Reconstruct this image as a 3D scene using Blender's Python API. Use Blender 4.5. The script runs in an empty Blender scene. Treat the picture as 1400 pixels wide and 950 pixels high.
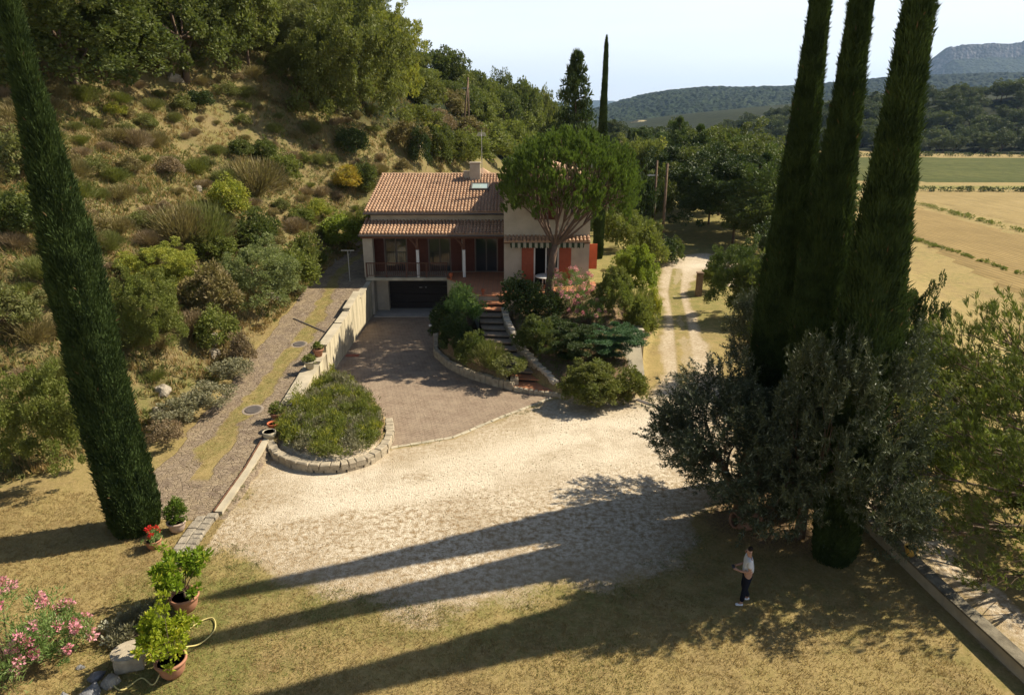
import bpy, math, random
import numpy as np
from mathutils import Vector, Matrix
PI = math.pi
SC = bpy.context.scene
COL = SC.collection
# ---------------------------------------------------------------- camera, world, sun, exposure
cam = bpy.data.objects.new('camera', bpy.data.cameras.new('camera'))
COL.objects.link(cam)
cam.data.sensor_width = 36.0
cam.data.lens = 24.0
cam.data.clip_start = 0.1
cam.data.clip_end = 40000
cam.location = (0, 0, 12.5)
cam.rotation_euler = (math.radians(90 - 18.66), 0, 0)
SC.camera = cam
SUN_EL, SUN_DIR = math.radians(43.5), (0.941, 0.337)
sun = bpy.data.objects.new('sun', bpy.data.lights.new('sun', 'SUN'))
COL.objects.link(sun)
sun.data.energy = 5.0
sun.data.angle = math.radians(0.53)
sun.data.color = (1.0, 0.89, 0.71)
sun.rotation_euler = Vector((SUN_DIR[0] * math.cos(SUN_EL), SUN_DIR[1] * math.cos(SUN_EL), math.sin(SUN_EL))).to_track_quat('Z', 'Y').to_euler()
world = bpy.data.worlds.new('World')
SC.world = world
world.use_nodes = True
wn, wl = world.node_tree.nodes, world.node_tree.links
wn.clear()
sky = wn.new('ShaderNodeTexSky')
sky.sky_type = 'NISHITA'
sky.sun_disc = False
sky.sun_elevation = SUN_EL
sky.sun_rotation = math.atan2(SUN_DIR[0], SUN_DIR[1])
sky.altitude = 400
sky.air_density = 1.0
sky.dust_density = 1.6
sky.ozone_density = 1.2
wbg = wn.new('ShaderNodeBackground')
wbg.inputs['Strength'].default_value = 0.06
wout = wn.new('ShaderNodeOutputWorld')
# thin pale veil of high cloud mixed into the sky
wtc = wn.new('ShaderNodeTexCoord')
wmp = wn.new('ShaderNodeMapping'); wmp.inputs['Scale'].default_value = (1.2, 1.2, 9.0)
wnz = wn.new('ShaderNodeTexNoise'); wnz.inputs['Scale'].default_value = 1.6; wnz.inputs['Detail'].default_value = 6
wrp = wn.new('ShaderNodeMapRange'); wrp.inputs[1].default_value = 0.42; wrp.inputs[2].default_value = 0.75; wrp.inputs[3].default_value = 0.85; wrp.inputs[4].default_value = 1.0
wmx = wn.new('ShaderNodeMix'); wmx.data_type = 'RGBA'
wmx.inputs[7].default_value = (13.2, 13.9, 14.6, 1)
wl.new(wtc.outputs['Generated'], wmp.inputs[0]); wl.new(wmp.outputs[0], wnz.inputs[0]); wl.new(wnz.outputs[0], wrp.inputs[0])
wsp = wn.new('ShaderNodeSeparateXYZ'); wl.new(wtc.outputs['Generated'], wsp.inputs[0])
wel = wn.new('ShaderNodeMapRange'); wel.interpolation_type = 'SMOOTHSTEP'; wel.inputs[1].default_value = .10; wel.inputs[2].default_value = .36; wel.inputs[3].default_value = .95; wel.inputs[4].default_value = .0
wl.new(wsp.outputs[2], wel.inputs[0])
wml = wn.new('ShaderNodeMath'); wml.operation = 'MULTIPLY'; wl.new(wrp.outputs[0], wml.inputs[0]); wl.new(wel.outputs[0], wml.inputs[1])
wl.new(wml.outputs[0], wmx.inputs[0]); wl.new(sky.outputs[0], wmx.inputs[6]); wl.new(wmx.outputs[2], wbg.inputs[0]); wl.new(wbg.outputs[0], wout.inputs[0])
SC.view_settings.view_transform = 'Standard'
SC.view_settings.look = 'None'
SC.view_settings.gamma = 1
SC.view_settings.exposure = 0.7
SC.cycles.max_bounces = 8
SC.cycles.diffuse_bounces = 2
SC.cycles.glossy_bounces = 2
SC.cycles.transmission_bounces = 4
SC.cycles.transparent_max_bounces = 8
SC.cycles.volume_bounces = 0
SC.cycles.use_denoising = True

# ---------------------------------------------------------------- terrain functions
#TERRAIN-BEGIN
def _hash(ix, iy, s):
    h = (ix * 374761393 + iy * 668265263 + s * 974634777) & 0xffffffff
    h = ((h ^ (h >> 13)) * 1274126177) & 0xffffffff
    return ((h ^ (h >> 16)) & 0xffff) / 65535.0
def vnoise(x, y, sc=1.0, s=0):
    x = np.asarray(x, float) / sc; y = np.asarray(y, float) / sc
    ix = np.floor(x).astype(np.int64); iy = np.floor(y).astype(np.int64)
    fx = x - ix; fy = y - iy
    fx = fx * fx * (3 - 2 * fx); fy = fy * fy * (3 - 2 * fy)
    a = _hash(ix, iy, s); b = _hash(ix + 1, iy, s); c = _hash(ix, iy + 1, s); d = _hash(ix + 1, iy + 1, s)
    return (a + (b - a) * fx) * (1 - fy) + (c + (d - c) * fx) * fy
def fbm(x, y, sc, s=0, o=4):
    r = 0; a = 0.5; t = 0
    for k in range(o):
        r = r + a * vnoise(x, y, sc / 2 ** k, s + k * 7); t += a; a *= 0.55
    return r / t
def sst(a, b, x):
    t = np.clip((x - a) / (b - a), 0, 1)
    return t * t * (3 - 2 * t)
def sdf(poly, x, y):
    """signed distance to a polygon, positive inside"""
    x = np.asarray(x, float); y = np.asarray(y, float)
    d = np.full(x.shape, 1e9); ins = np.zeros(x.shape, bool)
    n = len(poly)
    for i in range(n):
        x0, y0 = poly[i]; x1, y1 = poly[(i + 1) % n]
        ex, ey = x1 - x0, y1 - y0
        t = np.clip(((x - x0) * ex + (y - y0) * ey) / (ex * ex + ey * ey), 0, 1)
        d = np.minimum(d, np.hypot(x - x0 - t * ex, y - y0 - t * ey))
        c = (y0 > y) != (y1 > y)
        with np.errstate(divide='ignore', invalid='ignore'):
            xi = x0 + (y - y0) * ex / (ey if ey != 0 else 1e-12)
        ins ^= (c & (x < xi))
    return np.where(ins, d, -d)
def pline(pts, x, y):
    x = np.asarray(x, float); y = np.asarray(y, float)
    d = np.full(x.shape, 1e9)
    for (x0, y0), (x1, y1) in zip(pts[:-1], pts[1:]):
        ex, ey = x1 - x0, y1 - y0
        t = np.clip(((x - x0) * ex + (y - y0) * ey) / (ex * ex + ey * ey), 0, 1)
        d = np.minimum(d, np.hypot(x - x0 - t * ex, y - y0 - t * ey))
    return d
RGARDEN = [(-0.35, 39), (-0.62, 36.8), (0.2, 33.7), (1.0, 31.5), (2.05, 29.8), (3.3, 28.8), (4.8, 29.2), (5.9, 29.7), (6.7, 32.5), (7.4, 36), (8.7, 39.5), (9.4, 43), (10.2, 50), (11.6, 58), (13, 70), (12, 85), (-8, 85), (-8, 48), (-.35, 48)]
LGARDEN = [(-4.9, 44.9), (-4.85, 42), (-4.15, 36), (-3.9, 35), (-2.3, 32.5), (-.3, 30.75), (0.1, 31.0), (-.95, 33.7), (-1.85, 36.8), (-1.95, 39.2), (-1.95, 44.9)]
PLANTER = [(-9.4, 31.6), (-9.75, 29), (-10.1, 26.2), (-9.65, 24.6), (-8.6, 23.3), (-7.4, 22.65), (-6.2, 22.6), (-5.3, 23.3), (-4.95, 24.8), (-5.3, 26.8), (-6.3, 29.0), (-7.8, 31.0), (-8.9, 32.2)]
GRAVEL = [(-9.75, 24.6), (-9.6, 17.9), (-8.87, 17.5), (-7.8, 16.56), (-6.2, 16.0), (-4.4, 15.5), (-2.8, 15.2), (-1, 15.1), (1, 15.3), (3.1, 16.1), (5, 17.1), (6.1, 19), (7.5, 20.5), (8.9, 22.8), (9.5, 26), (10.4, 31), (11.3, 36.5), (12.1, 42), (13.2, 50), (15.6, 56), (19, 58), (21.5, 62), (19, 66), (16, 64.5), (13.3, 60), (12.3, 56), (9.6, 42), (8.3, 36), (7.4, 32), (6.2, 30), (5, 29.4), (1.9, 29.75), (-.6, 27.3), (-2.4, 25.4), (-4.8, 24.5)]
PAVING = [(-5.0, 24.4), (-2.4, 25.4), (-.6, 27.3), (1.95, 29.75), (0, 30.55), (-2.3, 32.4), (-4, 35.0), (-4.85, 42.2), (-4.9, 44.9), (-9.3, 44.9), (-9.3, 31)]
ROADC = [(7.4, 28), (8.6, 31), (10.8, 42), (12.2, 50), (14.3, 58)]
LOWTRACK = [(16, 59), (18.6, 51), (18.2, 42), (15.5, 30), (13.4, 22), (12.9, 17), (13.5, 12), (14.6, 5), (16, -5)]
def T(x, y):
    x = np.asarray(x, float); y = np.asarray(y, float)
    z = np.zeros(np.broadcast(x, y).shape)
    # gentle unevenness of open ground
    z = z + 0.05 * (fbm(x, y, 5.0, 3) - .5) * sst(0, 3, np.abs(x + 9.5))
    ramp = np.interp(y, [0, 19.5, 23, 44, 60, 100, 200], [0, 0, .15, 2.4, 2.6, 1.5, 0])
    z = np.where(x < -9.45, ramp + .02 * (fbm(x, y, 1.5, 5) - .5), z)
    # house platform and gardens
    gy = np.interp(y, [28.5, 30, 33, 36, 39, 44, 60, 72, 85], [.12, .45, 1.1, 1.8, 2.35, 2.4, 2.5, 1.2, .2])
    sr = sdf(RGARDEN, x, y)
    z = np.maximum(z, np.minimum(gy, .1 + sr * np.where(x > 5.2, 1.0, 3.0)) * (sr > 0))
    ly = np.interp(y, [30.5, 31.5, 35, 39, 44], [.35, .55, 1.3, 2.1, 2.3])
    sl = sdf(LGARDEN, x, y)
    z = np.maximum(z, np.minimum(ly, .3 + sl * 1.3) * (sl > 0.12))
    sp = sdf(PLANTER, x, y)
    z = np.where((sp > .15), np.maximum(z, .33 + .1 * sst(0.1, 1.6, sp)), z)
    # valley side and floor on the right
    low = -.75 * sst(0.0, .35, x - np.interp(y, [0, 12.4, 17.8, 22], [12.8, 12.05, 11.55, 11.4])) * (1 - sst(17.5, 26, y))
    low = low + np.where(y > 17.5, -.75 * sst(0, 5, x - np.interp(y, [17, 26, 40, 57], [11.5, 12.5, 15, 17])) * (1 - sst(48, 60, y)), 0)
    xr = np.interp(y, [-20, 30, 60, 100, 200, 300], [16.5, 18.5, 24, 34, 48, 60])
    z = z + low - 4.4 * sst(0, 20, x - xr) - .6 * sst(20, 60, x - xr)
    # hillside on the left
    xb = np.interp(y, [-40, 0, 12, 17, 21, 25, 30, 45, 52, 58, 66, 76, 90, 110, 140, 200, 320], [-45, -34, -27, -22, -18, -14.2, -13.2, -12.7, -12.5, -11, -6, -1, 4, 8, 13, 20, 34])
    d = (xb - x)
    kx = np.interp(y, [0, 40, 50, 65, 80, 100, 130, 200, 400], [1, 1.05, 1.15, 1.32, 1.40, 1.28, 1.05, .9, .7])
    d = d * kx + (fbm(x, y, 9, 21) - .5) * 2.2 * sst(0, 4, d)
    p = np.interp(d, [0, .6, 1.5, 2.6, 5, 15, 30, 45, 70, 120, 400], [0, .35, 1.15, 1.7, 3.0, 8.8, 18.4, 27.0, 38, 50, 60])
    bank = np.interp(y, [0, 19, 26, 40, 50, 90], [.5, .6, 1, .9, .8, .6])
    z = z + p * np.interp(d, [0, 3, 10], [0, 1, 1]) * (bank + (1 - bank) * sst(2, 14, d)) * np.interp(y, [0, 110, 160, 250, 400], [1, 1, .9, .8, .5])
    z = z + sst(.5, 5, d) * ((fbm(x, y, 4, 31) - .5) * .9 + (fbm(x, y, 1.3, 37, 3) - .5) * .22)
    # wooded rise across the valley
    hx = np.interp(x, [70, 120, 165, 230, 330, 460, 900, 2000], [0, 2, 8, 21, 31, 42, 60, 80])
    yb2 = np.interp(x, [80, 150, 300, 500], [430, 400, 325, 250])
    z = z + hx * sst(0, 140, y - yb2) * (1 - .75 * sst(900, 1500, y)) + 9 * sst(600, 1100, y) * (fbm(x, y, 300, 9) - .35)
    return z
#TERRAIN-END

# ---------------------------------------------------------------- helpers
def tag(o, label=None, cat=None, group=None, kind=None):
    if label: o['label'] = label
    if cat: o['category'] = cat
    if group: o['group'] = group
    if kind: o['kind'] = kind
    return o
def mesh_np(name, V, Fq, mats, mi=None, smooth=False, attrs=None):
    """V (n,3); Fq (m,k) faces of equal size or a list of them"""
    me = bpy.data.meshes.new(name)
    V = np.asarray(V, np.float32)
    if isinstance(Fq, np.ndarray):
        k = Fq.shape[1]; m = Fq.shape[0]
        me.vertices.add(len(V)); me.vertices.foreach_set('co', V.ravel())
        me.loops.add(m * k); me.loops.foreach_set('vertex_index', Fq.astype(np.int32).ravel())
        me.polygons.add(m)
        me.polygons.foreach_set('loop_start', np.arange(0, m * k, k, dtype=np.int32))
        me.polygons.foreach_set('loop_total', np.full(m, k, dtype=np.int32))
    else:
        me.from_pydata([tuple(v) for v in V.tolist()], [], Fq)
    if mi is not None: me.polygons.foreach_set('material_index', np.asarray(mi, np.int32))
    me.polygons.foreach_set('use_smooth', np.full(len(me.polygons), bool(smooth)))
    for a, (dom, typ, arr) in (attrs or {}).items():
        at = me.attributes.new(a, typ, dom)
        at.data.foreach_set('value' if typ == 'FLOAT' else 'color', np.asarray(arr, np.float32).ravel())
    for m_ in (mats if isinstance(mats, (list, tuple)) else [mats]): me.materials.append(m_)
    me.update(calc_edges=True)
    me.validate()
    return me
def link(name, me, parent=None, loc=(0, 0, 0), rot=(0, 0, 0), scale=(1, 1, 1)):
    o = bpy.data.objects.new(name, me)
    COL.objects.link(o)
    o.location = loc; o.rotation_euler = rot; o.scale = scale
    if parent: o.parent = parent
    return o
def empty(name, loc=(0, 0, 0), rz=0, **k):
    o = link(name, None, None, loc, (0, 0, rz))
    o.empty_display_size = .3
    return tag(o, **k)
class MB:
    """collects solids into one mesh"""
    def __init__(s): s.v = []; s.f = []; s.m = []
    def add(s, vs, fs, mi=0):
        b = len(s.v); s.v += [tuple(v) for v in vs]; s.f += [tuple(b + i for i in f) for f in fs]; s.m += [mi] * len(fs); return s
    def box(s, x0, x1, y0, y1, z0, z1, mi=0, bev=0):
        if bev:
            b = bev
            v = []
            for z, i in ((z0, b), (z0 + b, 0), (z1 - b, 0), (z1, b)):
                v += [(x0 + i, y0 + i, z), (x1 - i, y0 + i, z), (x1 - i, y1 - i, z), (x0 + i, y1 - i, z)]
            f = [(3, 2, 1, 0), (12, 13, 14, 15)]
            for k in range(3):
                for j in range(4): f.append((k * 4 + j, k * 4 + (j + 1) % 4, k * 4 + 4 + (j + 1) % 4, k * 4 + 4 + j))
            return s.add(v, f, mi)
        v = [(x0, y0, z0), (x1, y0, z0), (x1, y1, z0), (x0, y1, z0), (x0, y0, z1), (x1, y0, z1), (x1, y1, z1), (x0, y1, z1)]
        return s.add(v, [(3, 2, 1, 0), (4, 5, 6, 7), (0, 1, 5, 4), (1, 2, 6, 5), (2, 3, 7, 6), (3, 0, 4, 7)], mi)
    def prism(s, poly, z0, z1, mi=0):
        """poly counter-clockwise; z0/z1 numbers or lists"""
        n = len(poly)
        a = z0 if isinstance(z0, (list, tuple)) else [z0] * n
        b = z1 if isinstance(z1, (list, tuple)) else [z1] * n
        v = [(p[0], p[1], a[i]) for i, p in enumerate(poly)] + [(p[0], p[1], b[i]) for i, p in enumerate(poly)]
        f = [tuple(range(n - 1, -1, -1)), tuple(range(n, 2 * n))] + [(i, (i + 1) % n, n + (i + 1) % n, n + i) for i in range(n)]
        return s.add(v, f, mi)
    def tube(s, pts, rad, seg=8, mi=0, cap=True):
        pts = [Vector(p) for p in pts]
        rad = rad if isinstance(rad, (list, tuple)) else [rad] * len(pts)
        vs = []; up = Vector((0, 0, 1))
        u = None
        for i, p in enumerate(pts):
            d = (pts[min(i + 1, len(pts) - 1)] - pts[max(i - 1, 0)])
            if d.length < 1e-9: d = Vector((0, 0, 1))
            d.normalize()
            if u is None:
                u = d.cross(up) if abs(d.z) < .95 else d.cross(Vector((1, 0, 0)))
            else:
                u = u - d * u.dot(d)
            if u.length < 1e-6: u = d.orthogonal()
            u.normalize(); w = d.cross(u)
            for k in range(seg):
                a = 2 * PI * k / seg
                vs.append(p + (u * math.cos(a) + w * math.sin(a)) * rad[i])
        f = []
        for i in range(len(pts) - 1):
            for k in range(seg):
                f.append((i * seg + k, i * seg + (k + 1) % seg, (i + 1) * seg + (k + 1) % seg, (i + 1) * seg + k))
        if cap:
            f.append(tuple(range(seg - 1, -1, -1))); f.append(tuple((len(pts) - 1) * seg + k for k in range(seg)))
        return s.add(vs, f, mi)
    def lathe(s, prof, seg=20, c=(0, 0, 0), mi=0):
        vs = []
        for r, z in prof:
            for k in range(seg):
                a = 2 * PI * k / seg
                vs.append((c[0] + r * math.cos(a), c[1] + r * math.sin(a), c[2] + z))
        f = []
        for i in range(len(prof) - 1):
            for k in range(seg): f.append((i * seg + k, i * seg + (k + 1) % seg, (i + 1) * seg + (k + 1) % seg, (i + 1) * seg + k))
        if prof[0][0] > 1e-4: f.append(tuple(range(seg - 1, -1, -1)))
        return s.add(vs, f, mi)
    def mesh(s, name, mats, smooth=False):
        me = bpy.data.meshes.new(name)
        me.from_pydata(s.v, [], s.f)
        for m in (mats if isinstance(mats, (list, tuple)) else [mats]): me.materials.append(m)
        me.polygons.foreach_set('material_index', s.m)
        me.polygons.foreach_set('use_smooth', [smooth] * len(s.f))
        me.update(); me.validate()
        return me
    def build(s, name, mats, parent=None, smooth=False, loc=(0, 0, 0), rot=(0, 0, 0)):
        return link(name, s.mesh(name, mats, smooth), parent, loc, rot)
def copy_tree(o, parent=None):
    c = o.copy(); COL.objects.link(c)
    if parent: c.parent = parent
    for ch in [q for q in COL.objects if q.parent == o and q.name in COL.objects and q is not c]:
        copy_tree(ch, c)
    return c

# ---------------------------------------------------------------- materials
class NT:
    def __init__(s, name, rough=.9, spec=.2):
        s.m = bpy.data.materials.new(name); s.m.use_nodes = True
        s.n = s.m.node_tree.nodes; s.l = s.m.node_tree.links
        s.n.clear()
        s.out = s.n.new('ShaderNodeOutputMaterial')
        s.p = s.n.new('ShaderNodeBsdfPrincipled')
        s.p.inputs['Roughness'].default_value = rough
        s.p.inputs['Specular IOR Level'].default_value = spec
        s.l.new(s.p.outputs[0], s.out.inputs[0])
    def put(s, sock, v):
        if v is None: return
        if isinstance(v, bpy.types.NodeSocket): s.l.new(v, sock)
        elif isinstance(v, (tuple, list)):
            sock.default_value = tuple(v) + ((1,) if len(v) == 3 and len(sock.default_value) == 4 else ())
        else: sock.default_value = v
    def geo(s, k='Position'): return s.node('ShaderNodeNewGeometry').outputs[k]
    def node(s, t): return s.n.new(t)
    def obj(s): return s.node('ShaderNodeTexCoord').outputs['Object']
    def rnd(s): return s.node('ShaderNodeObjectInfo').outputs['Random']
    def map(s, v, sc=(1, 1, 1), rz=0, loc=(0, 0, 0)):
        n = s.node('ShaderNodeMapping'); s.put(n.inputs[0], v); n.inputs['Scale'].default_value = sc; n.inputs['Rotation'].default_value = (0, 0, rz); n.inputs['Location'].default_value = loc
        return n.outputs[0]
    def noise(s, v, sc, det=4, rough=.6, col=False, dist=0):
        n = s.node('ShaderNodeTexNoise'); s.put(n.inputs['Vector'], v); n.inputs['Scale'].default_value = sc
        n.inputs['Detail'].default_value = det; n.inputs['Roughness'].default_value = rough; n.inputs['Distortion'].default_value = dist
        return n.outputs['Color' if col else 'Fac']
    def vor(s, v, sc, feat='F1', out='Distance', rnd=1):
        n = s.node('ShaderNodeTexVoronoi'); n.feature = feat; s.put(n.inputs['Vector'], v); n.inputs['Scale'].default_value = sc; n.inputs['Randomness'].default_value = rnd
        return n.outputs[out]
    def brick(s, v, sc, c1, c2, mo, w=.5, h=.25, msz=.02, off=.5):
        n = s.node('ShaderNodeTexBrick'); s.put(n.inputs['Vector'], v); n.inputs['Scale'].default_value = sc
        s.put(n.inputs['Color1'], c1); s.put(n.inputs['Color2'], c2); s.put(n.inputs['Mortar'], mo)
        n.inputs['Brick Width'].default_value = w; n.inputs['Row Height'].default_value = h; n.inputs['Mortar Size'].default_value = msz; n.offset = off
        return n.outputs['Color'], n.outputs['Fac']
    def mr(s, v, a, b, c=0, d=1, cl=True):
        n = s.node('ShaderNodeMapRange'); s.put(n.inputs[0], v)
        for i, q in enumerate((a, b, c, d)): n.inputs[i + 1].default_value = q
        n.clamp = cl
        return n.outputs[0]
    def math(s, op, a, b=0.0, clamp=False):
        n = s.node('ShaderNodeMath'); n.operation = op; s.put(n.inputs[0], a); s.put(n.inputs[1], b); n.use_clamp = clamp
        return n.outputs[0]
    def mix(s, f, a, b, mode='MIX'):
        n = s.node('ShaderNodeMix'); n.data_type = 'RGBA'; n.blend_type = mode
        s.put(n.inputs[0], f); s.put(n.inputs[6], a); s.put(n.inputs[7], b)
        return n.outputs[2]
    def attr(s, name, out='Fac'):
        n = s.node('ShaderNodeAttribute'); n.attribute_name = name; return n.outputs[out]
    def sep(s, v):
        n = s.node('ShaderNodeSeparateColor'); s.put(n.inputs[0], v); return n.outputs[0], n.outputs[1], n.outputs[2]
    def bump(s, h, st=.5, dist=.02):
        n = s.node('ShaderNodeBump'); n.inputs['Strength'].default_value = st; n.inputs['Distance'].default_value = dist
        s.put(n.inputs['Height'], h); s.l.new(n.outputs[0], s.p.inputs['Normal'])
    def color(s, c): s.put(s.p.inputs['Base Color'], c); return s.m
def plain(name, c, rough=.7, spec=.3, var=.12, sc=6.0, metal=0, bump=.15, bd=.01):
    t = NT(name, rough, spec)
    n = t.noise(t.obj(), sc, 5)
    c2 = tuple(q * (1 - 2.2 * var) for q in c)
    t.color(t.mix(t.mr(n, .35, .7), c, c2)); t.p.inputs['Metallic'].default_value = metal
    if bump: t.bump(t.noise(t.obj(), sc * 6, 4), bump, bd)
    return t.m
def leafmat(name, c1, c2, c3=None, tr=.35, sc=1.2, dry=0.0, rough=.55, spec=.25):
    """c1 main, c2 alternate clumps, c3 dry or flowering bits on some leaves"""
    t = NT(name, rough, spec)
    var = t.attr('var')
    cl = t.noise(t.geo(), sc, 3)
    c = t.mix(t.mr(cl, .38, .62), c1, c2)
    c = t.mix(t.mr(var, 0, 1, 0, .45), c, tuple(q * .5 for q in c1))
    c = t.mix(t.mr(t.rnd(), 0, 1, 0, .3), c, c2)
    if c3: c = t.mix(t.math('GREATER_THAN', var, 1 - dry), c, c3)
    t.put(t.p.inputs['Base Color'], c)
    tb = t.node('ShaderNodeBsdfTranslucent')
    t.put(tb.inputs[0], t.mix(.5, c, t.mix(1.0, c, (1.25, 1.35, .45), 'MULTIPLY')))
    ms = t.node('ShaderNodeMixShader'); ms.inputs[0].default_value = tr
    t.l.new(t.p.outputs[0], ms.inputs[1]); t.l.new(tb.outputs[0], ms.inputs[2]); t.l.new(ms.outputs[0], t.out.inputs[0])
    return t.m
def ground_material():
    t = NT('ground', .95, .08)
    P = t.geo()
    g, pv, pa = t.sep(t.attr('za', 'Color'))
    gr, hi, so = t.sep(t.attr('zb', 'Color'))
    nb = t.noise(P, .35, 5); nm = t.noise(P, 1.6, 5, .65); nf = t.noise(P, 9, 5, .75); nff = t.noise(P, 38, 3, .7)
    # dry lawn
    lawn = t.mix(t.mr(nm, .3, .7), (.37, .28, .115), (.25, .205, .075))
    lawn = t.mix(t.mr(t.noise(P, .55, 6, .7), .48, .6, 0, .75), lawn, (.23, .17, .075))
    lawn = t.mix(t.mr(nf, .45, .75), lawn, (.46, .34, .16))
    lawn = t.mix(t.mr(nff, .52, .75, 0, .7), lawn, (.17, .13, .06))
    gm = t.mr(t.math('ADD', gr, t.math('MULTIPLY', t.math('SUBTRACT', nm, .5), 1.1)), .25, .8)
    gcol = t.mix(t.mr(nf, .35, .7), (.13, .145, .04), (.27, .24, .08))
    lawn = t.mix(gm, lawn, gcol)
    # hillside
    hc = t.mix(t.mr(nb, .35, .65), (.235, .175, .085), (.155, .14, .055))
    hc = t.mix(t.mr(nm, .42, .62), hc, (.165, .16, .05)); n3 = t.noise(P, .8, 5, .7); hc = t.mix(t.mr(n3, .5, .66, 0, .8), hc, (.21, .15, .085))
    hc = t.mix(t.mr(nf, .5, .8), hc, (.30, .225, .11))
    hc = t.mix(t.mr(nff, .5, .8, 0, .7), hc, (.13, .10, .05))
    c = t.mix(hi, lawn, hc)
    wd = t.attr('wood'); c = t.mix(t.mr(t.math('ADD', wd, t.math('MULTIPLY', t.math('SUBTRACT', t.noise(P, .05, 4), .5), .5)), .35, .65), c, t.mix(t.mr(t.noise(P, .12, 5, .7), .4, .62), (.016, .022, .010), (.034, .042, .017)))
    # bare soil, leaf litter
    sc = t.mix(t.mr(nf, .35, .7), (.17, .115, .065), (.28, .2, .12))
    c = t.mix(t.mr(t.math('ADD', so, t.math('MULTIPLY', t.math('SUBTRACT', nm, .5), .8)), .3, .7), c, sc)
    # paving (driveway)
    bc, bf = t.brick(t.map(P, rz=.5), 1.0, (.34, .255, .185), (.27, .2, .145), (.15, .115, .08), .26, .14, .012)
    bc = t.mix(t.mr(nm, .35, .75, 0, .75), bc, (.42, .335, .24))
    bc = t.mix(t.mr(nf, .5, .8, 0, .5), bc, (.2, .15, .1))
    edge = lambda a: t.mr(t.math('ADD', a, t.math('MULTIPLY', t.math('SUBTRACT', nf, .5), .35)), .42, .58)
    pvm = edge(pv)
    c = t.mix(pvm, c, bc)
    # stone-laid ramp path
    vd = t.vor(t.map(P, (1, 1.3, 1)), 5.5, 'DISTANCE_TO_EDGE'); vc = t.vor(t.map(P, (1, 1.3, 1)), 5.5, 'F1', 'Color')
    vs, _, _ = t.sep(vc)
    pc = t.mix(vs, (.20, .15, .11), (.33, .26, .185))
    pc = t.mix(t.mr(vd, 0, .07, 1, 0), pc, (.15, .115, .07))
    pc = t.mix(t.mr(nm, .4, .75, 0, .6), pc, (.42, .33, .2))
    pam = edge(pa)
    c = t.mix(pam, c, pc)
    # gravel
    gd = t.vor(P, 24, 'F1', 'Distance'); gcc, _, _ = t.sep(t.vor(P, 24, 'F1', 'Color'))
    gk = t.mix(gcc, (.80, .71, .56), (.66, .57, .43))
    gk = t.mix(t.mr(gd, .35, .75, 0, .35), gk, (.34, .27, .17))
    wear = t.math('ADD', nb, t.math('MULTIPLY', nm, .5))
    gk = t.mix(t.mr(wear, .72, .9, 0, .45), gk, (.36, .28, .18))
    gk = t.mix(t.mr(nf, .60, .7, 0, .3), gk, (.30, .23, .13))
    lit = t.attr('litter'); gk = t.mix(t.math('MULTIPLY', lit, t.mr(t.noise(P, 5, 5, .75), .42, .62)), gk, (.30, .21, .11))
    gk = t.mix(t.mr(g, .5, .95, .8, 0), gk, (.40, .31, .19))
    gvm = t.mr(t.math('ADD', g, t.math('MULTIPLY', t.math('SUBTRACT', nf, .5), .9)), .38, .62)
    c = t.mix(gvm, c, gk)
    t.put(t.p.inputs['Base Color'], c)
    # relief
    h = t.math('ADD', t.math('MULTIPLY', nf, .6), t.math('MULTIPLY', nff, .7))
    h = t.math('ADD', h, t.math('MULTIPLY', t.math('MULTIPLY', gd, gvm), -.45))
    h = t.math('ADD', h, t.math('MULTIPLY', t.math('MULTIPLY', bf, pvm), -.5))
    h = t.math('ADD', h, t.math('MULTIPLY', t.math('MULTIPLY', t.mr(vd, 0, .08), pam), .6))
    t.bump(h, .85, .05)
    return t.m
GROUND = ground_material()

# ---------------------------------------------------------------- the ground, one grid split into its zones
def axis(lo, hi, step, far_lo, far_hi, g=1.05):
    a = list(np.arange(lo, hi + 1e-6, step)); s = step; v = a[-1]
    while v < far_hi: s *= g; v += s; a.append(v)
    s = step; v = a[0]; b = []
    while v > far_lo: s *= g; v -= s; b.append(v)
    return np.array(b[::-1] + a)
gx = axis(-26, 14.4, .16, -11000, 11000, 1.045)
gyy = axis(9.4, 48, .16, -120, 12000, 1.045)
X, Y = np.meshgrid(gx, gyy)
Z = T(X, Y)
gn = fbm(X, Y, 1.2, 55)
s_gr = sdf(GRAVEL, X, Y) + (gn - .5) * .9 + (fbm(X, Y, 1.6, 222) - .5) * 2.4 * (Y < 22)
tw = .4 * (1 - sst(.3, .6, pline(ROADC, X, Y))) * (Y > 29)                   # grassy crown between the wheel tracks
tw2 = (1 - sst(.3, .6, pline(LOWTRACK, X, Y)))
gravel = sst(np.where(Y < 22, -1.2, -.6), np.where(Y < 22, 1.0, .6), s_gr) * (1 - .85 * tw)
gravel = np.where(s_gr > 1.2, np.minimum(1, .75 + .25 * sst(.8, 3.2, s_gr)), gravel * .75) * (1 - .85 * tw)
gravel = np.maximum(gravel, .85 * (1 - sst(1.2, 1.7, pline(LOWTRACK, X, Y) + (gn - .5) * .5)) * (1 - .35 * tw2))
s_pl = sdf(PLANTER, X, Y)
paver = sst(-.08, .08, sdf(PAVING, X, Y)) * (s_pl < .1)
gravel = gravel * (1 - paver)
strip = (1 - sst(.25, .75, np.abs(X + 11.45 - .35 * np.sin(Y * .23)) + (gn - .5) * .5 + (fbm(X, Y, .7, 15) - .5) * .7)) * sst(22.3, 23.6, Y)
strip2 = (1 - sst(.3, .5, np.abs(X + 11.3) + (gn - .5) * .4)) * (1 - sst(24.5, 25.5, Y)) * sst(21.2, 22, Y)
path = sst(-.1, .1, np.minimum(np.minimum(X + 13.05 + (gn - .5) * .5, -9.35 - X), np.minimum(Y - 19.4 + (gn - .5) * .3, 60 - Y))) * (s_pl < .1)
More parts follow.
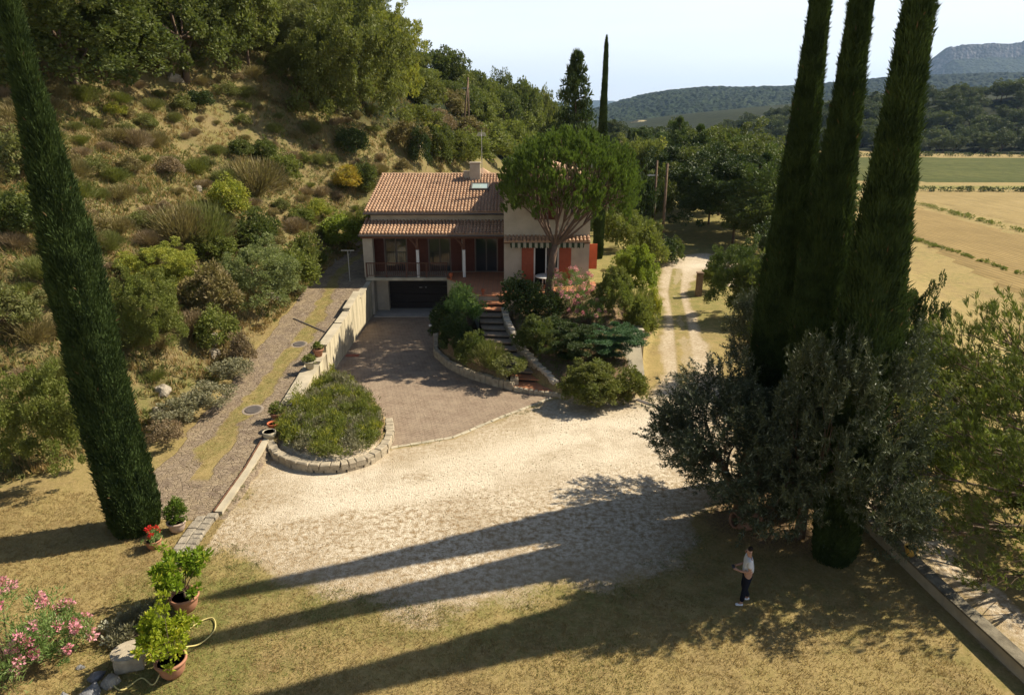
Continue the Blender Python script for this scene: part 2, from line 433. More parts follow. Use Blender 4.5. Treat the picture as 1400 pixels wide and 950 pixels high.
path = path * (1 - .62 * np.clip(strip + strip2, 0, 1)); gravel = gravel * (X > -9.5)
xbg = np.interp(Y, [-40, 0, 12, 17, 21, 25, 30, 45, 52, 58, 66, 76, 90, 110, 140, 200, 320], [-45, -34, -27, -22, -18, -14.2, -13.2, -12.7, -12.5, -11, -6, -1, 4, 8, 13, 20, 34])
hill = sst(-.2, 1.0, xbg - X)
soil = np.maximum(sst(0, .3, sdf(LGARDEN, X, Y)), sst(0, .3, sdf(RGARDEN, X, Y)) * (1 - sst(39.5, 41, Y)))
soil = np.maximum(soil, sst(.1, .3, s_pl)); soil = np.maximum(soil, .75 * (1 - sst(1.5, 3.8, np.hypot(X - 8.8, Y - 20))))
green = np.clip(strip * .42, 0, 1)
green = np.maximum(green, .55 * sst(39.5, 41, Y) * (X > 4.9) * (X < 30))
green = np.maximum(green, .72 * (1 - sst(.5, 3.6, np.abs(X + 8.2 - (14 - Y) * .15) + (gn - .5) * 2)) * (Y < 17.5) * (1 - sst(16, 17.5, Y)))
green = np.maximum(green, .48 * (1 - sst(-1, 2.5, -sdf(GRAVEL, X, Y) - 1.2 + (gn - .5) * 2)) * (X < 3) * (Y < 17))
green = np.maximum(green, .33 * (fbm(X, Y, 4, 71) > .55) * (X > -8))
za = np.stack([gravel, paver, path, np.ones_like(X)], -1).reshape(-1, 4)
zb = np.stack([green, hill, soil, np.ones_like(X)], -1).reshape(-1, 4)
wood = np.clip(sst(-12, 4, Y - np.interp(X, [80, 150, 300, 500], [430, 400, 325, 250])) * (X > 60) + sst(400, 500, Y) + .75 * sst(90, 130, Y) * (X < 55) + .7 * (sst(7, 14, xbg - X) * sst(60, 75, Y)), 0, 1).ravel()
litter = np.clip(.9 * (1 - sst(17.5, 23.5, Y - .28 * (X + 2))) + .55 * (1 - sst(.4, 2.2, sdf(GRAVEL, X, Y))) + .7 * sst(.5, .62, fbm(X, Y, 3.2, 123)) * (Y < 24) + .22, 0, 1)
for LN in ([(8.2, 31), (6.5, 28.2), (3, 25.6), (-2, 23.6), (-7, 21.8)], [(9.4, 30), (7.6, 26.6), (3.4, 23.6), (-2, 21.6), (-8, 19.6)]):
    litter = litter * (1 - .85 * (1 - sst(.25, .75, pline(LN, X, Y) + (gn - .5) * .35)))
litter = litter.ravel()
ny, nx = X.shape
VV = np.stack([X, Y, Z], -1).reshape(-1, 3)
idx = np.arange(nx * ny).reshape(ny, nx)
Q = np.stack([idx[:-1, :-1], idx[:-1, 1:], idx[1:, 1:], idx[1:, :-1]], -1).reshape(-1, 4)
cls = np.zeros(nx * ny, int)                     # 0 lawn
cls[(np.abs(Y) > 90).ravel() | (X > 22).ravel() | (Y < 4).ravel()] = 7
cls[(soil > .5).ravel() & (s_pl < 0).ravel() & (Y > 25).ravel()] = 5
cls[(hill > .5).ravel()] = 4
cls[((path + strip + strip2 > .5) & (X < -9.4) & (X > -13.3) & (Y > 19.3) & (Y < 60)).ravel()] = 3
cls[(gravel + .6 * tw * (sdf(GRAVEL, X, Y) > 0) > .45).ravel()] = 1
cls[(paver > .5).ravel()] = 2
cls[((pline(LOWTRACK, X, Y) < 1.35)).ravel()] = 6
fc = cls[Q[:, 0]]
for c_, nm_ in enumerate(['lawn', 'gravel_yard', 'paved_driveway', 'ramp_path', 'hillside', 'garden_soil', 'lower_track', 'ground']):
    q = Q[fc == c_]
    if not len(q): continue
    u_, inv = np.unique(q, return_inverse=True)
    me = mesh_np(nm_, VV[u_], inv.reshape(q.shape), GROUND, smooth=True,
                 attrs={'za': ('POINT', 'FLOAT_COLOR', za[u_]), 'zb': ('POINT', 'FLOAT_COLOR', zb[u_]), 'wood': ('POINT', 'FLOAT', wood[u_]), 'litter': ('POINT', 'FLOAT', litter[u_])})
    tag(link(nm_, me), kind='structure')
# ---------------------------------------------------------------- foliage
def unit(v): return v / np.maximum(np.linalg.norm(v, axis=1, keepdims=True), 1e-9)
def sph(rng, n): return unit(rng.normal(size=(n, 3)))
class Leaves:
    def __init__(s, seed): s.r = np.random.default_rng(seed); s.V = []; s.var = []
    def add(s, C, A, L, W, var=None):
        n = len(C); r = s.r
        L = np.broadcast_to(L, (n,))[:, None] * r.uniform(.7, 1.25, (n, 1)); W = np.broadcast_to(W, (n,))[:, None]
        A = unit(A); B = unit(np.cross(A, sph(r, n)))
        N = np.cross(A, B)
        bend = N * L * r.uniform(-.12, .12, (n, 1))
        V = np.stack([C, C + A * L * .45 + B * W * .5 + bend, C + A * L, C + A * L * .45 - B * W * .5 + bend], 1)
        s.V.append(V.reshape(-1, 3)); v = r.random(n) if var is None else var
        s.var.append(np.repeat(v, 4)); return s
    def clumps(s, C, R, per, L, W, up=.25, out=.8, flat=1.0, fill=.45):
        """leaf clumps of radius R round the centres C"""
        r = s.r; K = len(C); R = np.broadcast_to(R, (K,))
        C2 = np.repeat(C, per, 0); R2 = np.repeat(R, per)[:, None]
        D = sph(r, K * per); rad = R2 * (fill + (1 - fill) * r.random((K * per, 1)))
        P = C2 + D * rad * np.array([1, 1, flat])
        A = D * out + sph(r, K * per) * .7 + np.array([0, 0, up])
        kv = np.repeat(r.random(K), per)
        return s.add(P, A, L, W, np.clip(kv * .45 + r.random(K * per) * .55, 0, 1))
    def mesh(s, name, mats):
        V = np.concatenate(s.V); n = len(V) // 4
        F = np.arange(n * 4).reshape(n, 4)
        return mesh_np(name, V, F, mats, attrs={'var': ('POINT', 'FLOAT', np.concatenate(s.var))})
def crown_pts(rng, K, c, rx, rz, lo=-1.0, shell=.55, rough=.16):
    D = sph(rng, K * 3); D = D[D[:, 2] > lo][:K]
    ph = rng.uniform(0, 6.28, 4)
    az = np.arctan2(D[:, 1], D[:, 0])
    k = 1 + rough * (np.sin(az * 2 + ph[0]) * .6 + np.sin(az * 3 + ph[1] + D[:, 2] * 3) * .7 + np.sin(D[:, 2] * 5 + ph[2]) * .5)
    r = (shell + (1 - shell) * rng.random(len(D)) ** .6) * k
    return np.array(c) + D * r[:, None] * np.array([rx, rx, rz])
BARK = plain('bark', (.16, .115, .08), .95, .1, .15, 4, bump=.6, bd=.02)
BARK2 = plain('pine_bark', (.17, .115, .085), .95, .1, .15, 5, bump=.6, bd=.02)
def trunk_mesh(seed, base_r, h, tips, z0=.0, split=.35, name='trunk', mat=BARK, seg=6, wob=.02):
    rg = random.Random(seed); b = MB()
    top = Vector((0, 0, h))
    b.tube([(0, 0, z0 - .04), (rg.uniform(-wob, wob), rg.uniform(-wob, wob), h * .5), top], [base_r * 1.2, base_r * .85, base_r * .6], seg + 2)
    for t in tips:
        t = Vector(t); a = Vector((0, 0, h * rg.uniform(split, 1)))
        m = a.lerp(t, .5) + Vector((rg.uniform(-wob, wob), rg.uniform(-wob, wob), rg.uniform(-wob * 2, wob)))
        b.tube([a, m, t], [base_r * .5, base_r * .3, base_r * .08], 4, cap=False)
    return b.mesh(name, mat, True)
TPL = {}
def broad(key, seed, K=80, per=80, L=.05, W=.032, trunk=.25, rx=.46, rz=None, lo=-.75, shell=.55, rough=.16, cr=(.07, .12), up=.25):
    rg = np.random.default_rng(seed)
    cz = trunk + (1 - trunk) / 2; rz = rz or (1 - trunk) / 2 * .95
    C = crown_pts(rg, K, (0, 0, cz), rx, rz, lo, shell, rough)
    lv = Leaves(seed + 1); lv.clumps(C, rg.uniform(cr[0], cr[1], len(C)), per, L, W, up)
    tips = C[rg.choice(len(C), min(9, len(C)), replace=False)] * .92
    TPL[key] = (lv.mesh('crown', None), trunk_mesh(seed, .022, trunk + .25, tips) if trunk > 0.02 else None)
def fix(key):
    for m in TPL[key]:
        if m and len(m.materials) and m.materials[0] is None: pass
broad('oak', 11, 110, 85, .045, .03, .22, .5, rough=.22)
broad('oak2', 12, 100, 80, .045, .03, .16, .5, rough=.28, lo=-.9)
broad('round', 13, 80, 80, .05, .03, .08, .47, lo=-.9, rough=.12)
broad('airy', 14, 45, 60, .045, .022, .2, .4, shell=.3, rough=.3, cr=(.06, .11))
broad('bush', 15, 60, 70, .07, .04, 0.0, .48, rz=.52, lo=-.55, rough=.14, cr=(.09, .16))
broad('bush2', 16, 55, 70, .09, .035, 0.0, .48, rz=.5, lo=-.55, rough=.25, cr=(.09, .17), up=.6)
broad('bigbush', 17, 150, 110, .042, .024, 0.0, .49, rz=.5, lo=-.5, rough=.2, cr=(.05, .1))
broad('low', 18, 50, 60, .08, .03, 0.0, .5, rz=.5, lo=-.2, rough=.2, cr=(.08, .14), up=.5)
def broomT(key, seed, n=2600, L=.26, W=.012, fan=.55):
    rg = np.random.default_rng(seed); lv = Leaves(seed)
    K = 26
    D = sph(rg, K * 4); D[:, 2] = np.abs(D[:, 2]) + .55; D = unit(D)[:K] * rg.uniform(.7, 1.0, (K, 1))
    i = rg.integers(0, K, n)
    t = rg.random((n, 1)) ** .6
    d = unit(D[i] + rg.normal(size=(n, 3)) * .16)
    P = d * t * np.array([fan, fan, .78])
    lv.add(P, d * np.array([.8, .8, 1.2]) + rg.normal(size=(n, 3)) * .12, L, W, np.clip(rg.random(n) * .5 + .5 * t[:, 0], 0, 1))
    TPL[key] = (lv.mesh('foliage', None), None)
broomT('broom', 21); broomT('broom2', 22, 2200, .22, .014, .62)
broad('mass', 19, 230, 120, .024, .015, 0.0, .49, rz=.5, lo=-.5, rough=.26, cr=(.035, .075), up=.4)
broad('oakbig', 20, 260, 120, .024, .016, .04, .5, rough=.26, cr=(.035, .07), lo=-.9)
def coniferT(key, seed, lev=13, r0=.33, droop=-.12, trunk=.1, per=34, cone=1.0, irr=.25, nb=7):
    rg = np.random.default_rng(seed); lv = Leaves(seed); C = []; tips = []
    for k in range(lev):
        t = k / (lev - 1); z = trunk + (1 - trunk) * t
        rr = r0 * ((1 - t) ** cone + .04) * rg.uniform(1 - irr, 1 + irr)
        if cone < .8: rr *= (.6 + .4 * min(1, t * 4))
        for j in range(nb):
            a = rg.uniform(0, 6.28); rj = rr * rg.uniform(.7, 1.15)
            m = max(2, int(rj / .06))
            for q in range(m):
                f = (q + 1) / m
                C.append((math.cos(a) * rj * f, math.sin(a) * rj * f, z + droop * rj * f + .1 * f * f * rj))
            tips.append((math.cos(a) * rj * .9, math.sin(a) * rj * .9, z))
    C = np.array(C)
    lv.clumps(C, .045, per, .05, .014, .3, 1.0, flat=.45)
    b = MB(); b.tube([(0, 0, -.03), (0.005, 0, .5), (0, 0, .98)], [.022, .014, .003], 7)
    for t_ in tips[::3]: b.tube([(0, 0, t_[2] - .02), t_], [.006, .002], 3, cap=False)
    TPL[key] = (lv.mesh('crown', None), b.mesh('trunk', BARK, True))
coniferT('fir', 31, 15, .46)
coniferT('pine', 32, 10, .42, .1, .18, 40, .45, .4, 7)
coniferT('pine2', 33, 8, .46, .15, .3, 46, .35, .45, 8)
coniferT('juniper', 34, 5, .55, .1, .15, 60, .4, .35, 12)

# foliage colours
FM = dict(
    cypress=leafmat('cypress_foliage', (.075, .112, .034), (.034, .054, .02), (.14, .09, .045), tr=.14, dry=.012, sc=1.6, rough=.75, spec=.06),
    oak=leafmat('oak_foliage', (.095, .13, .034), (.15, .17, .045)),
    holm=leafmat('dark_evergreen_foliage', (.045, .075, .022), (.08, .11, .03), tr=.2),
    green=leafmat('mid_green_foliage', (.18, .22, .045), (.205, .22, .06)),
    bright=leafmat('bright_green_foliage', (.28, .34, .05), (.2, .25, .045), tr=.4),
    olivegreen=leafmat('olive_green_foliage', (0.203, 0.21, 0.0508), (0.145, 0.174, 0.0435)),
    yellow=leafmat('yellow_green_foliage', (0.42, 0.399, 0.058), (0.246, 0.29, 0.058)),
    orange=leafmat('orange_turning_foliage', (0.6, 0.392, 0.0435), (0.319, 0.29, 0.058)),
    broom=leafmat('broom_foliage', (0.217, 0.196, 0.0725), (0.29, 0.225, 0.109), tr=.25),
    broomg=leafmat('green_broom_foliage', (0.217, 0.246, 0.0653), (0.174, 0.174, 0.0653), tr=.3),
    dry=leafmat('dry_twig_foliage', (0.348, 0.254, 0.152), (0.246, 0.189, 0.109), tr=.2),
    straw=leafmat('straw_grass', (.42, .29, .13), (.30, .22, .09), tr=.3),
    grey=leafmat('grey_green_foliage', (0.304, 0.283, 0.174), (0.232, 0.225, 0.123), tr=.2),
    pale=leafmat('pale_green_foliage', (.30, .33, .15), (.2, .24, .08)),
    pine=leafmat('pine_needles', (0.087, 0.131, 0.0319), (0.131, 0.174, 0.0406), tr=.2, rough=.6),
    blue=leafmat('blue_green_needles', (0.109, 0.203, 0.087), (0.0725, 0.145, 0.058), tr=.2),
    far=leafmat('far_foliage', (.085, .115, .032), (.115, .135, .04), tr=.15, sc=.08),
    farl=leafmat('far_light_foliage', (.15, .175, .05), (.11, .135, .04), tr=.2, sc=.08),
    olive=leafmat('olive_leaves', (.10, .12, .062), (.062, .078, .038), (.26, .28, .19), tr=.12, dry=.07, rough=.45),
    citrus=leafmat('citrus_leaves', (.24, .33, .025), (.15, .24, .02), (.42, .45, .05), tr=.4, dry=.18, rough=.4),
    citrus2=leafmat('yellowing_citrus_leaves', (.36, .40, .03), (.24, .32, .025), (.5, .48, .05), tr=.4, dry=.2, rough=.4),
    box=leafmat('box_leaves', (.17, .24, .03), (.09, .15, .02), tr=.3, rough=.45),
    oleander=leafmat('oleander_leaves', (0.145, 0.239, 0.058), (0.232, 0.319, 0.102), tr=.3, rough=.45),
    pink=leafmat('pink_petals', (.78, .27, .36), (.85, .46, .5), tr=.3, rough=.6),
    red=leafmat('red_petals', (.75, .03, .02), (.6, .02, .02), tr=.2, rough=.5),
    white=leafmat('pale_petals', (.6, .58, .45), (.45, .45, .3), tr=.3),
)
USED = {}
def set_mat(o, mat):
    o.material_slots[0].link = 'OBJECT'; o.material_slots[0].material = mat
for k_, (m_, t_) in TPL.items():
    if len(m_.materials) == 0: m_.materials.append(None)
    elif m_.materials[0] is None: pass
def plant(kind, x, y, w, h, rz, mat, name, label, cat, group=None, z=None):
    """a tree or shrub from a shared template; trees are an Empty with trunk and crown"""
    m, t = TPL[kind]
    z = float(T(x, y)) - .04 if z is None else z
    sc = (w, w, h)
    if t is None:
        o = link(name, m, None, (x, y, z), (0, 0, rz), sc); set_mat(o, FM[mat])
        return tag(o, label, cat, group)
    e = empty(name, (x, y, z), rz); e.scale = sc
    tag(e, label, cat, group)
    set_mat(link('crown', m, e), FM[mat]); link('trunk', t, e)
    return e

# ---------------------------------------------------------------- the tall cypresses
def cypress_meshes(seed, H_, R_, n, foot=.02, s=1.0, prof=None):
    rg = np.random.default_rng(seed)
    ph = rg.uniform(0, 6.28, 8)
    def rad(t, a):
        z = t * H_
        base = R_ * np.interp(t, [0, .02, .06, .2, .38, .5, .65, .8, .9, .96, 1], prof or [.66, .78, .84, .94, .95, .84, .62, .41, .31, .22, .03])
        fl = 1 + .045 * np.sin(a * 3 + ph[0] + z * .7) + .04 * np.sin(a * 5 + ph[1] - z * .9) + .035 * np.sin(a * 9 + ph[2] + z * 1.7) + .26 * (fbm(a * 4 + 40, z * .9, 1.0, seed, 4) - .5) + .07 * np.sin(z * .55 + ph[3])
        return base * fl
    # solid inner core
    na, nz = 28, 60
    A, Tt = np.meshgrid(np.linspace(0, 2 * PI, na, endpoint=False), np.linspace(0, .985, nz))
    R = rad(Tt, A) * .86
    V = np.stack([R * np.cos(A), R * np.sin(A), Tt * H_ + foot], -1).reshape(-1, 3)
    i = np.arange(na * nz).reshape(nz, na)
    Fq = np.stack([i[:-1], np.roll(i[:-1], -1, 1), np.roll(i[1:], -1, 1), i[1:]], -1).reshape(-1, 4)
    lv = Leaves(seed + 5)
    t = rg.random(n) ** 1.15; a = rg.uniform(0, 2 * PI, n)
    r = rad(t, a); depth = rg.random(n)
    rr = r * (.86 + .15 * depth) + rg.uniform(0, .03, n)
    P = np.stack([rr * np.cos(a), rr * np.sin(a), t * H_ + foot - .05], -1)
    O = np.stack([np.cos(a), np.sin(a), np.zeros(n)], -1)
    Ax = O * rg.uniform(.12, .55, (n, 1)) + np.array([0, 0, 1.0]) + rg.normal(size=(n, 3)) * .16
    lv.add(P, Ax, .17 * s, .038 * s, np.clip(.25 + .7 * depth * rg.random(n), 0, 1))
    # stray sprays that stick out
    m = n // 36; t = rg.random(m); a = rg.uniform(0, 2 * PI, m); r = rad(t, a) * 1.03
    for q in range(5):
        P = np.stack([r * np.cos(a), r * np.sin(a), t * H_ + foot + q * .05], -1)
        lv.add(P, np.stack([np.cos(a) * .7, np.sin(a) * .7, np.ones(m)], -1) + rg.normal(size=(m, 3)) * .3, .2 * s, .034 * s)
    core = mesh_np('core', V, Fq, FM['cypress'], smooth=True)
    b = MB(); b.tube([(0, 0, -.2), (0, 0, .6), (0, 0, H_ * .6)], [.2, .16, .06], 10)
    return lv.mesh('foliage', FM['cypress']), core, b.mesh('trunk', BARK, True)
CA = cypress_meshes(101, 18.0, .86, 54000)
CB = cypress_meshes(202, 18.0, .86, 54000)
CL = cypress_meshes(303, 18.0, .81, 52000, prof=[.68, .80, .85, .90, .88, .74, .46, .25, .2, .15, .03])
for (x, y, ms, sr, sz, rz, lab) in [
    (-12.05, 18.9, CL, 1.0, 1.0, .6, 'tall dark cypress column standing alone on the left lawn below the hillside'),
    (8.85, 21.7, CB, .86, .96, 0.0, 'leftmost of the three tall cypresses behind the olive trees'),
    (9.35, 20.0, CA, .84, .985, 2.1, 'middle one of the three tall cypresses behind the olive trees'),
    (9.55, 17.3, CB, .88, .99, 3.6, 'rightmost and nearest of the three tall cypresses, foot beside the low wall')]:
    e = empty('cypress_tree', (x, y, float(T(x, y)) - .03), rz, label=lab, cat='cypress', group='tall columnar cypresses around the yard')
    e.scale = (sr, sr, sz)
    lean = (-2.0 if x < 0 else {8.85: 0, 9.35: -.5, 9.55: -.9}[x])
    e.rotation_euler = (Matrix.Rotation(math.radians(lean), 3, 'Y') @ Matrix.Rotation(rz, 3, 'Z')).to_euler()
    for nm, m in zip(('foliage', 'core', 'trunk'), ms): link(nm, m, e)
e = empty('cypress_tree', (6.42, 50.6, float(T(6.42, 50.6)) - .03), 1.0, label='slender distant cypress rising behind the right corner of the house', cat='cypress', group=None)
e.scale = (.50, .50, .84)
for nm, m in zip(('foliage', 'core', 'trunk'), CA): link(nm, m, e)

# ---------------------------------------------------------------- needle tufts for the two near pines
def tufts(lv, P, A, n, L, W, spread=.5):
    r = lv.r; K = len(P)
    P2 = np.repeat(P, n, 0); A2 = np.repeat(unit(A), n, 0)
    t = r.random((K * n, 1))
    lv.add(P2 + A2 * t * L * .8, A2 * (1 - .3 * t) + sph(r, K * n) * spread, L, W, np.clip(.3 * np.repeat(r.random(K), n) + .7 * t[:, 0], 0, 1))
def branch_net(b, root, tips, r0, rng, hub=6, jit=.15, seg=5):
    """forked branches from root to all tips through a few hubs"""
    tips = [Vector(t) for t in tips]; root = Vector(root)
    az = sorted(tips, key=lambda t: math.atan2(t.y - root.y, t.x - root.x))
    per = max(1, len(az) // hub)
    for i in range(0, len(az), per):
        g = az[i:i + per]; c = sum(g, Vector()) / len(g)
        h1 = root.lerp(c, .42) + Vector((rng.uniform(-jit, jit), rng.uniform(-jit, jit), rng.uniform(-jit, jit) - .12 * (c - root).length * .5))
        b.tube([root, root.lerp(h1, .5) + Vector((0, 0, -.08)), h1], [r0, r0 * .75, r0 * .55], seg + 1, cap=False)
        sub = max(1, len(g) // 4)
        for j in range(0, len(g), sub):
            gg = g[j:j + sub]; cc = sum(gg, Vector()) / len(gg)
            h2 = h1.lerp(cc, .55) + Vector([rng.uniform(-jit, jit) for _ in range(3)])
            b.tube([h1, h2], [r0 * .5, r0 * .28], seg, cap=False)
            for t in gg:
                m = h2.lerp(t, .5) + Vector([rng.uniform(-jit, jit) * .6 for _ in range(3)])
                b.tube([h2, m, t], [r0 * .24, r0 * .15, r0 * .07], 3, cap=False)
# umbrella pine in front of the house
gz = float(T(2.15, 38.6))
ump = empty('umbrella_pine', (2.15, 38.6, gz), label='umbrella pine with a broad domed crown and bare forked limbs in front of the house', cat='pine tree')
rg = np.random.default_rng(77)
n = 760
D = sph(rg, n * 2); D = D[D[:, 2] > -.3][:n]
az = np.arctan2(D[:, 1], D[:, 0])
kk = .97 + .05 * np.sin(az * 3 + 1) + .04 * np.sin(az * 7 + D[:, 2] * 4) + .05 * rg.normal(size=n) * .6
rr = kk * (1 - np.where(D[:, 2] > 0, .22, .5) * rg.random(n) ** 1.4)
cc = np.array([.95, .3, 6.3])
Pc = cc + D * rr[:, None] * np.where(D[:, 2:3] > 0, np.array([[3.95, 3.95, 3.0]]), np.array([[3.95, 3.95, 4.2]]))
P = np.repeat(Pc, 9, 0) + rg.normal(size=(len(Pc) * 9, 3)) * np.array([.12, .12, .17]); Dr = np.repeat(D, 9, 0)
lv = Leaves(78)
tufts(lv, P, Dr * .4 + np.array([0, 0, .95]), 9, .2, .05, .4)
link('crown', lv.mesh('crown', leafmat('umbrella_pine_needles', (.175, .25, .042), (.09, .135, .028), tr=.32, sc=1.8, rough=.6)), ump)
b = MB(); b.tube([(-.05, 0, -.4), (.0, 0, .8), (.13, 0, 2.2), (.3, 0, 3.4)], [.29, .24, .21, .17], 14)
b.build('trunk', BARK2, ump, True)
b = MB(); rn = random.Random(5)
branch_net(b, (.3, 0, 3.3), [tuple(v) for v in Pc[::2]], .10, rn, 12, .2)
b.build('branch', BARK2, ump, True)
# big open pine beyond the low wall, right edge
ax, ay = 20.5, 18.5
alp = empty('pine_tree', (ax, ay, float(T(ax, ay))), label='loose open pine with bare dark limbs beyond the low wall at the right edge', cat='pine tree')
rg = np.random.default_rng(91); lv = Leaves(92); tips = []
KC = [((x_ + 14.6) * 1.36 - ax, (y_ + 13) * 1.36 - ay, 12.5 - (12.5 - z_ + .75) * 1.36 + 1.6, r_ * 1.36) for (x_, y_, z_, r_) in [(-5.48, 1.5, 7.63, .9), (-4.6, 2, 8.2, 1.0), (-4.0, 1, 8.9, 1.1), (-5.8, 0.5, 6.0, 1.0), (-5.3, 0, 7.0, 1.1), (-4.1, 1, 7.4, 1.3), (-4.5, -1, 6.5, 1.2), (-5.4, 0, 4.8, .9), (-5.1, -1, 5.6, 1.0), (-5.9, 1, 4.6, .6), (-4.9, -1, 4.2, .55), (-4.5, -1.6, 4.9, .7), (-3.1, 2, 5.4, 1.1), (-4.2, 2.4, 6.3, 1.1), (-4.2, -.5, 8.0, 1.1),
      (-2.4, .6, 8.6, 1.3), (0, 2, 9, 1.6), (1, 1, 7.5, 1.6)]]
PP, AA = [], []
for (cx, cy, cz, cr) in KC:
    k = int(92 * cr ** 2)
    D = sph(rg, k); q = np.array([cx, cy, cz]) + D * cr * rg.uniform(.35, 1.05, (k, 1)) * np.array([1, 1, .72])
    PP.append(q); AA.append(unit(q - np.array([0, 0, 3.5])) * .7 + np.array([0, 0, .7]))
    tips += [tuple(v) for v in q[rg.choice(k, 17, replace=False)]]
PP = np.concatenate(PP); AA = np.concatenate(AA)
tufts(lv, PP, AA, 15, .21, .023, .5)
link('crown', lv.mesh('crown', leafmat('open_pine_needles', (.17, .215, .04), (.085, .11, .028), (.26, .18, .09), tr=.3, sc=1.0, dry=.10, rough=.6)), alp)
b = MB(); b.tube([(0, 0, -.5), (-.15, 0, 2), (-.3, .2, 4.5), (-.2, .4, 7.5)], [.24, .2, .14, .05], 10)
b.build('trunk', BARK, alp, True)
b = MB(); rn = random.Random(8)
for gi, (cx, cy, cz, cr) in enumerate(KC):
    g = tips[gi * 17:gi * 17 + 17]; root = Vector((-.25, .1, max(1.2, cz * .55)))
    h1 = root.lerp(Vector((cx, cy, cz)), .6) + Vector((0, 0, -.25)); b.tube([root, root.lerp(h1, .5) + Vector((0, 0, -.15)), h1], [.09, .065, .045], 6, cap=False)
    h2 = Vector((cx, cy, cz - .2)); b.tube([h1, h2], [.045, .03], 5, cap=False)
    for t_ in g:
        a = h1.lerp(h2, rn.uniform(.3, 1)); m = a.lerp(Vector(t_), .5) + Vector([rn.uniform(-.15, .15) for _ in range(3)])
        b.tube([a, m, t_], [.02, .013, .006], 3, cap=False)
b.build('branch', BARK, alp, True)

# ---------------------------------------------------------------- olive trees
def olive_mesh(seed, n=60000, off=(0, 0)):
    rg = np.random.default_rng(seed); lv = Leaves(seed)
    K = 210
    C = crown_pts(rg, K, (off[0], off[1], .55), .47, .45, -.8, .5, .24)
    # leafy shoots
    sh = 1700; i = rg.integers(0, len(C), sh)
    base = C[i] + sph(rg, sh) * .06
    d = unit(unit(base - np.array([0, 0, .45])) * .6 + sph(rg, sh) * .5 + np.array([0, 0, .45]))
    per = n // sh
    B2 = np.repeat(base, per, 0); d2 = np.repeat(d, per, 0); t = rg.random((sh * per, 1))
    P = B2 + d2 * t * .10
    lv.add(P, d2 * .7 + sph(rg, sh * per) * .75, .026, .0062)
    tips = [tuple(v) for v in C[rg.choice(len(C), 60, replace=False)] * .96]
    b = MB(); b.tube([(0, 0, -.05), (.01, .01, .12), (0, 0, .24)], [.045, .034, .03], 10)
    branch_net(b, (0, 0, .22), tips, .02, random.Random(seed), 6, .02)
    return lv.mesh('crown', FM['olive']), b.mesh('trunk', BARK, True)
OM = olive_mesh(301, off=(-.12, 0)); OM2 = olive_mesh(302, 66000, (.08, -.24))
for (x, y, w, h, rz, lab) in [
    (7.6, 19.9, 5.4, 4.9, 0.1, 'grey-green olive tree left of the tall cypresses, its short trunk beside the toppled jar'),
    (9.0, 18.4, 4.5, 6.6, 0.0, 'large dark olive tree in front of the three cypresses, nearest the boundary wall'),
    (12.3, 31.5, 3.6, 4.6, 4.2, 'farthest olive tree, between the track and the three cypresses')]:
    e = empty('olive_tree', (x, y, float(T(x, y)) - .02), rz, label=lab, cat='olive tree')
    e.scale = (w, w, h)
    Q_ = OM2 if h > 6 else OM
    link('crown', Q_[0], e); link('trunk', Q_[1], e)
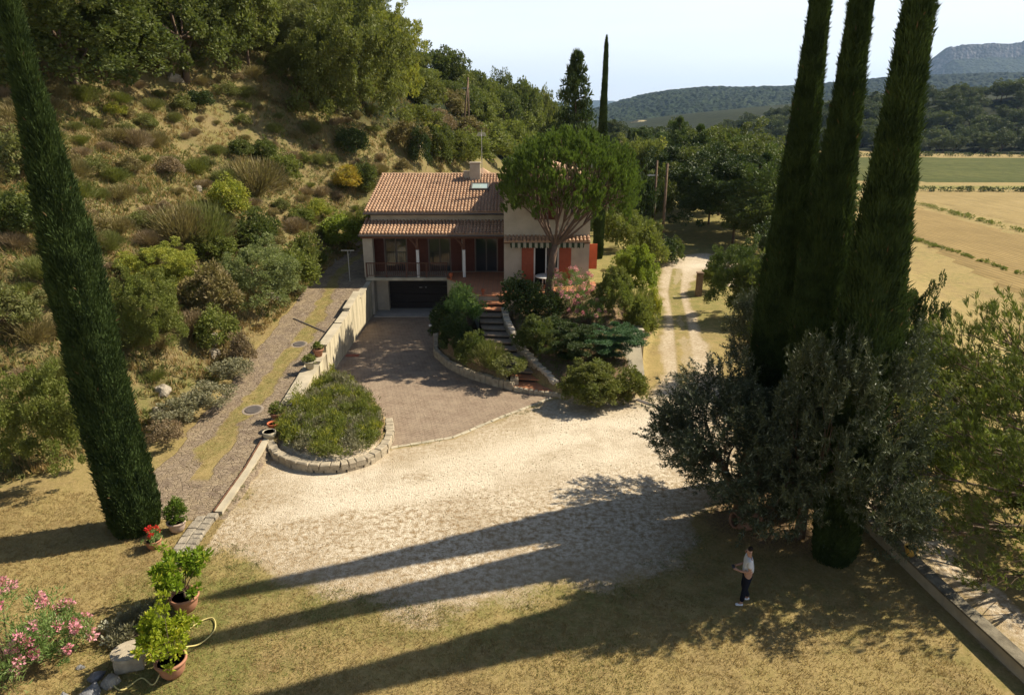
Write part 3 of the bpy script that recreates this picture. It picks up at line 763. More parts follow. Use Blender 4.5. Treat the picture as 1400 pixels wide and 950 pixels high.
PLANTS = [
 (('oak_tree', 'great dark oak spreading at the top left of the slope over a shady patch', 'oak', None), [('oakbig',-29.36,49.1,13.32,10.26,1.5,'oak')]),
 (('oak_tree', 'broad leafy oak on the slope right beside the great top-left oak', 'oak', None), [('oakbig',-26.72,60.05,11.4,11.86,0.6,'oak')]),
 (('oak_tree', 'dark oak half hidden behind the lone cypress top', 'oak', None), [('oakbig',-32.59,48.5,7.19,7.48,2.5,'holm')]),
 (('large_shrub', 'largest olive-green shrubby tree mass left above the house roof', 'tree', None), [('mass',-14.35,67.85,10.14,12.73,1,'olivegreen')]),
 (('tree', 'yellow-green tree on the ridge shoulder above the house', 'tree', None), [('mass',-12.58,77.3,6.29,10.63,0.4,'yellow')]),
 (('large_shrub', 'rounded bronze-green shrub above the open slope, left of the largest mass', 'shrub', None), [('mass',-18.09,68.75,6.61,6.87,2.5,'olivegreen')]),
 (('large_shrub', 'pale rounded shrub in the wooded band at the top of the slope', 'shrub', None), [('mass',-21.49,70.85,6.34,6.23,5.8,'broomg')]),
 (('tree', 'mid-green rounded tree just right of the two broad oaks', 'tree', None), [('round',-23.72,66.35,5.93,7.54,5,'green')]),
 (('tree', 'dark green young tree massed along the upper slope behind the broad oaks', 'tree', 'young trees massed along the upper slope'), [('mass',-25.74,67.1,5.94,5.49,4.8,'oak'), ('mass',-28.46,64.7,6.32,5.26,5,'oak'), ('mass',-30.41,59.45,6.43,5.47,1.9,'oak'), ('oakbig',-34.36,55.1,5.37,4.46,3.9,'oak')]),
 (('tree', 'mid-green young tree massed along the upper slope between the oaks and the largest mass', 'tree', 'young trees massed along the upper slope'), [('mass',-23.38,73.25,6.47,5.98,1.4,'green')]),
 (('tree', 'olive-green young tree massed along the upper slope between the oaks and the largest mass', 'tree', 'young trees massed along the upper slope'), [('mass',-20.01,74.75,6.67,6.16,3.4,'olivegreen'), ('mass',-22.56,82.7,6.44,5.86,0.7,'olivegreen'), ('mass',-25.51,75.05,6.56,4.55,1.3,'olivegreen'), ('mass',-20.59,68.45,4.12,3.57,1.2,'olivegreen')]),
 (('tree', 'dark green young tree massed along the upper slope above the largest mass', 'tree', 'young trees massed along the upper slope'), [('mass',-18.84,83,7.37,6.81,1.7,'oak'), ('mass',-17.65,104.75,6.23,6.48,5.2,'oak')]),
 (('tree', 'mid-green young tree massed along the upper slope above the largest mass', 'tree', 'young trees massed along the upper slope'), [('mass',-16.16,85.55,6.81,7.08,1.1,'green'), ('mass',-20.96,106.55,8.38,6.54,5.8,'green')]),
 (('tree', 'mid-green young tree massed along the upper slope behind the broad oaks', 'tree', 'young trees massed along the upper slope'), [('oakbig',-27.35,70.4,6.15,4.98,5.1,'green')]),
 (('ridge_tree', 'leafy mid-green tree on the left ridge line, nearest the top of the frame', 'tree', 'trees along the ridge line left of the fir'), [('oak',-19.84,105,8.29,5.37,4.6,'green')]),
 (('ridge_tree', 'leafy dark green tree on the left ridge line, nearest the top of the frame', 'tree', 'trees along the ridge line left of the fir'), [('oak2',-18.6,112,7.77,4.55,5.4,'oak')]),
 (('ridge_tree', 'leafy olive-toned tree on the left ridge line, nearest the top of the frame', 'tree', 'trees along the ridge line left of the fir'), [('round',-17.17,120,7.17,3.12,5.5,'olivegreen')]),
 (('ridge_tree', 'leafy dark green tree on the left ridge line, on its upper half', 'tree', 'trees along the ridge line left of the fir'), [('oak',-12.55,125,7.55,8.44,0.5,'oak')]),
 (('ridge_tree', 'leafy mid-green tree on the left ridge line, on its upper half', 'tree', 'trees along the ridge line left of the fir'), [('round',-14.65,118,6.5,2.52,3.8,'green')]),
 (('ridge_tree', 'leafy olive-toned tree on the left ridge line, on its upper half', 'tree', 'trees along the ridge line left of the fir'), [('oak2',-10.15,128,7.77,7.6,4.2,'olivegreen')]),
 (('ridge_tree', 'leafy dark green tree on the left ridge line, on its lower half', 'tree', 'trees along the ridge line left of the fir'), [('round',-7.78,135,6.87,9.47,3.2,'oak'), ('round',-1.4,140,7.18,9.62,1.9,'oak')]),
 (('ridge_tree', 'leafy mid-green tree on the left ridge line, on its lower half', 'tree', 'trees along the ridge line left of the fir'), [('oak',-5.59,140,6.42,8.92,1.1,'green')]),
 (('ridge_tree', 'leafy thin pale tree on the left ridge line, on its lower half', 'tree', 'trees along the ridge line left of the fir'), [('airy',-2.38,150,6.45,13.24,3,'farl')]),
 (('ridge_tree', 'leafy dark green tree on the left ridge line, close to the fir', 'tree', 'trees along the ridge line left of the fir'), [('oak',0.75,150,7.4,12.78,0.6,'oak'), ('oak',9.41,170,7.93,14.77,3.4,'oak')]),
 (('ridge_tree', 'leafy mid-green tree on the left ridge line, close to the fir', 'tree', 'trees along the ridge line left of the fir'), [('oak2',3.42,155,7.19,13.13,5.9,'green')]),
 (('ridge_tree', 'leafy olive-toned tree on the left ridge line, close to the fir', 'tree', 'trees along the ridge line left of the fir'), [('round',6.41,160,6.95,15.34,5.4,'olivegreen')]),
 (('ridge_tree', 'leafy mid-green tree on the left ridge line, on its lower half, set forward', 'tree', 'trees along the ridge line left of the fir'), [('oak2',-5.51,122,6.86,6.82,5.7,'green')]),
 (('ridge_tree', 'leafy dark green tree on the left ridge line, on its upper half, set forward', 'tree', 'trees along the ridge line left of the fir'), [('round',-11.18,112,6.77,2.8,3.6,'oak')]),
 (('ridge_tree', 'leafy mid-green tree on the left ridge line, on its upper half, set forward', 'tree', 'trees along the ridge line left of the fir'), [('oak',-14.07,105,5.77,2,5.5,'green')]),
 (('ridge_tree', 'leafy dark green tree on the left ridge line, on its lower half, set forward', 'tree', 'trees along the ridge line left of the fir'), [('oak',-8.12,116,6.5,6.16,5.3,'oak')]),
 (('fir_tree', 'dark pointed fir standing behind the house beside the slender cypress', 'fir', None), [('fir',5.82,66,7.92,15.48,3.2,'holm')]),
 (('tree', 'dark rounded tree on the slope behind the house, left of the utility poles', 'tree', None), [('round',-13.46,95,6.66,2,2.6,'oak')]),
 (('shrub', 'olive bush on the rough slope behind the roof, above its left end', 'shrub', 'bushes growing on the slope behind the house'), [('bush',-10.22,87.8,4.44,3.7,3.8,'olivegreen'), ('bush2',-10.16,79.55,4.06,2.54,3.9,'olivegreen')]),
 (('shrub', 'brownish bush on the rough slope behind the roof, by the wooden poles', 'shrub', 'bushes growing on the slope behind the house'), [('bush2',-8.71,107,4.9,3.96,2.7,'broom'), ('bush2',-6.12,99.35,4.59,3.18,0.3,'broom')]),
 (('shrub', 'dry brown bush on the rough slope behind the roof, above its left end', 'shrub', 'bushes growing on the slope behind the house'), [('bush2',-9,87.95,4.05,2.81,1,'dry')]),
 (('shrub', 'green bush on the rough slope behind the roof, by the wooden poles', 'shrub', 'bushes growing on the slope behind the house'), [('bush',-7.51,185,9.39,8.79,1.9,'green')]),
 (('shrub', 'dark green bush on the rough slope behind the roof, above the umbrella pine', 'shrub', 'bushes growing on the slope behind the house'), [('bush',-2.36,232,14.16,11.04,5.1,'oak')]),
 (('shrub', 'olive bush on the rough slope behind the roof, by the wooden poles', 'shrub', 'bushes growing on the slope behind the house'), [('bush',-4.33,120.65,6.8,3.86,0.3,'olivegreen')]),
 (('shrub', 'green bush on the rough slope behind the roof, above the umbrella pine', 'shrub', 'bushes growing on the slope behind the house'), [('bush',0,148.1,9.13,6.33,1.8,'green')]),
 (('shrub', 'brownish bush on the rough slope behind the roof, above its left end', 'shrub', 'bushes growing on the slope behind the house'), [('bush2',-10.76,74.6,3.84,2.8,3.4,'broom')]),
 (('shrub', 'clipped dark conical bush just behind the roof ridge', 'shrub', None), [('bush',-9.5,73.7,2.3,4.14,3,'holm')]),
 (('shrub', 'dark rounded bush with a bright rim behind the roof ridge', 'shrub', None), [('bush',-8.22,80,3.16,4.49,2.2,'oak')]),
 (('shrub', 'dull olive bush behind the middle of the roof ridge', 'shrub', None), [('bush2',-6.46,82.85,3.88,4.03,6.3,'olivegreen')]),
 (('shrub', 'tall green hedge bush behind the chimney', 'shrub', None), [('bush2',-2.91,100.4,7.28,4.87,1.2,'green')]),
 (('shrub', 'leafy green bush left behind the chimney', 'shrub', None), [('bush',-5.07,88.85,5.53,3.83,2.6,'green')]),
 (('shrub', 'yellow-tinged bush above the dark ones behind the roof', 'shrub', None), [('bush2',-9.27,81.8,4.21,2.63,1.3,'yellow')]),
 (('shrub', 'grey-green bush between the chimney and the umbrella pine', 'shrub', None), [('bush2',0,114.05,7.1,6.15,4,'green')]),
 (('shrub', 'bright green round bush low on the slope above the pale bush', 'shrub', None), [('bush',-17.17,39.5,2.23,1.7,1.7,'green')]),
 (('shrub', 'large pale whitish-green bush at the foot of the slope by the path', 'shrub', None), [('mass',-13.99,37.55,4.67,3.82,2.2,'pale')]),
 (('shrub', 'dark green elongated bush low on the slope, right of the round one', 'shrub', None), [('bush2',-16.26,43.25,2.71,2.53,4.7,'oak')]),
 (('shrub', 'wide yellow-green bush on the lower slope right of the lone cypress', 'shrub', None), [('mass',-17.64,33.95,4.11,2.33,2,'yellow')]),
 (('shrub', 'tall layered green bush at the foot of the bank right of the lone cypress', 'shrub', None), [('mass',-16.33,29,3.13,3.94,3.5,'green')]),
 (('shrub', 'brownish twiggy bush between the yellow-green and the pale bushes', 'shrub', None), [('bush2',-15.7,34.4,2.6,2.47,5.7,'broom')]),
 (('shrub', 'dark upright broom pressed against the lone cypress', 'shrub', None), [('broom',-16.89,28.85,2.03,2.21,0.6,'broomg')]),
 (('shrub', 'big leafy green bush in the shade left behind the lone cypress', 'shrub', None), [('mass',-16.34,21.95,3.05,4.14,0.4,'green')]),
 (('shrub', 'dark round bush beside the top left roof corner', 'shrub', None), [('bush',-13.18,62.75,2.24,2.47,1.4,'oak')]),
 (('shrub', 'orange-yellow flowering bush near the top left roof corner', 'shrub', None), [('bush2',-14.49,61.85,2.6,2.03,4.8,'orange')]),
 (('shrub', 'fresh green bush between the ramp and the porch roof', 'shrub', None), [('bush',-13.26,53,3.31,2.5,3.9,'bright')]),
 (('shrub', 'small green bush on the slope up left of the fresh green one', 'shrub', None), [('bush',-16.07,52.4,2.02,1.51,1.5,'green')]),
 (('shrub', 'small yellow bush on the slope left of the house', 'shrub', None), [('bush2',-15.27,54.8,1.98,1.45,2.1,'yellow')]),
 (('shrub', 'dark green bush on the slope above the roof corner', 'shrub', None), [('bush',-14.79,65.9,3,2.55,1.1,'holm')]),
 (('shrub', 'mid-green bush in the middle of the open slope', 'shrub', None), [('bush',-18.38,57.05,2.51,2.23,2.9,'green')]),
 (('shrub', 'small dark green bush in the middle of the slope', 'shrub', None), [('bush',-20.16,57.65,2.15,1.99,0.3,'oak')]),
 (('shrub', 'small low dark bush in the middle of the slope, left of its pair', 'shrub', None), [('bush',-21.27,55.55,1.84,1.43,4.4,'oak')]),
 (('shrub', 'small blackish bush below the broad oaks', 'shrub', None), [('bush',-25.08,58.4,1.89,1.48,5.6,'holm')]),
 (('shrub', 'widest brown-green broom in the middle of the slope', 'shrub', None), [('broom2',-19.38,52.55,4.32,3.45,6,'broom')]),
 (('shrub', 'tall brown broom on the slope right of the lone cypress', 'shrub', None), [('broom',-18.87,38.9,3.35,2.7,4.6,'broom')]),
 (('shrub', 'tall greenish broom beside the tall brown one', 'shrub', None), [('broom',-17.98,40.1,3.03,3.15,6,'broomg')]),
 (('shrub', 'pale yellow-green trailing bush in the middle of the slope', 'shrub', None), [('bush',-19.01,46.4,2.57,2.57,0.1,'yellow')]),
 (('shrub', 'grey cushion plant on the left edge of the ramp path', 'shrub', None), [('low',-13.01,27.05,1.96,1.12,1.8,'grey')]),
 (('shrub', 'grey cushion plant by the white rock at the ramp edge', 'shrub', None), [('low',-13.7,25.55,1.65,1.19,6.1,'grey')]),
 (('shrub', 'grey-green low plant along the upper ramp edge', 'shrub', None), [('low',-13,29.75,1.71,1,4.9,'grey')]),
 (('shrub', 'dry brown cushion plant lowest on the ramp edge', 'shrub', None), [('low',-13.51,24.05,1.26,1.07,2.6,'dry')]),
 (('shrub', 'brownish plant beside the upright white stone', 'shrub', None), [('bush2',-13.2,31.25,1.21,1.56,5.9,'dry')]),
 (('shrub', 'small green bush on the bank above the grey plants', 'shrub', None), [('bush',-14.51,32,2.18,2.07,3.9,'green')]),
 (('shrub', 'dark bush at the left frame edge on the middle slope', 'shrub', None), [('bush',-22.81,32.15,2.42,2.15,5.1,'oak')]),
 (('shrub', 'greenish bush at the left frame edge on the lower slope', 'shrub', None), [('bush2',-20.12,26.3,2.07,1.84,1.8,'broomg')]),
 (('shrub', 'greenish bush at the left edge high on the slope', 'shrub', None), [('bush',-25.58,36.5,2.29,2.38,1.2,'broomg')]),
 (('shrub', 'brown bush just right of the lone cypress on the slope', 'shrub', None), [('bush2',-21.63,34.7,2.24,1.94,2.8,'broom')]),
 (('shrub', 'green bush at the upper end of the ramp bank', 'shrub', None), [('bush',-13.42,41.3,3.18,2.6,0.9,'green')]),
 (('shrub', 'olive bush in the dark corner beside the ramp', 'shrub', None), [('bush2',-13.48,44.9,2.45,2.55,2.4,'olivegreen')]),
 (('shrub', 'leafy bush touching the left side wall of the house', 'shrub', None), [('bush',-12.17,56.6,1.82,2.53,6,'green')]),
 (('broom_shrub', 'medium dry brown upright broom near the top on the slope, by the lone cypress', 'shrub', 'brooms and twiggy bushes scattered over the dry hillside'), [('broom',-30.37,56.6,1.43,1.03,2.8,'dry')]),
 (('broom_shrub', 'small brown-green upright broom low on the slope, by the lone cypress', 'shrub', 'brooms and twiggy bushes scattered over the dry hillside'), [('broom',-17.39,23.9,0.73,0.54,3.4,'broom')]),
 (('broom_shrub', 'large greenish upright broom high on the slope, above the ramp', 'shrub', 'brooms and twiggy bushes scattered over the dry hillside'), [('broom',-20.73,50.6,2,1.69,3,'broomg')]),
 (('broom_shrub', 'small dry brown upright broom midway on the slope, by the lone cypress', 'shrub', 'brooms and twiggy bushes scattered over the dry hillside'), [('broom',-22.32,35.15,0.91,0.64,0.2,'dry')]),
 (('broom_shrub', 'medium dry brown spreading broom high on the slope, by the lone cypress', 'shrub', 'brooms and twiggy bushes scattered over the dry hillside'), [('broom2',-25.64,42.2,1.01,0.73,6.2,'dry')]),
 (('broom_shrub', 'large brown-green cushion bush midway on the slope, at the left frame edge', 'shrub', 'brooms and twiggy bushes scattered over the dry hillside'), [('low',-27.69,39.35,1.84,1.19,2.6,'broom')]),
 (('broom_shrub', 'large greenish upright broom low on the slope, by the lone cypress', 'shrub', 'brooms and twiggy bushes scattered over the dry hillside'), [('broom',-17.9,25.4,1.57,1.31,4.2,'broomg')]),
 (('broom_shrub', 'medium olive spreading broom low on the slope, at the left frame edge', 'shrub', 'brooms and twiggy bushes scattered over the dry hillside'), [('broom2',-19.32,23,1.33,0.92,3,'olivegreen'), ('broom2',-19.3,21.8,1.49,0.94,3.7,'olivegreen')]),
 (('broom_shrub', 'medium dry brown upright broom midway on the slope, right of the lone cypress', 'shrub', 'brooms and twiggy bushes scattered over the dry hillside'), [('broom',-21.38,40.4,1.16,0.78,4.8,'dry')]),
 (('broom_shrub', 'large dry brown upright broom high on the slope, right of the lone cypress', 'shrub', 'brooms and twiggy bushes scattered over the dry hillside'), [('broom',-24.84,47.15,1.85,1.45,3,'dry')]),
 (('broom_shrub', 'small greenish upright broom near the top on the slope, above the ramp', 'shrub', 'brooms and twiggy bushes scattered over the dry hillside'), [('broom',-26.28,62.3,0.94,0.53,0.5,'broomg')]),
 (('broom_shrub', 'medium greenish upright broom midway on the slope, by the lone cypress', 'shrub', 'brooms and twiggy bushes scattered over the dry hillside'), [('broom',-23.23,39.2,1.16,0.78,4.8,'broomg'), ('broom',-20.54,34.55,1.49,1.25,6,'broomg')]),
 (('broom_shrub', 'medium greenish upright broom near the top on the slope, left of the house', 'shrub', 'brooms and twiggy bushes scattered over the dry hillside'), [('broom',-13.85,57.35,1.44,0.97,4.5,'broomg'), ('broom',-17.02,61.85,1.41,1.07,1.4,'broomg'), ('broom',-11.14,65.3,1.13,0.91,6,'broomg')]),
 (('broom_shrub', 'medium olive spreading broom low on the slope, right of the lone cypress', 'shrub', 'brooms and twiggy bushes scattered over the dry hillside'), [('broom2',-16.88,32,1.29,0.78,5.5,'olivegreen'), ('broom2',-15.73,27.95,1.03,0.58,2.6,'olivegreen')]),
 (('broom_shrub', 'small greenish leafy bush high on the slope, by the lone cypress', 'shrub', 'brooms and twiggy bushes scattered over the dry hillside'), [('bush2',-28.56,44.3,0.83,0.46,2,'broomg')]),
 (('broom_shrub', 'medium dry brown spreading broom low on the slope, above the ramp', 'shrub', 'brooms and twiggy bushes scattered over the dry hillside'), [('broom2',-17.74,39.65,1.22,0.8,4.8,'dry')]),
 (('broom_shrub', 'large dry brown leafy bush low on the slope, by the lone cypress', 'shrub', 'brooms and twiggy bushes scattered over the dry hillside'), [('bush2',-16.34,25.1,1.68,1.09,2.7,'dry')]),
 (('broom_shrub', 'small dry brown upright broom near the top on the slope, above the ramp', 'shrub', 'brooms and twiggy bushes scattered over the dry hillside'), [('broom',-20.61,53.9,0.99,0.57,4.1,'dry'), ('broom',-24.71,57.05,0.72,0.58,4,'dry'), ('broom',-20.11,60.05,0.84,0.63,2.7,'dry')]),
 (('broom_shrub', 'large greenish upright broom near the top on the slope, left of the house', 'shrub', 'brooms and twiggy bushes scattered over the dry hillside'), [('broom',-13.02,62.75,1.68,1.41,5.2,'broomg'), ('broom',-18.02,64.25,1.71,1.4,5.9,'broomg')]),
 (('broom_shrub', 'medium dry brown spreading broom midway on the slope, at the left frame edge', 'shrub', 'brooms and twiggy bushes scattered over the dry hillside'), [('broom2',-20.28,27.05,1.44,0.97,3.8,'dry')]),
 (('broom_shrub', 'medium dry brown upright broom high on the slope, by the lone cypress', 'shrub', 'brooms and twiggy bushes scattered over the dry hillside'), [('broom',-25.51,44.6,1.12,0.71,2.6,'dry')]),
 (('broom_shrub', 'medium yellowish cushion bush midway on the slope, at the left frame edge', 'shrub', 'brooms and twiggy bushes scattered over the dry hillside'), [('low',-28.8,38.45,1.29,0.95,1,'yellow')]),
 (('broom_shrub', 'large olive upright broom near the top on the slope, above the ramp', 'shrub', 'brooms and twiggy bushes scattered over the dry hillside'), [('broom',-20.68,52.25,1.58,1.24,0.9,'olivegreen')]),
 (('broom_shrub', 'large brown-green upright broom midway on the slope, by the lone cypress', 'shrub', 'brooms and twiggy bushes scattered over the dry hillside'), [('broom',-24.83,39.8,1.7,1.42,1.6,'broom'), ('broom',-21.5,33.8,1.99,1.21,2,'broom')]),
 (('broom_shrub', 'large greenish spreading broom near the top on the slope, right of the lone cypress', 'shrub', 'brooms and twiggy bushes scattered over the dry hillside'), [('broom2',-27.19,54.65,1.78,1.06,2.6,'broomg')]),
 (('broom_shrub', 'medium olive spreading broom high on the slope, right of the lone cypress', 'shrub', 'brooms and twiggy bushes scattered over the dry hillside'), [('broom2',-20.46,44.3,1.23,0.8,2.4,'olivegreen')]),
 (('broom_shrub', 'small brown-green spreading broom near the top on the slope, right of the lone cypress', 'shrub', 'brooms and twiggy bushes scattered over the dry hillside'), [('broom2',-28.53,59,0.85,0.69,5.2,'broom')]),
 (('broom_shrub', 'large brown-green leafy bush midway on the slope, by the lone cypress', 'shrub', 'brooms and twiggy bushes scattered over the dry hillside'), [('bush2',-20.41,30.95,1.79,1.48,2.4,'broom')]),
 (('broom_shrub', 'large greenish cushion bush near the top on the slope, above the ramp', 'shrub', 'brooms and twiggy bushes scattered over the dry hillside'), [('low',-24.02,61.4,1.92,1.48,5.2,'broomg')]),
 (('broom_shrub', 'large greenish upright broom midway on the slope, at the left frame edge', 'shrub', 'brooms and twiggy bushes scattered over the dry hillside'), [('broom',-27.09,38,1.68,1.17,6,'broomg')]),
 (('broom_shrub', 'small dry brown upright broom near the top on the slope, left of the house', 'shrub', 'brooms and twiggy bushes scattered over the dry hillside'), [('broom',-13.7,73.25,0.96,0.59,0.4,'dry'), ('broom',-17.38,63.2,0.94,0.6,3.4,'dry')]),
 (('broom_shrub', 'small brown-green cushion bush near the top on the slope, above the ramp', 'shrub', 'brooms and twiggy bushes scattered over the dry hillside'), [('low',-21.1,64.85,0.74,0.6,6.1,'broom'), ('low',-24.37,65.3,0.94,0.53,5.1,'broom')]),
 (('broom_shrub', 'medium greenish spreading broom midway on the slope, at the left frame edge', 'shrub', 'brooms and twiggy bushes scattered over the dry hillside'), [('broom2',-20.93,25.25,1.39,1.12,4,'broomg')]),
 (('broom_shrub', 'medium greenish leafy bush high on the slope, right of the lone cypress', 'shrub', 'brooms and twiggy bushes scattered over the dry hillside'), [('bush2',-26.36,51.8,1.44,0.91,1.3,'broomg')]),
 (('broom_shrub', 'medium brown-green spreading broom near the top on the slope, left of the house', 'shrub', 'brooms and twiggy bushes scattered over the dry hillside'), [('broom2',-18.39,55.1,1.15,0.89,2.6,'broom'), ('broom2',-17.15,72.65,1.28,0.84,4.7,'broom'), ('broom2',-13.27,58.85,1.11,0.69,1.6,'broom'), ('broom2',-16.88,55.85,1.09,0.7,6,'broom'), ('broom2',-15.69,53.75,1.33,0.96,1.6,'broom'), ('broom2',-9.61,63.5,1.35,1.12,2,'broom')]),
 (('broom_shrub', 'small olive upright broom low on the slope, by the lone cypress', 'shrub', 'brooms and twiggy bushes scattered over the dry hillside'), [('broom',-18.56,30.5,0.82,0.62,4,'olivegreen')]),
 (('broom_shrub', 'medium dry brown spreading broom near the top on the slope, left of the house', 'shrub', 'brooms and twiggy bushes scattered over the dry hillside'), [('broom2',-12.81,68.9,1.21,1.02,1,'dry'), ('broom2',-16.09,69.8,1.28,0.78,5.2,'dry'), ('broom2',-20.38,69.35,1.41,0.87,5.9,'dry'), ('broom2',-16.1,59.15,1.39,1.09,0.3,'dry'), ('broom2',-14.48,53.75,1.32,0.88,5.1,'dry')]),
 (('broom_shrub', 'medium brown-green spreading broom low on the slope, by the lone cypress', 'shrub', 'brooms and twiggy bushes scattered over the dry hillside'), [('broom2',-19.42,31.4,1.15,0.95,4.7,'broom'), ('broom2',-19.11,27.5,1.2,0.72,4.3,'broom')]),
 (('broom_shrub', 'medium greenish cushion bush near the top on the slope, above the ramp', 'shrub', 'brooms and twiggy bushes scattered over the dry hillside'), [('low',-20.04,57.8,1.39,1.17,1,'broomg')]),
 (('broom_shrub', 'large brown-green upright broom near the top on the slope, left of the house', 'shrub', 'brooms and twiggy bushes scattered over the dry hillside'), [('broom',-20.37,71.15,1.58,1.21,4.2,'broom'), ('broom',-12.09,61.1,1.9,1.12,5.2,'broom'), ('broom',-19.95,65.75,1.68,0.96,6,'broom'), ('broom',-18.39,71.15,1.62,0.99,0,'broom'), ('broom',-12.62,66.8,1.72,1.31,5.7,'broom')]),
 (('broom_shrub', 'medium olive spreading broom midway on the slope, at the left frame edge', 'shrub', 'brooms and twiggy bushes scattered over the dry hillside'), [('broom2',-29.37,40.25,1.36,1.02,2.4,'olivegreen'), ('broom2',-21.07,28.7,1.09,0.64,4.4,'olivegreen')]),
 (('broom_shrub', 'medium dry brown spreading broom near the top on the slope, above the ramp', 'shrub', 'brooms and twiggy bushes scattered over the dry hillside'), [('broom2',-25.13,59.45,1.2,0.67,1.2,'dry')]),
 (('broom_shrub', 'large brown-green spreading broom midway on the slope, at the left frame edge', 'shrub', 'brooms and twiggy bushes scattered over the dry hillside'), [('broom2',-26.2,35,1.6,1.05,2.8,'broom'), ('broom2',-28.27,40.85,1.99,1.66,1.1,'broom')]),
 (('broom_shrub', 'small brown-green spreading broom high on the slope, at the left frame edge', 'shrub', 'brooms and twiggy bushes scattered over the dry hillside'), [('broom2',-31.37,47.9,0.81,0.66,3,'broom')]),
 (('broom_shrub', 'medium greenish cushion bush midway on the slope, by the lone cypress', 'shrub', 'brooms and twiggy bushes scattered over the dry hillside'), [('low',-20.02,28.55,1.38,0.85,3.7,'broomg'), ('low',-23.23,35.9,1.4,0.9,5.8,'broomg')]),
 (('broom_shrub', 'medium olive cushion bush near the top on the slope, above the ramp', 'shrub', 'brooms and twiggy bushes scattered over the dry hillside'), [('low',-22.9,61.55,1.39,0.84,2.2,'olivegreen')]),
 (('broom_shrub', 'large greenish cushion bush low on the slope, above the ramp', 'shrub', 'brooms and twiggy bushes scattered over the dry hillside'), [('low',-14.92,40.7,1.63,0.97,3.6,'broomg')]),
 (('broom_shrub', 'large dry brown spreading broom near the top on the slope, left of the house', 'shrub', 'brooms and twiggy bushes scattered over the dry hillside'), [('broom2',-17.91,73.55,1.77,1.42,3.4,'dry'), ('broom2',-16.78,67.85,1.54,0.9,0.2,'dry'), ('broom2',-18.67,59.75,1.74,1.3,5.1,'dry')]),
 (('broom_shrub', 'medium brown-green cushion bush near the top on the slope, left of the house', 'shrub', 'brooms and twiggy bushes scattered over the dry hillside'), [('low',-21.53,68.6,1.01,0.82,1.8,'broom'), ('low',-15.73,66.95,1.07,0.67,5.2,'broom')]),
 (('broom_shrub', 'medium brown-green leafy bush midway on the slope, at the left frame edge', 'shrub', 'brooms and twiggy bushes scattered over the dry hillside'), [('bush2',-29.67,41.6,1.22,0.7,2.7,'broom')]),
 (('broom_shrub', 'small olive upright broom midway on the slope, at the left frame edge', 'shrub', 'brooms and twiggy bushes scattered over the dry hillside'), [('broom',-23.59,31.85,0.8,0.49,5.8,'olivegreen'), ('broom',-24.98,36.05,0.89,0.56,2.6,'olivegreen')]),
 (('broom_shrub', 'small brown-green upright broom high on the slope, at the left frame edge', 'shrub', 'brooms and twiggy bushes scattered over the dry hillside'), [('broom',-33.17,45.65,0.73,0.54,3.2,'broom')]),
 (('broom_shrub', 'medium greenish cushion bush high on the slope, at the left frame edge', 'shrub', 'brooms and twiggy bushes scattered over the dry hillside'), [('low',-30.12,45.35,1.31,0.76,4,'broomg')]),
 (('broom_shrub', 'small greenish upright broom high on the slope, above the ramp', 'shrub', 'brooms and twiggy bushes scattered over the dry hillside'), [('broom',-18.98,42.95,0.92,0.58,3.9,'broomg'), ('broom',-19.12,45.8,0.83,0.51,2.6,'broomg')]),
 (('broom_shrub', 'medium brown-green spreading broom midway on the slope, by the lone cypress', 'shrub', 'brooms and twiggy bushes scattered over the dry hillside'), [('broom2',-21.98,31.85,1.36,1.02,4.6,'broom')]),
 (('broom_shrub', 'large olive upright broom midway on the slope, by the lone cypress', 'shrub', 'brooms and twiggy bushes scattered over the dry hillside'), [('broom',-23.69,41.9,1.63,1.04,2.3,'olivegreen'), ('broom',-24.44,37.4,1.61,1.32,0.2,'olivegreen')]),
 (('broom_shrub', 'small greenish spreading broom near the top on the slope, above the ramp', 'shrub', 'brooms and twiggy bushes scattered over the dry hillside'), [('broom2',-19.37,54.05,0.96,0.53,0,'broomg'), ('broom2',-21.5,57.05,0.79,0.55,4.9,'broomg'), ('broom2',-23.19,67.7,0.91,0.69,4.6,'broomg')]),
 (('broom_shrub', 'large dry brown spreading broom low on the slope, above the ramp', 'shrub', 'brooms and twiggy bushes scattered over the dry hillside'), [('broom2',-15.1,39.65,1.51,1.03,4.6,'dry')]),
 (('broom_shrub', 'small greenish upright broom high on the slope, by the lone cypress', 'shrub', 'brooms and twiggy bushes scattered over the dry hillside'), [('broom',-29.46,51.8,0.79,0.54,4.6,'broomg')]),
 (('broom_shrub', 'large brown-green spreading broom midway on the slope, by the lone cypress', 'shrub', 'brooms and twiggy bushes scattered over the dry hillside'), [('broom2',-22.77,40.4,1.81,1.11,2.2,'broom'), ('broom2',-20.88,36.2,1.86,1.22,5.4,'broom')]),
 (('broom_shrub', 'small brown-green upright broom low on the slope, above the ramp', 'shrub', 'brooms and twiggy bushes scattered over the dry hillside'), [('broom',-16.24,37.4,0.78,0.45,0.6,'broom')]),
 (('broom_shrub', 'large greenish spreading broom low on the slope, by the lone cypress', 'shrub', 'brooms and twiggy bushes scattered over the dry hillside'), [('broom2',-16.96,26.6,1.5,1.2,4.5,'broomg')]),
 (('broom_shrub', 'medium brown-green spreading broom low on the slope, right of the lone cypress', 'shrub', 'brooms and twiggy bushes scattered over the dry hillside'), [('broom2',-16.16,29.75,1.16,0.82,4.9,'broom')]),
 (('broom_shrub', 'medium brown-green leafy bush low on the slope, above the ramp', 'shrub', 'brooms and twiggy bushes scattered over the dry hillside'), [('bush2',-15.55,32.9,1.49,1.15,1.2,'broom')]),
 (('broom_shrub', 'medium yellowish cushion bush high on the slope, by the lone cypress', 'shrub', 'brooms and twiggy bushes scattered over the dry hillside'), [('low',-27.48,50,1.43,1.11,2.2,'yellow')]),
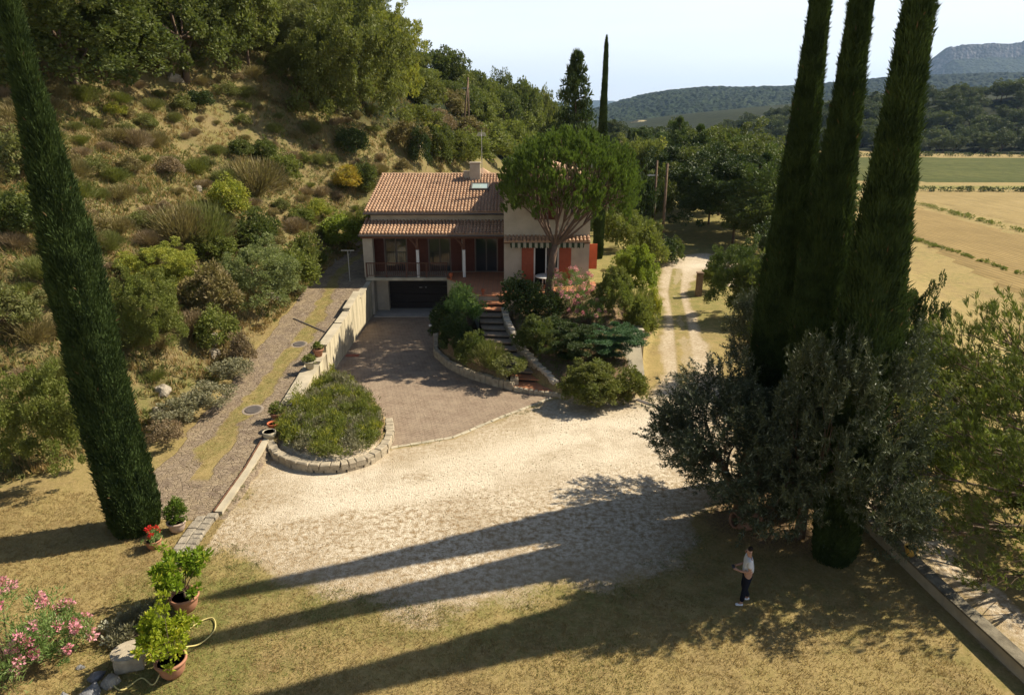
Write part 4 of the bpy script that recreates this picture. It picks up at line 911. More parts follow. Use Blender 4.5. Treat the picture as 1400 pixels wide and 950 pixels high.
 (('broom_shrub', 'large brown-green spreading broom low on the slope, by the lone cypress', 'shrub', 'brooms and twiggy bushes scattered over the dry hillside'), [('broom2',-19.24,29.45,1.75,1.12,0.3,'broom')]),
 (('broom_shrub', 'small brown-green upright broom near the top on the slope, by the lone cypress', 'shrub', 'brooms and twiggy bushes scattered over the dry hillside'), [('broom',-30.25,52.55,0.92,0.64,3.4,'broom')]),
 (('broom_shrub', 'small dry brown upright broom near the top on the slope, right of the lone cypress', 'shrub', 'brooms and twiggy bushes scattered over the dry hillside'), [('broom',-24.32,54.95,0.86,0.66,5.7,'dry')]),
 (('broom_shrub', 'small greenish leafy bush low on the slope, by the lone cypress', 'shrub', 'brooms and twiggy bushes scattered over the dry hillside'), [('bush2',-17.28,28.4,1,0.66,5.9,'broomg')]),
 (('broom_shrub', 'large dry brown spreading broom high on the slope, by the lone cypress', 'shrub', 'brooms and twiggy bushes scattered over the dry hillside'), [('broom2',-31.08,48.95,1.54,1.02,3.6,'dry')]),
 (('broom_shrub', 'medium greenish leafy bush near the top on the slope, by the lone cypress', 'shrub', 'brooms and twiggy bushes scattered over the dry hillside'), [('bush2',-30.96,54.05,1.14,0.68,4.9,'broomg')]),
 (('broom_shrub', 'medium brown-green cushion bush high on the slope, above the ramp', 'shrub', 'brooms and twiggy bushes scattered over the dry hillside'), [('low',-17.79,51.5,1.03,0.73,0.4,'broom')]),
 (('broom_shrub', 'small brown-green cushion bush near the top on the slope, right of the lone cypress', 'shrub', 'brooms and twiggy bushes scattered over the dry hillside'), [('low',-26.9,57.65,0.84,0.49,1.6,'broom')]),
 (('broom_shrub', 'large brown-green upright broom low on the slope, right of the lone cypress', 'shrub', 'brooms and twiggy bushes scattered over the dry hillside'), [('broom',-18.81,34.4,1.85,1.29,5.6,'broom')]),
 (('broom_shrub', 'medium dry brown upright broom near the top on the slope, left of the house', 'shrub', 'brooms and twiggy bushes scattered over the dry hillside'), [('broom',-17.1,57.8,1.23,0.72,1.1,'dry'), ('broom',-20.71,73.4,1.18,0.8,2.1,'dry'), ('broom',-13.02,67.85,1.07,0.59,0.5,'dry'), ('broom',-12.27,65.45,1.18,0.69,4.3,'dry')]),
 (('broom_shrub', 'large olive spreading broom high on the slope, by the lone cypress', 'shrub', 'brooms and twiggy bushes scattered over the dry hillside'), [('broom2',-28.78,48.8,1.94,1.44,4.4,'olivegreen')]),
 (('broom_shrub', 'medium greenish spreading broom high on the slope, right of the lone cypress', 'shrub', 'brooms and twiggy bushes scattered over the dry hillside'), [('broom2',-23.18,47.9,1.33,1.08,4.2,'broomg')]),
 (('broom_shrub', 'large dry brown spreading broom near the top on the slope, right of the lone cypress', 'shrub', 'brooms and twiggy bushes scattered over the dry hillside'), [('broom2',-27.16,60.5,1.58,1.08,2.4,'dry')]),
 (('broom_shrub', 'large brown-green spreading broom high on the slope, by the lone cypress', 'shrub', 'brooms and twiggy bushes scattered over the dry hillside'), [('broom2',-25.73,46.4,1.82,1.11,5.2,'broom'), ('broom2',-29.23,46.85,1.56,1.26,5.4,'broom')]),
 (('broom_shrub', 'small brown-green upright broom midway on the slope, at the left frame edge', 'shrub', 'brooms and twiggy bushes scattered over the dry hillside'), [('broom',-23.22,29.75,0.84,0.66,1.6,'broom')]),
 (('broom_shrub', 'large brown-green upright broom midway on the slope, at the left frame edge', 'shrub', 'brooms and twiggy bushes scattered over the dry hillside'), [('broom',-23.48,33.5,1.54,1.02,3.5,'broom')]),
 (('broom_shrub', 'small brown-green upright broom near the top on the slope, left of the house', 'shrub', 'brooms and twiggy bushes scattered over the dry hillside'), [('broom',-17.56,65.3,0.73,0.6,4.5,'broom')]),
 (('broom_shrub', 'small brown-green upright broom near the top on the slope, above the ramp', 'shrub', 'brooms and twiggy bushes scattered over the dry hillside'), [('broom',-21.99,58.7,0.9,0.53,5.8,'broom'), ('broom',-21.88,62.9,0.75,0.57,3.5,'broom')]),
 (('broom_shrub', 'large greenish upright broom near the top on the slope, above the ramp', 'shrub', 'brooms and twiggy bushes scattered over the dry hillside'), [('broom',-22.45,54.05,1.53,0.9,2.4,'broomg'), ('broom',-22.97,62.9,1.76,1.18,3.8,'broomg')]),
 (('broom_shrub', 'large olive upright broom high on the slope, right of the lone cypress', 'shrub', 'brooms and twiggy bushes scattered over the dry hillside'), [('broom',-22.34,49.7,1.75,1.3,5.4,'olivegreen')]),
 (('broom_shrub', 'small brown-green spreading broom near the top on the slope, above the ramp', 'shrub', 'brooms and twiggy bushes scattered over the dry hillside'), [('broom2',-18.93,56.45,0.83,0.54,3.9,'broom'), ('broom2',-23.96,58.25,0.73,0.47,4.9,'broom'), ('broom2',-24.85,62.45,0.8,0.6,1.4,'broom')]),
 (('broom_shrub', 'medium brown-green upright broom low on the slope, above the ramp', 'shrub', 'brooms and twiggy bushes scattered over the dry hillside'), [('broom',-15.18,36.65,1.13,0.82,2.5,'broom')]),
 (('broom_shrub', 'small dry brown spreading broom near the top on the slope, left of the house', 'shrub', 'brooms and twiggy bushes scattered over the dry hillside'), [('broom2',-14.16,65.9,0.94,0.59,3.8,'dry')]),
 (('broom_shrub', 'medium greenish upright broom near the top on the slope, right of the lone cypress', 'shrub', 'brooms and twiggy bushes scattered over the dry hillside'), [('broom',-25.71,54.95,1.21,0.91,3.1,'broomg')]),
 (('broom_shrub', 'medium greenish spreading broom near the top on the slope, above the ramp', 'shrub', 'brooms and twiggy bushes scattered over the dry hillside'), [('broom2',-20.37,61.55,1.31,1.09,2.9,'broomg')]),
 (('broom_shrub', 'large greenish spreading broom midway on the slope, at the left frame edge', 'shrub', 'brooms and twiggy bushes scattered over the dry hillside'), [('broom2',-21.11,29.9,1.92,1.3,4.6,'broomg')]),
 (('broom_shrub', 'small greenish spreading broom near the top on the slope, by the lone cypress', 'shrub', 'brooms and twiggy bushes scattered over the dry hillside'), [('broom2',-30.15,54.95,0.79,0.6,2.1,'broomg')]),
 (('broom_shrub', 'large greenish spreading broom high on the slope, above the ramp', 'shrub', 'brooms and twiggy bushes scattered over the dry hillside'), [('broom2',-16.58,43.25,1.68,1.25,0.4,'broomg')]),
 (('broom_shrub', 'large greenish spreading broom near the top on the slope, left of the house', 'shrub', 'brooms and twiggy bushes scattered over the dry hillside'), [('broom2',-14.46,52.7,1.58,1.1,3.6,'broomg')]),
 (('broom_shrub', 'large dry brown leafy bush high on the slope, right of the lone cypress', 'shrub', 'brooms and twiggy bushes scattered over the dry hillside'), [('bush2',-22.76,46.7,1.7,1.18,5.6,'dry')]),
 (('broom_shrub', 'small dry brown leafy bush high on the slope, by the lone cypress', 'shrub', 'brooms and twiggy bushes scattered over the dry hillside'), [('bush2',-27.37,42.8,0.95,0.57,2.3,'dry')]),
 (('broom_shrub', 'medium brown-green leafy bush midway on the slope, by the lone cypress', 'shrub', 'brooms and twiggy bushes scattered over the dry hillside'), [('bush2',-25.61,40.55,1.39,0.79,3.9,'broom'), ('bush2',-24.18,38.45,1.23,0.79,2.1,'broom')]),
 (('broom_shrub', 'small dry brown spreading broom low on the slope, at the left frame edge', 'shrub', 'brooms and twiggy bushes scattered over the dry hillside'), [('broom2',-19,24.8,0.87,0.57,5.3,'dry')]),
 (('broom_shrub', 'medium greenish upright broom high on the slope, above the ramp', 'shrub', 'brooms and twiggy bushes scattered over the dry hillside'), [('broom',-18.15,45.2,1.49,0.85,2.2,'broomg')]),
 (('broom_shrub', 'small greenish upright broom near the top on the slope, left of the house', 'shrub', 'brooms and twiggy bushes scattered over the dry hillside'), [('broom',-16.07,63.8,0.77,0.45,4.1,'broomg'), ('broom',-15.11,69.2,0.85,0.58,1.4,'broomg'), ('broom',-15.16,68.15,0.87,0.67,2.9,'broomg'), ('broom',-20.58,63.65,0.86,0.61,5.2,'broomg')]),
 (('broom_shrub', 'medium olive cushion bush low on the slope, right of the lone cypress', 'shrub', 'brooms and twiggy bushes scattered over the dry hillside'), [('low',-17.68,34.7,1.34,1.02,4,'olivegreen')]),
 (('broom_shrub', 'large greenish spreading broom high on the slope, at the left frame edge', 'shrub', 'brooms and twiggy bushes scattered over the dry hillside'), [('broom2',-31.76,44.9,1.66,0.99,2.7,'broomg')]),
 (('broom_shrub', 'large brown-green spreading broom high on the slope, above the ramp', 'shrub', 'brooms and twiggy bushes scattered over the dry hillside'), [('broom2',-16.61,46.55,1.5,0.94,5.2,'broom'), ('broom2',-15.24,43.85,1.74,1.01,4.7,'broom')]),
 (('broom_shrub', 'large dry brown leafy bush midway on the slope, at the left frame edge', 'shrub', 'brooms and twiggy bushes scattered over the dry hillside'), [('bush2',-20.45,24.05,1.54,1.19,5.6,'dry')]),
 (('broom_shrub', 'large dry brown upright broom low on the slope, right of the lone cypress', 'shrub', 'brooms and twiggy bushes scattered over the dry hillside'), [('broom',-15.68,31.85,1.7,1.28,5,'dry')]),
 (('broom_shrub', 'large brown-green leafy bush near the top on the slope, above the ramp', 'shrub', 'brooms and twiggy bushes scattered over the dry hillside'), [('bush2',-22.01,64.25,1.57,0.89,2.9,'broom')]),
 (('broom_shrub', 'medium dry brown leafy bush low on the slope, by the lone cypress', 'shrub', 'brooms and twiggy bushes scattered over the dry hillside'), [('bush2',-19.97,32.45,1.18,0.73,3.7,'dry')]),
 (('broom_shrub', 'large olive upright broom near the top on the slope, left of the house', 'shrub', 'brooms and twiggy bushes scattered over the dry hillside'), [('broom',-18.92,72.8,1.71,1.4,3.5,'olivegreen')]),
 (('broom_shrub', 'small dry brown upright broom high on the slope, by the lone cypress', 'shrub', 'brooms and twiggy bushes scattered over the dry hillside'), [('broom',-30.92,51.05,0.86,0.67,2.2,'dry')]),
 (('broom_shrub', 'large olive spreading broom high on the slope, above the ramp', 'shrub', 'brooms and twiggy bushes scattered over the dry hillside'), [('broom2',-19.46,47,1.56,0.95,1.7,'olivegreen')]),
 (('broom_shrub', 'medium greenish upright broom high on the slope, by the lone cypress', 'shrub', 'brooms and twiggy bushes scattered over the dry hillside'), [('broom',-27.2,44.6,1.14,0.64,4,'broomg')]),
 (('broom_shrub', 'small greenish spreading broom low on the slope, right of the lone cypress', 'shrub', 'brooms and twiggy bushes scattered over the dry hillside'), [('broom2',-19.46,40.7,0.83,0.64,4.5,'broomg')]),
 (('broom_shrub', 'medium dry brown spreading broom high on the slope, above the ramp', 'shrub', 'brooms and twiggy bushes scattered over the dry hillside'), [('broom2',-21.23,48.05,1.24,0.69,5.9,'dry'), ('broom2',-19.06,50.6,1.45,0.84,6,'dry')]),
 (('broom_shrub', 'medium brown-green cushion bush midway on the slope, at the left frame edge', 'shrub', 'brooms and twiggy bushes scattered over the dry hillside'), [('low',-25.03,32.6,1.3,1.08,3.1,'broom')]),
 (('broom_shrub', 'small dry brown leafy bush low on the slope, right of the lone cypress', 'shrub', 'brooms and twiggy bushes scattered over the dry hillside'), [('bush2',-19.39,38.9,0.86,0.52,3.3,'dry')]),
 (('broom_shrub', 'medium brown-green upright broom near the top on the slope, left of the house', 'shrub', 'brooms and twiggy bushes scattered over the dry hillside'), [('broom',-10.77,63.05,1.4,1.16,1.6,'broom'), ('broom',-15.86,73.85,1.03,0.61,4.3,'broom'), ('broom',-18.98,62.6,1.12,0.79,0.6,'broom'), ('broom',-21.91,70.7,1.11,0.93,0.4,'broom')]),
 (('broom_shrub', 'medium greenish spreading broom high on the slope, by the lone cypress', 'shrub', 'brooms and twiggy bushes scattered over the dry hillside'), [('broom2',-27.1,46.55,1.15,0.9,5.3,'broomg')]),
 (('broom_shrub', 'medium brown-green upright broom near the top on the slope, above the ramp', 'shrub', 'brooms and twiggy bushes scattered over the dry hillside'), [('broom',-22.67,69.5,1.22,0.97,0.3,'broom'), ('broom',-25.72,60.8,1.25,0.88,3.7,'broom')]),
 (('broom_shrub', 'small brown-green spreading broom low on the slope, right of the lone cypress', 'shrub', 'brooms and twiggy bushes scattered over the dry hillside'), [('broom2',-18.71,38,0.79,0.62,0.5,'broom')]),
 (('broom_shrub', 'large greenish leafy bush near the top on the slope, right of the lone cypress', 'shrub', 'brooms and twiggy bushes scattered over the dry hillside'), [('bush2',-25.61,56.45,1.69,1.32,2.8,'broomg')]),
 (('broom_shrub', 'large greenish upright broom midway on the slope, by the lone cypress', 'shrub', 'brooms and twiggy bushes scattered over the dry hillside'), [('broom',-27.03,41.75,1.86,1.1,5.6,'broomg')]),
 (('broom_shrub', 'large greenish upright broom low on the slope, above the ramp', 'shrub', 'brooms and twiggy bushes scattered over the dry hillside'), [('broom',-16.08,34.4,1.8,1.5,3.4,'broomg')]),
 (('broom_shrub', 'medium brown-green leafy bush near the top on the slope, left of the house', 'shrub', 'brooms and twiggy bushes scattered over the dry hillside'), [('bush2',-10.45,66.95,1.17,0.9,1.1,'broom'), ('bush2',-12.13,64.4,1.26,0.84,1,'broom'), ('bush2',-15.57,72.2,1.07,0.74,0.6,'broom')]),
 (('broom_shrub', 'large olive spreading broom midway on the slope, by the lone cypress', 'shrub', 'brooms and twiggy bushes scattered over the dry hillside'), [('broom2',-23.21,37.25,1.82,1.44,4.8,'olivegreen')]),
 (('broom_shrub', 'small brown-green spreading broom high on the slope, right of the lone cypress', 'shrub', 'brooms and twiggy bushes scattered over the dry hillside'), [('broom2',-21.72,45.2,0.91,0.64,5.5,'broom')]),
 (('broom_shrub', 'small olive spreading broom near the top on the slope, left of the house', 'shrub', 'brooms and twiggy bushes scattered over the dry hillside'), [('broom2',-17.15,59.3,0.88,0.52,2.2,'olivegreen')]),
 (('broom_shrub', 'medium dry brown upright broom low on the slope, right of the lone cypress', 'shrub', 'brooms and twiggy bushes scattered over the dry hillside'), [('broom',-19.85,36.95,1.45,0.95,5.6,'dry'), ('broom',-18.45,32.75,1.36,1.07,6.2,'dry')]),
 (('broom_shrub', 'small dry brown cushion bush midway on the slope, by the lone cypress', 'shrub', 'brooms and twiggy bushes scattered over the dry hillside'), [('low',-22.23,36.35,0.81,0.52,4.5,'dry')]),
 (('broom_shrub', 'large brown-green upright broom high on the slope, above the ramp', 'shrub', 'brooms and twiggy bushes scattered over the dry hillside'), [('broom',-17.75,44.15,1.56,1.27,0.6,'broom')]),
 (('broom_shrub', 'small brown-green leafy bush low on the slope, right of the lone cypress', 'shrub', 'brooms and twiggy bushes scattered over the dry hillside'), [('bush2',-19,35.75,0.75,0.48,4.5,'broom')]),
 (('broom_shrub', 'small greenish upright broom midway on the slope, at the left frame edge', 'shrub', 'brooms and twiggy bushes scattered over the dry hillside'), [('broom',-21.4,26.9,0.93,0.64,3.3,'broomg')]),
 (('broom_shrub', 'medium greenish spreading broom high on the slope, above the ramp', 'shrub', 'brooms and twiggy bushes scattered over the dry hillside'), [('broom2',-18.64,49.55,1.22,0.72,0.1,'broomg')]),
 (('broom_shrub', 'large brown-green upright broom high on the slope, by the lone cypress', 'shrub', 'brooms and twiggy bushes scattered over the dry hillside'), [('broom',-28.8,45.5,1.54,0.97,3.4,'broom')]),
 (('broom_shrub', 'medium greenish upright broom midway on the slope, at the left frame edge', 'shrub', 'brooms and twiggy bushes scattered over the dry hillside'), [('broom',-25.59,37.7,1.02,0.75,0.8,'broomg')]),
 (('broom_shrub', 'medium dry brown upright broom near the top on the slope, right of the lone cypress', 'shrub', 'brooms and twiggy bushes scattered over the dry hillside'), [('broom',-28.55,55.85,1.12,0.76,1.8,'dry')]),
 (('broom_shrub', 'medium dry brown upright broom high on the slope, at the left frame edge', 'shrub', 'brooms and twiggy bushes scattered over the dry hillside'), [('broom',-30.45,43.55,1.4,0.88,2.6,'dry')]),
 (('broom_shrub', 'medium greenish leafy bush near the top on the slope, left of the house', 'shrub', 'brooms and twiggy bushes scattered over the dry hillside'), [('bush2',-17.74,53,1.23,0.89,0.7,'broomg')]),
 (('broom_shrub', 'medium olive leafy bush near the top on the slope, left of the house', 'shrub', 'brooms and twiggy bushes scattered over the dry hillside'), [('bush2',-14.91,61.55,1.04,0.63,0.4,'olivegreen'), ('bush2',-17.89,60.65,1.28,1.08,3.6,'olivegreen')]),
 (('broom_shrub', 'medium olive upright broom near the top on the slope, left of the house', 'shrub', 'brooms and twiggy bushes scattered over the dry hillside'), [('broom',-14.49,74.45,1.3,1.07,4.6,'olivegreen'), ('broom',-15.91,65.45,1.04,0.76,6.2,'olivegreen')]),
 (('broom_shrub', 'small brown-green upright broom high on the slope, above the ramp', 'shrub', 'brooms and twiggy bushes scattered over the dry hillside'), [('broom',-14.96,42.65,0.77,0.49,6.2,'broom')]),
 (('broom_shrub', 'small olive upright broom near the top on the slope, right of the lone cypress', 'shrub', 'brooms and twiggy bushes scattered over the dry hillside'), [('broom',-27.34,56.45,0.88,0.7,1.3,'olivegreen')]),
 (('broom_shrub', 'large brown-green spreading broom low on the slope, above the ramp', 'shrub', 'brooms and twiggy bushes scattered over the dry hillside'), [('broom2',-16.56,35.45,1.62,0.99,5.1,'broom')]),
 (('broom_shrub', 'small dry brown cushion bush low on the slope, by the lone cypress', 'shrub', 'brooms and twiggy bushes scattered over the dry hillside'), [('low',-18.02,27.2,0.81,0.46,4.6,'dry')]),
 (('broom_shrub', 'medium greenish cushion bush near the top on the slope, left of the house', 'shrub', 'brooms and twiggy bushes scattered over the dry hillside'), [('low',-16.24,62.75,1.39,1.03,2.7,'broomg')]),
 (('broom_shrub', 'medium olive spreading broom midway on the slope, by the lone cypress', 'shrub', 'brooms and twiggy bushes scattered over the dry hillside'), [('broom2',-23.39,34.55,1.37,0.89,3.6,'olivegreen')]),
 (('broom_shrub', 'small brown-green leafy bush high on the slope, at the left frame edge', 'shrub', 'brooms and twiggy bushes scattered over the dry hillside'), [('bush2',-28.44,42.05,0.88,0.69,5.9,'broom')]),
 (('broom_shrub', 'small dry brown leafy bush high on the slope, right of the lone cypress', 'shrub', 'brooms and twiggy bushes scattered over the dry hillside'), [('bush2',-21.23,42.05,0.91,0.65,0,'dry')]),
 (('broom_shrub', 'large olive upright broom near the top on the slope, by the lone cypress', 'shrub', 'brooms and twiggy bushes scattered over the dry hillside'), [('broom',-28.35,52.55,1.5,0.93,1,'olivegreen')]),
 (('broom_shrub', 'large greenish cushion bush midway on the slope, by the lone cypress', 'shrub', 'brooms and twiggy bushes scattered over the dry hillside'), [('low',-24.45,41.15,1.66,1.21,6.2,'broomg')]),
 (('broom_shrub', 'small greenish upright broom high on the slope, right of the lone cypress', 'shrub', 'brooms and twiggy bushes scattered over the dry hillside'), [('broom',-24.04,46.4,0.95,0.54,3.6,'broomg'), ('broom',-22.67,42.65,0.72,0.44,5.2,'broomg')]),
 (('broom_shrub', 'small brown-green spreading broom midway on the slope, at the left frame edge', 'shrub', 'brooms and twiggy bushes scattered over the dry hillside'), [('broom2',-22.21,28.55,0.94,0.7,4.7,'broom')]),
 (('broom_shrub', 'small dry brown cushion bush near the top on the slope, by the lone cypress', 'shrub', 'brooms and twiggy bushes scattered over the dry hillside'), [('low',-29.15,53.45,1,0.57,5.5,'dry')]),
 (('broom_shrub', 'large olive spreading broom low on the slope, right of the lone cypress', 'shrub', 'brooms and twiggy bushes scattered over the dry hillside'), [('broom2',-17.86,33.65,1.58,1.06,5,'olivegreen')]),
 (('broom_shrub', 'large brown-green leafy bush near the top on the slope, left of the house', 'shrub', 'brooms and twiggy bushes scattered over the dry hillside'), [('bush2',-10.97,70.25,1.61,1.26,5.8,'broom'), ('bush2',-11.25,68.3,1.6,1.01,3.4,'broom'), ('bush2',-13.42,64.85,1.52,1.19,6.3,'broom')]),
 (('broom_shrub', 'medium brown-green leafy bush high on the slope, right of the lone cypress', 'shrub', 'brooms and twiggy bushes scattered over the dry hillside'), [('bush2',-23.79,43.85,1.4,0.99,0.8,'broom')]),
 (('broom_shrub', 'medium brown-green cushion bush high on the slope, by the lone cypress', 'shrub', 'brooms and twiggy bushes scattered over the dry hillside'), [('low',-27.05,47.9,1.06,0.87,4.4,'broom')]),
 (('broom_shrub', 'small brown-green spreading broom high on the slope, left of the house', 'shrub', 'brooms and twiggy bushes scattered over the dry hillside'), [('broom2',-14.87,51.65,0.92,0.54,0.6,'broom')]),
 (('broom_shrub', 'large brown-green upright broom near the top on the slope, right of the lone cypress', 'shrub', 'brooms and twiggy bushes scattered over the dry hillside'), [('broom',-29.51,58.25,1.97,1.59,1.1,'broom')]),
 (('broom_shrub', 'medium dry brown cushion bush near the top on the slope, above the ramp', 'shrub', 'brooms and twiggy bushes scattered over the dry hillside'), [('low',-23.85,63.95,1.01,0.69,0,'dry')]),
 (('broom_shrub', 'medium dry brown upright broom low on the slope, above the ramp', 'shrub', 'brooms and twiggy bushes scattered over the dry hillside'), [('broom',-15.8,38.75,1.41,0.93,2.6,'dry')]),
 (('broom_shrub', 'large dry brown upright broom high on the slope, above the ramp', 'shrub', 'brooms and twiggy bushes scattered over the dry hillside'), [('broom',-17.51,42.35,1.88,1.54,5,'dry')]),
 (('broom_shrub', 'small brown-green upright broom near the top on the slope, right of the lone cypress', 'shrub', 'brooms and twiggy bushes scattered over the dry hillside'), [('broom',-27.32,59.45,0.8,0.55,5.2,'broom')]),
 (('broom_shrub', 'medium olive spreading broom near the top on the slope, left of the house', 'shrub', 'brooms and twiggy bushes scattered over the dry hillside'), [('broom2',-18.77,58.4,1.22,0.83,4.2,'olivegreen'), ('broom2',-14.33,62.6,1.19,0.93,2.4,'olivegreen')]),
 (('broom_shrub', 'large brown-green spreading broom low on the slope, at the left frame edge', 'shrub', 'brooms and twiggy bushes scattered over the dry hillside'), [('broom2',-19.49,26.3,1.88,1.37,2.6,'broom')]),
 (('broom_shrub', 'small dry brown upright broom midway on the slope, at the left frame edge', 'shrub', 'brooms and twiggy bushes scattered over the dry hillside'), [('broom',-26.9,36.65,0.9,0.51,1.1,'dry')]),
 (('broom_shrub', 'large brown-green upright broom low on the slope, by the lone cypress', 'shrub', 'brooms and twiggy bushes scattered over the dry hillside'), [('broom',-18,29.3,1.97,1.21,3,'broom')]),
 (('broom_shrub', 'medium dry brown upright broom midway on the slope, at the left frame edge', 'shrub', 'brooms and twiggy bushes scattered over the dry hillside'), [('broom',-22.8,31.1,1.18,0.87,1.2,'dry')]),
 (('broom_shrub', 'medium greenish leafy bush high on the slope, above the ramp', 'shrub', 'brooms and twiggy bushes scattered over the dry hillside'), [('bush2',-22.46,51.8,1.19,0.95,3.8,'broomg')]),
 (('broom_shrub', 'small dry brown spreading broom high on the slope, above the ramp', 'shrub', 'brooms and twiggy bushes scattered over the dry hillside'), [('broom2',-19.41,48.05,0.83,0.63,2.1,'dry')]),
 (('broom_shrub', 'large grey-green cushion bush near the top on the slope, left of the house', 'shrub', 'brooms and twiggy bushes scattered over the dry hillside'), [('low',-19.86,74.75,1.87,1.32,1.6,'grey')]),
 (('broom_shrub', 'medium greenish leafy bush near the top on the slope, above the ramp', 'shrub', 'brooms and twiggy bushes scattered over the dry hillside'), [('bush2',-22.42,60.05,1.37,0.94,1.4,'broomg')]),
 (('broom_shrub', 'medium brown-green spreading broom high on the slope, right of the lone cypress', 'shrub', 'brooms and twiggy bushes scattered over the dry hillside'), [('broom2',-20.51,43.25,1.06,0.86,3.5,'broom')]),
 (('broom_shrub', 'large brown-green upright broom high on the slope, left of the house', 'shrub', 'brooms and twiggy bushes scattered over the dry hillside'), [('broom',-14.97,47.6,1.51,1.07,2.8,'broom')]),
 (('broom_shrub', 'large greenish upright broom low on the slope, right of the lone cypress', 'shrub', 'brooms and twiggy bushes scattered over the dry hillside'), [('broom',-16.29,30.95,1.54,1.09,3.3,'broomg'), ('broom',-17.94,35.9,1.56,1.19,1.7,'broomg')]),
 (('broom_shrub', 'small brown-green leafy bush near the top on the slope, left of the house', 'shrub', 'brooms and twiggy bushes scattered over the dry hillside'), [('bush2',-12.93,71.3,0.71,0.46,5.2,'broom')]),
 (('broom_shrub', 'small greenish spreading broom near the top on the slope, left of the house', 'shrub', 'brooms and twiggy bushes scattered over the dry hillside'), [('broom2',-19.21,66.65,0.8,0.48,6,'broomg'), ('broom2',-13.57,59.9,0.82,0.65,4.5,'broomg')]),
 (('broom_shrub', 'small brown-green leafy bush high on the slope, right of the lone cypress', 'shrub', 'brooms and twiggy bushes scattered over the dry hillside'), [('bush2',-27.37,51.5,0.91,0.75,5.1,'broom')]),
 (('broom_shrub', 'small dry brown spreading broom high on the slope, by the lone cypress', 'shrub', 'brooms and twiggy bushes scattered over the dry hillside'), [('broom2',-28.85,50.15,0.72,0.49,1.7,'dry')]),
 (('broom_shrub', 'small brown-green upright broom high on the slope, by the lone cypress', 'shrub', 'brooms and twiggy bushes scattered over the dry hillside'), [('broom',-29.97,47.9,0.8,0.48,4.6,'broom')]),
 (('broom_shrub', 'small greenish spreading broom midway on the slope, by the lone cypress', 'shrub', 'brooms and twiggy bushes scattered over the dry hillside'), [('broom2',-21.18,32.75,0.97,0.79,1.3,'broomg')]),
 (('broom_shrub', 'medium grey-green cushion bush high on the slope, above the ramp', 'shrub', 'brooms and twiggy bushes scattered over the dry hillside'), [('low',-19.89,49.25,1.04,0.62,4.5,'grey')]),
 (('broom_shrub', 'medium olive upright broom midway on the slope, at the left frame edge', 'shrub', 'brooms and twiggy bushes scattered over the dry hillside'), [('broom',-24.74,33.65,1.27,0.81,5.7,'olivegreen')]),
 (('broom_shrub', 'large greenish cushion bush midway on the slope, right of the lone cypress', 'shrub', 'brooms and twiggy bushes scattered over the dry hillside'), [('low',-20.76,38.6,1.76,1.03,1.7,'broomg')]),
 (('broom_shrub', 'medium greenish cushion bush high on the slope, right of the lone cypress', 'shrub', 'brooms and twiggy bushes scattered over the dry hillside'), [('low',-26.37,48.8,1.24,0.87,4.8,'broomg')]),
 (('broom_shrub', 'small brown-green spreading broom near the top on the slope, left of the house', 'shrub', 'brooms and twiggy bushes scattered over the dry hillside'), [('broom2',-17,54.35,0.85,0.51,0.6,'broom'), ('broom2',-17.98,74.75,0.91,0.57,0.1,'broom')]),
 (('broom_shrub', 'medium brown-green leafy bush high on the slope, by the lone cypress', 'shrub', 'brooms and twiggy bushes scattered over the dry hillside'), [('bush2',-31.82,50.45,1.15,0.75,2.5,'broom')]),
 (('broom_shrub', 'medium brown-green upright broom high on the slope, at the left frame edge', 'shrub', 'brooms and twiggy bushes scattered over the dry hillside'), [('broom',-29.38,42.65,1.49,1.21,2.9,'broom')]),
 (('broom_shrub', 'small yellowish cushion bush midway on the slope, at the left frame edge', 'shrub', 'brooms and twiggy bushes scattered over the dry hillside'), [('low',-24.45,35,0.83,0.56,0.6,'yellow')]),
 (('broom_shrub', 'medium olive spreading broom near the top on the slope, right of the lone cypress', 'shrub', 'brooms and twiggy bushes scattered over the dry hillside'), [('broom2',-26.87,52.85,1.11,0.67,3.4,'olivegreen')]),
 (('broom_shrub', 'large brown-green spreading broom near the top on the slope, above the ramp', 'shrub', 'brooms and twiggy bushes scattered over the dry hillside'), [('broom2',-22.89,65.45,1.99,1.45,1.2,'broom'), ('broom2',-19.45,53,1.59,1.19,5.6,'broom')]),
 (('broom_shrub', 'small dry brown spreading broom low on the slope, above the ramp', 'shrub', 'brooms and twiggy bushes scattered over the dry hillside'), [('broom2',-16.16,41.15,0.91,0.72,3.1,'dry')]),
 (('broom_shrub', 'small dry brown cushion bush near the top on the slope, above the ramp', 'shrub', 'brooms and twiggy bushes scattered over the dry hillside'), [('low',-19.45,55.25,0.71,0.54,5.2,'dry')]),
 (('broom_shrub', 'small dry brown cushion bush near the top on the slope, left of the house', 'shrub', 'brooms and twiggy bushes scattered over the dry hillside'), [('low',-14.51,64.4,0.86,0.69,6.3,'dry')]),
 (('broom_shrub', 'large olive spreading broom near the top on the slope, left of the house', 'shrub', 'brooms and twiggy bushes scattered over the dry hillside'), [('broom2',-18.62,68.75,1.91,1.54,4.9,'olivegreen')]),
 (('broom_shrub', 'small dry brown spreading broom near the top on the slope, above the ramp', 'shrub', 'brooms and twiggy bushes scattered over the dry hillside'), [('broom2',-25.22,63.95,0.9,0.51,3.1,'dry')]),
 (('broom_shrub', 'small greenish leafy bush high on the slope, above the ramp', 'shrub', 'brooms and twiggy bushes scattered over the dry hillside'), [('bush2',-19.47,51.8,0.72,0.4,0.8,'broomg')]),
 (('broom_shrub', 'large brown-green cushion bush high on the slope, above the ramp', 'shrub', 'brooms and twiggy bushes scattered over the dry hillside'), [('low',-15.75,44.9,1.61,0.89,2.3,'broom')]),
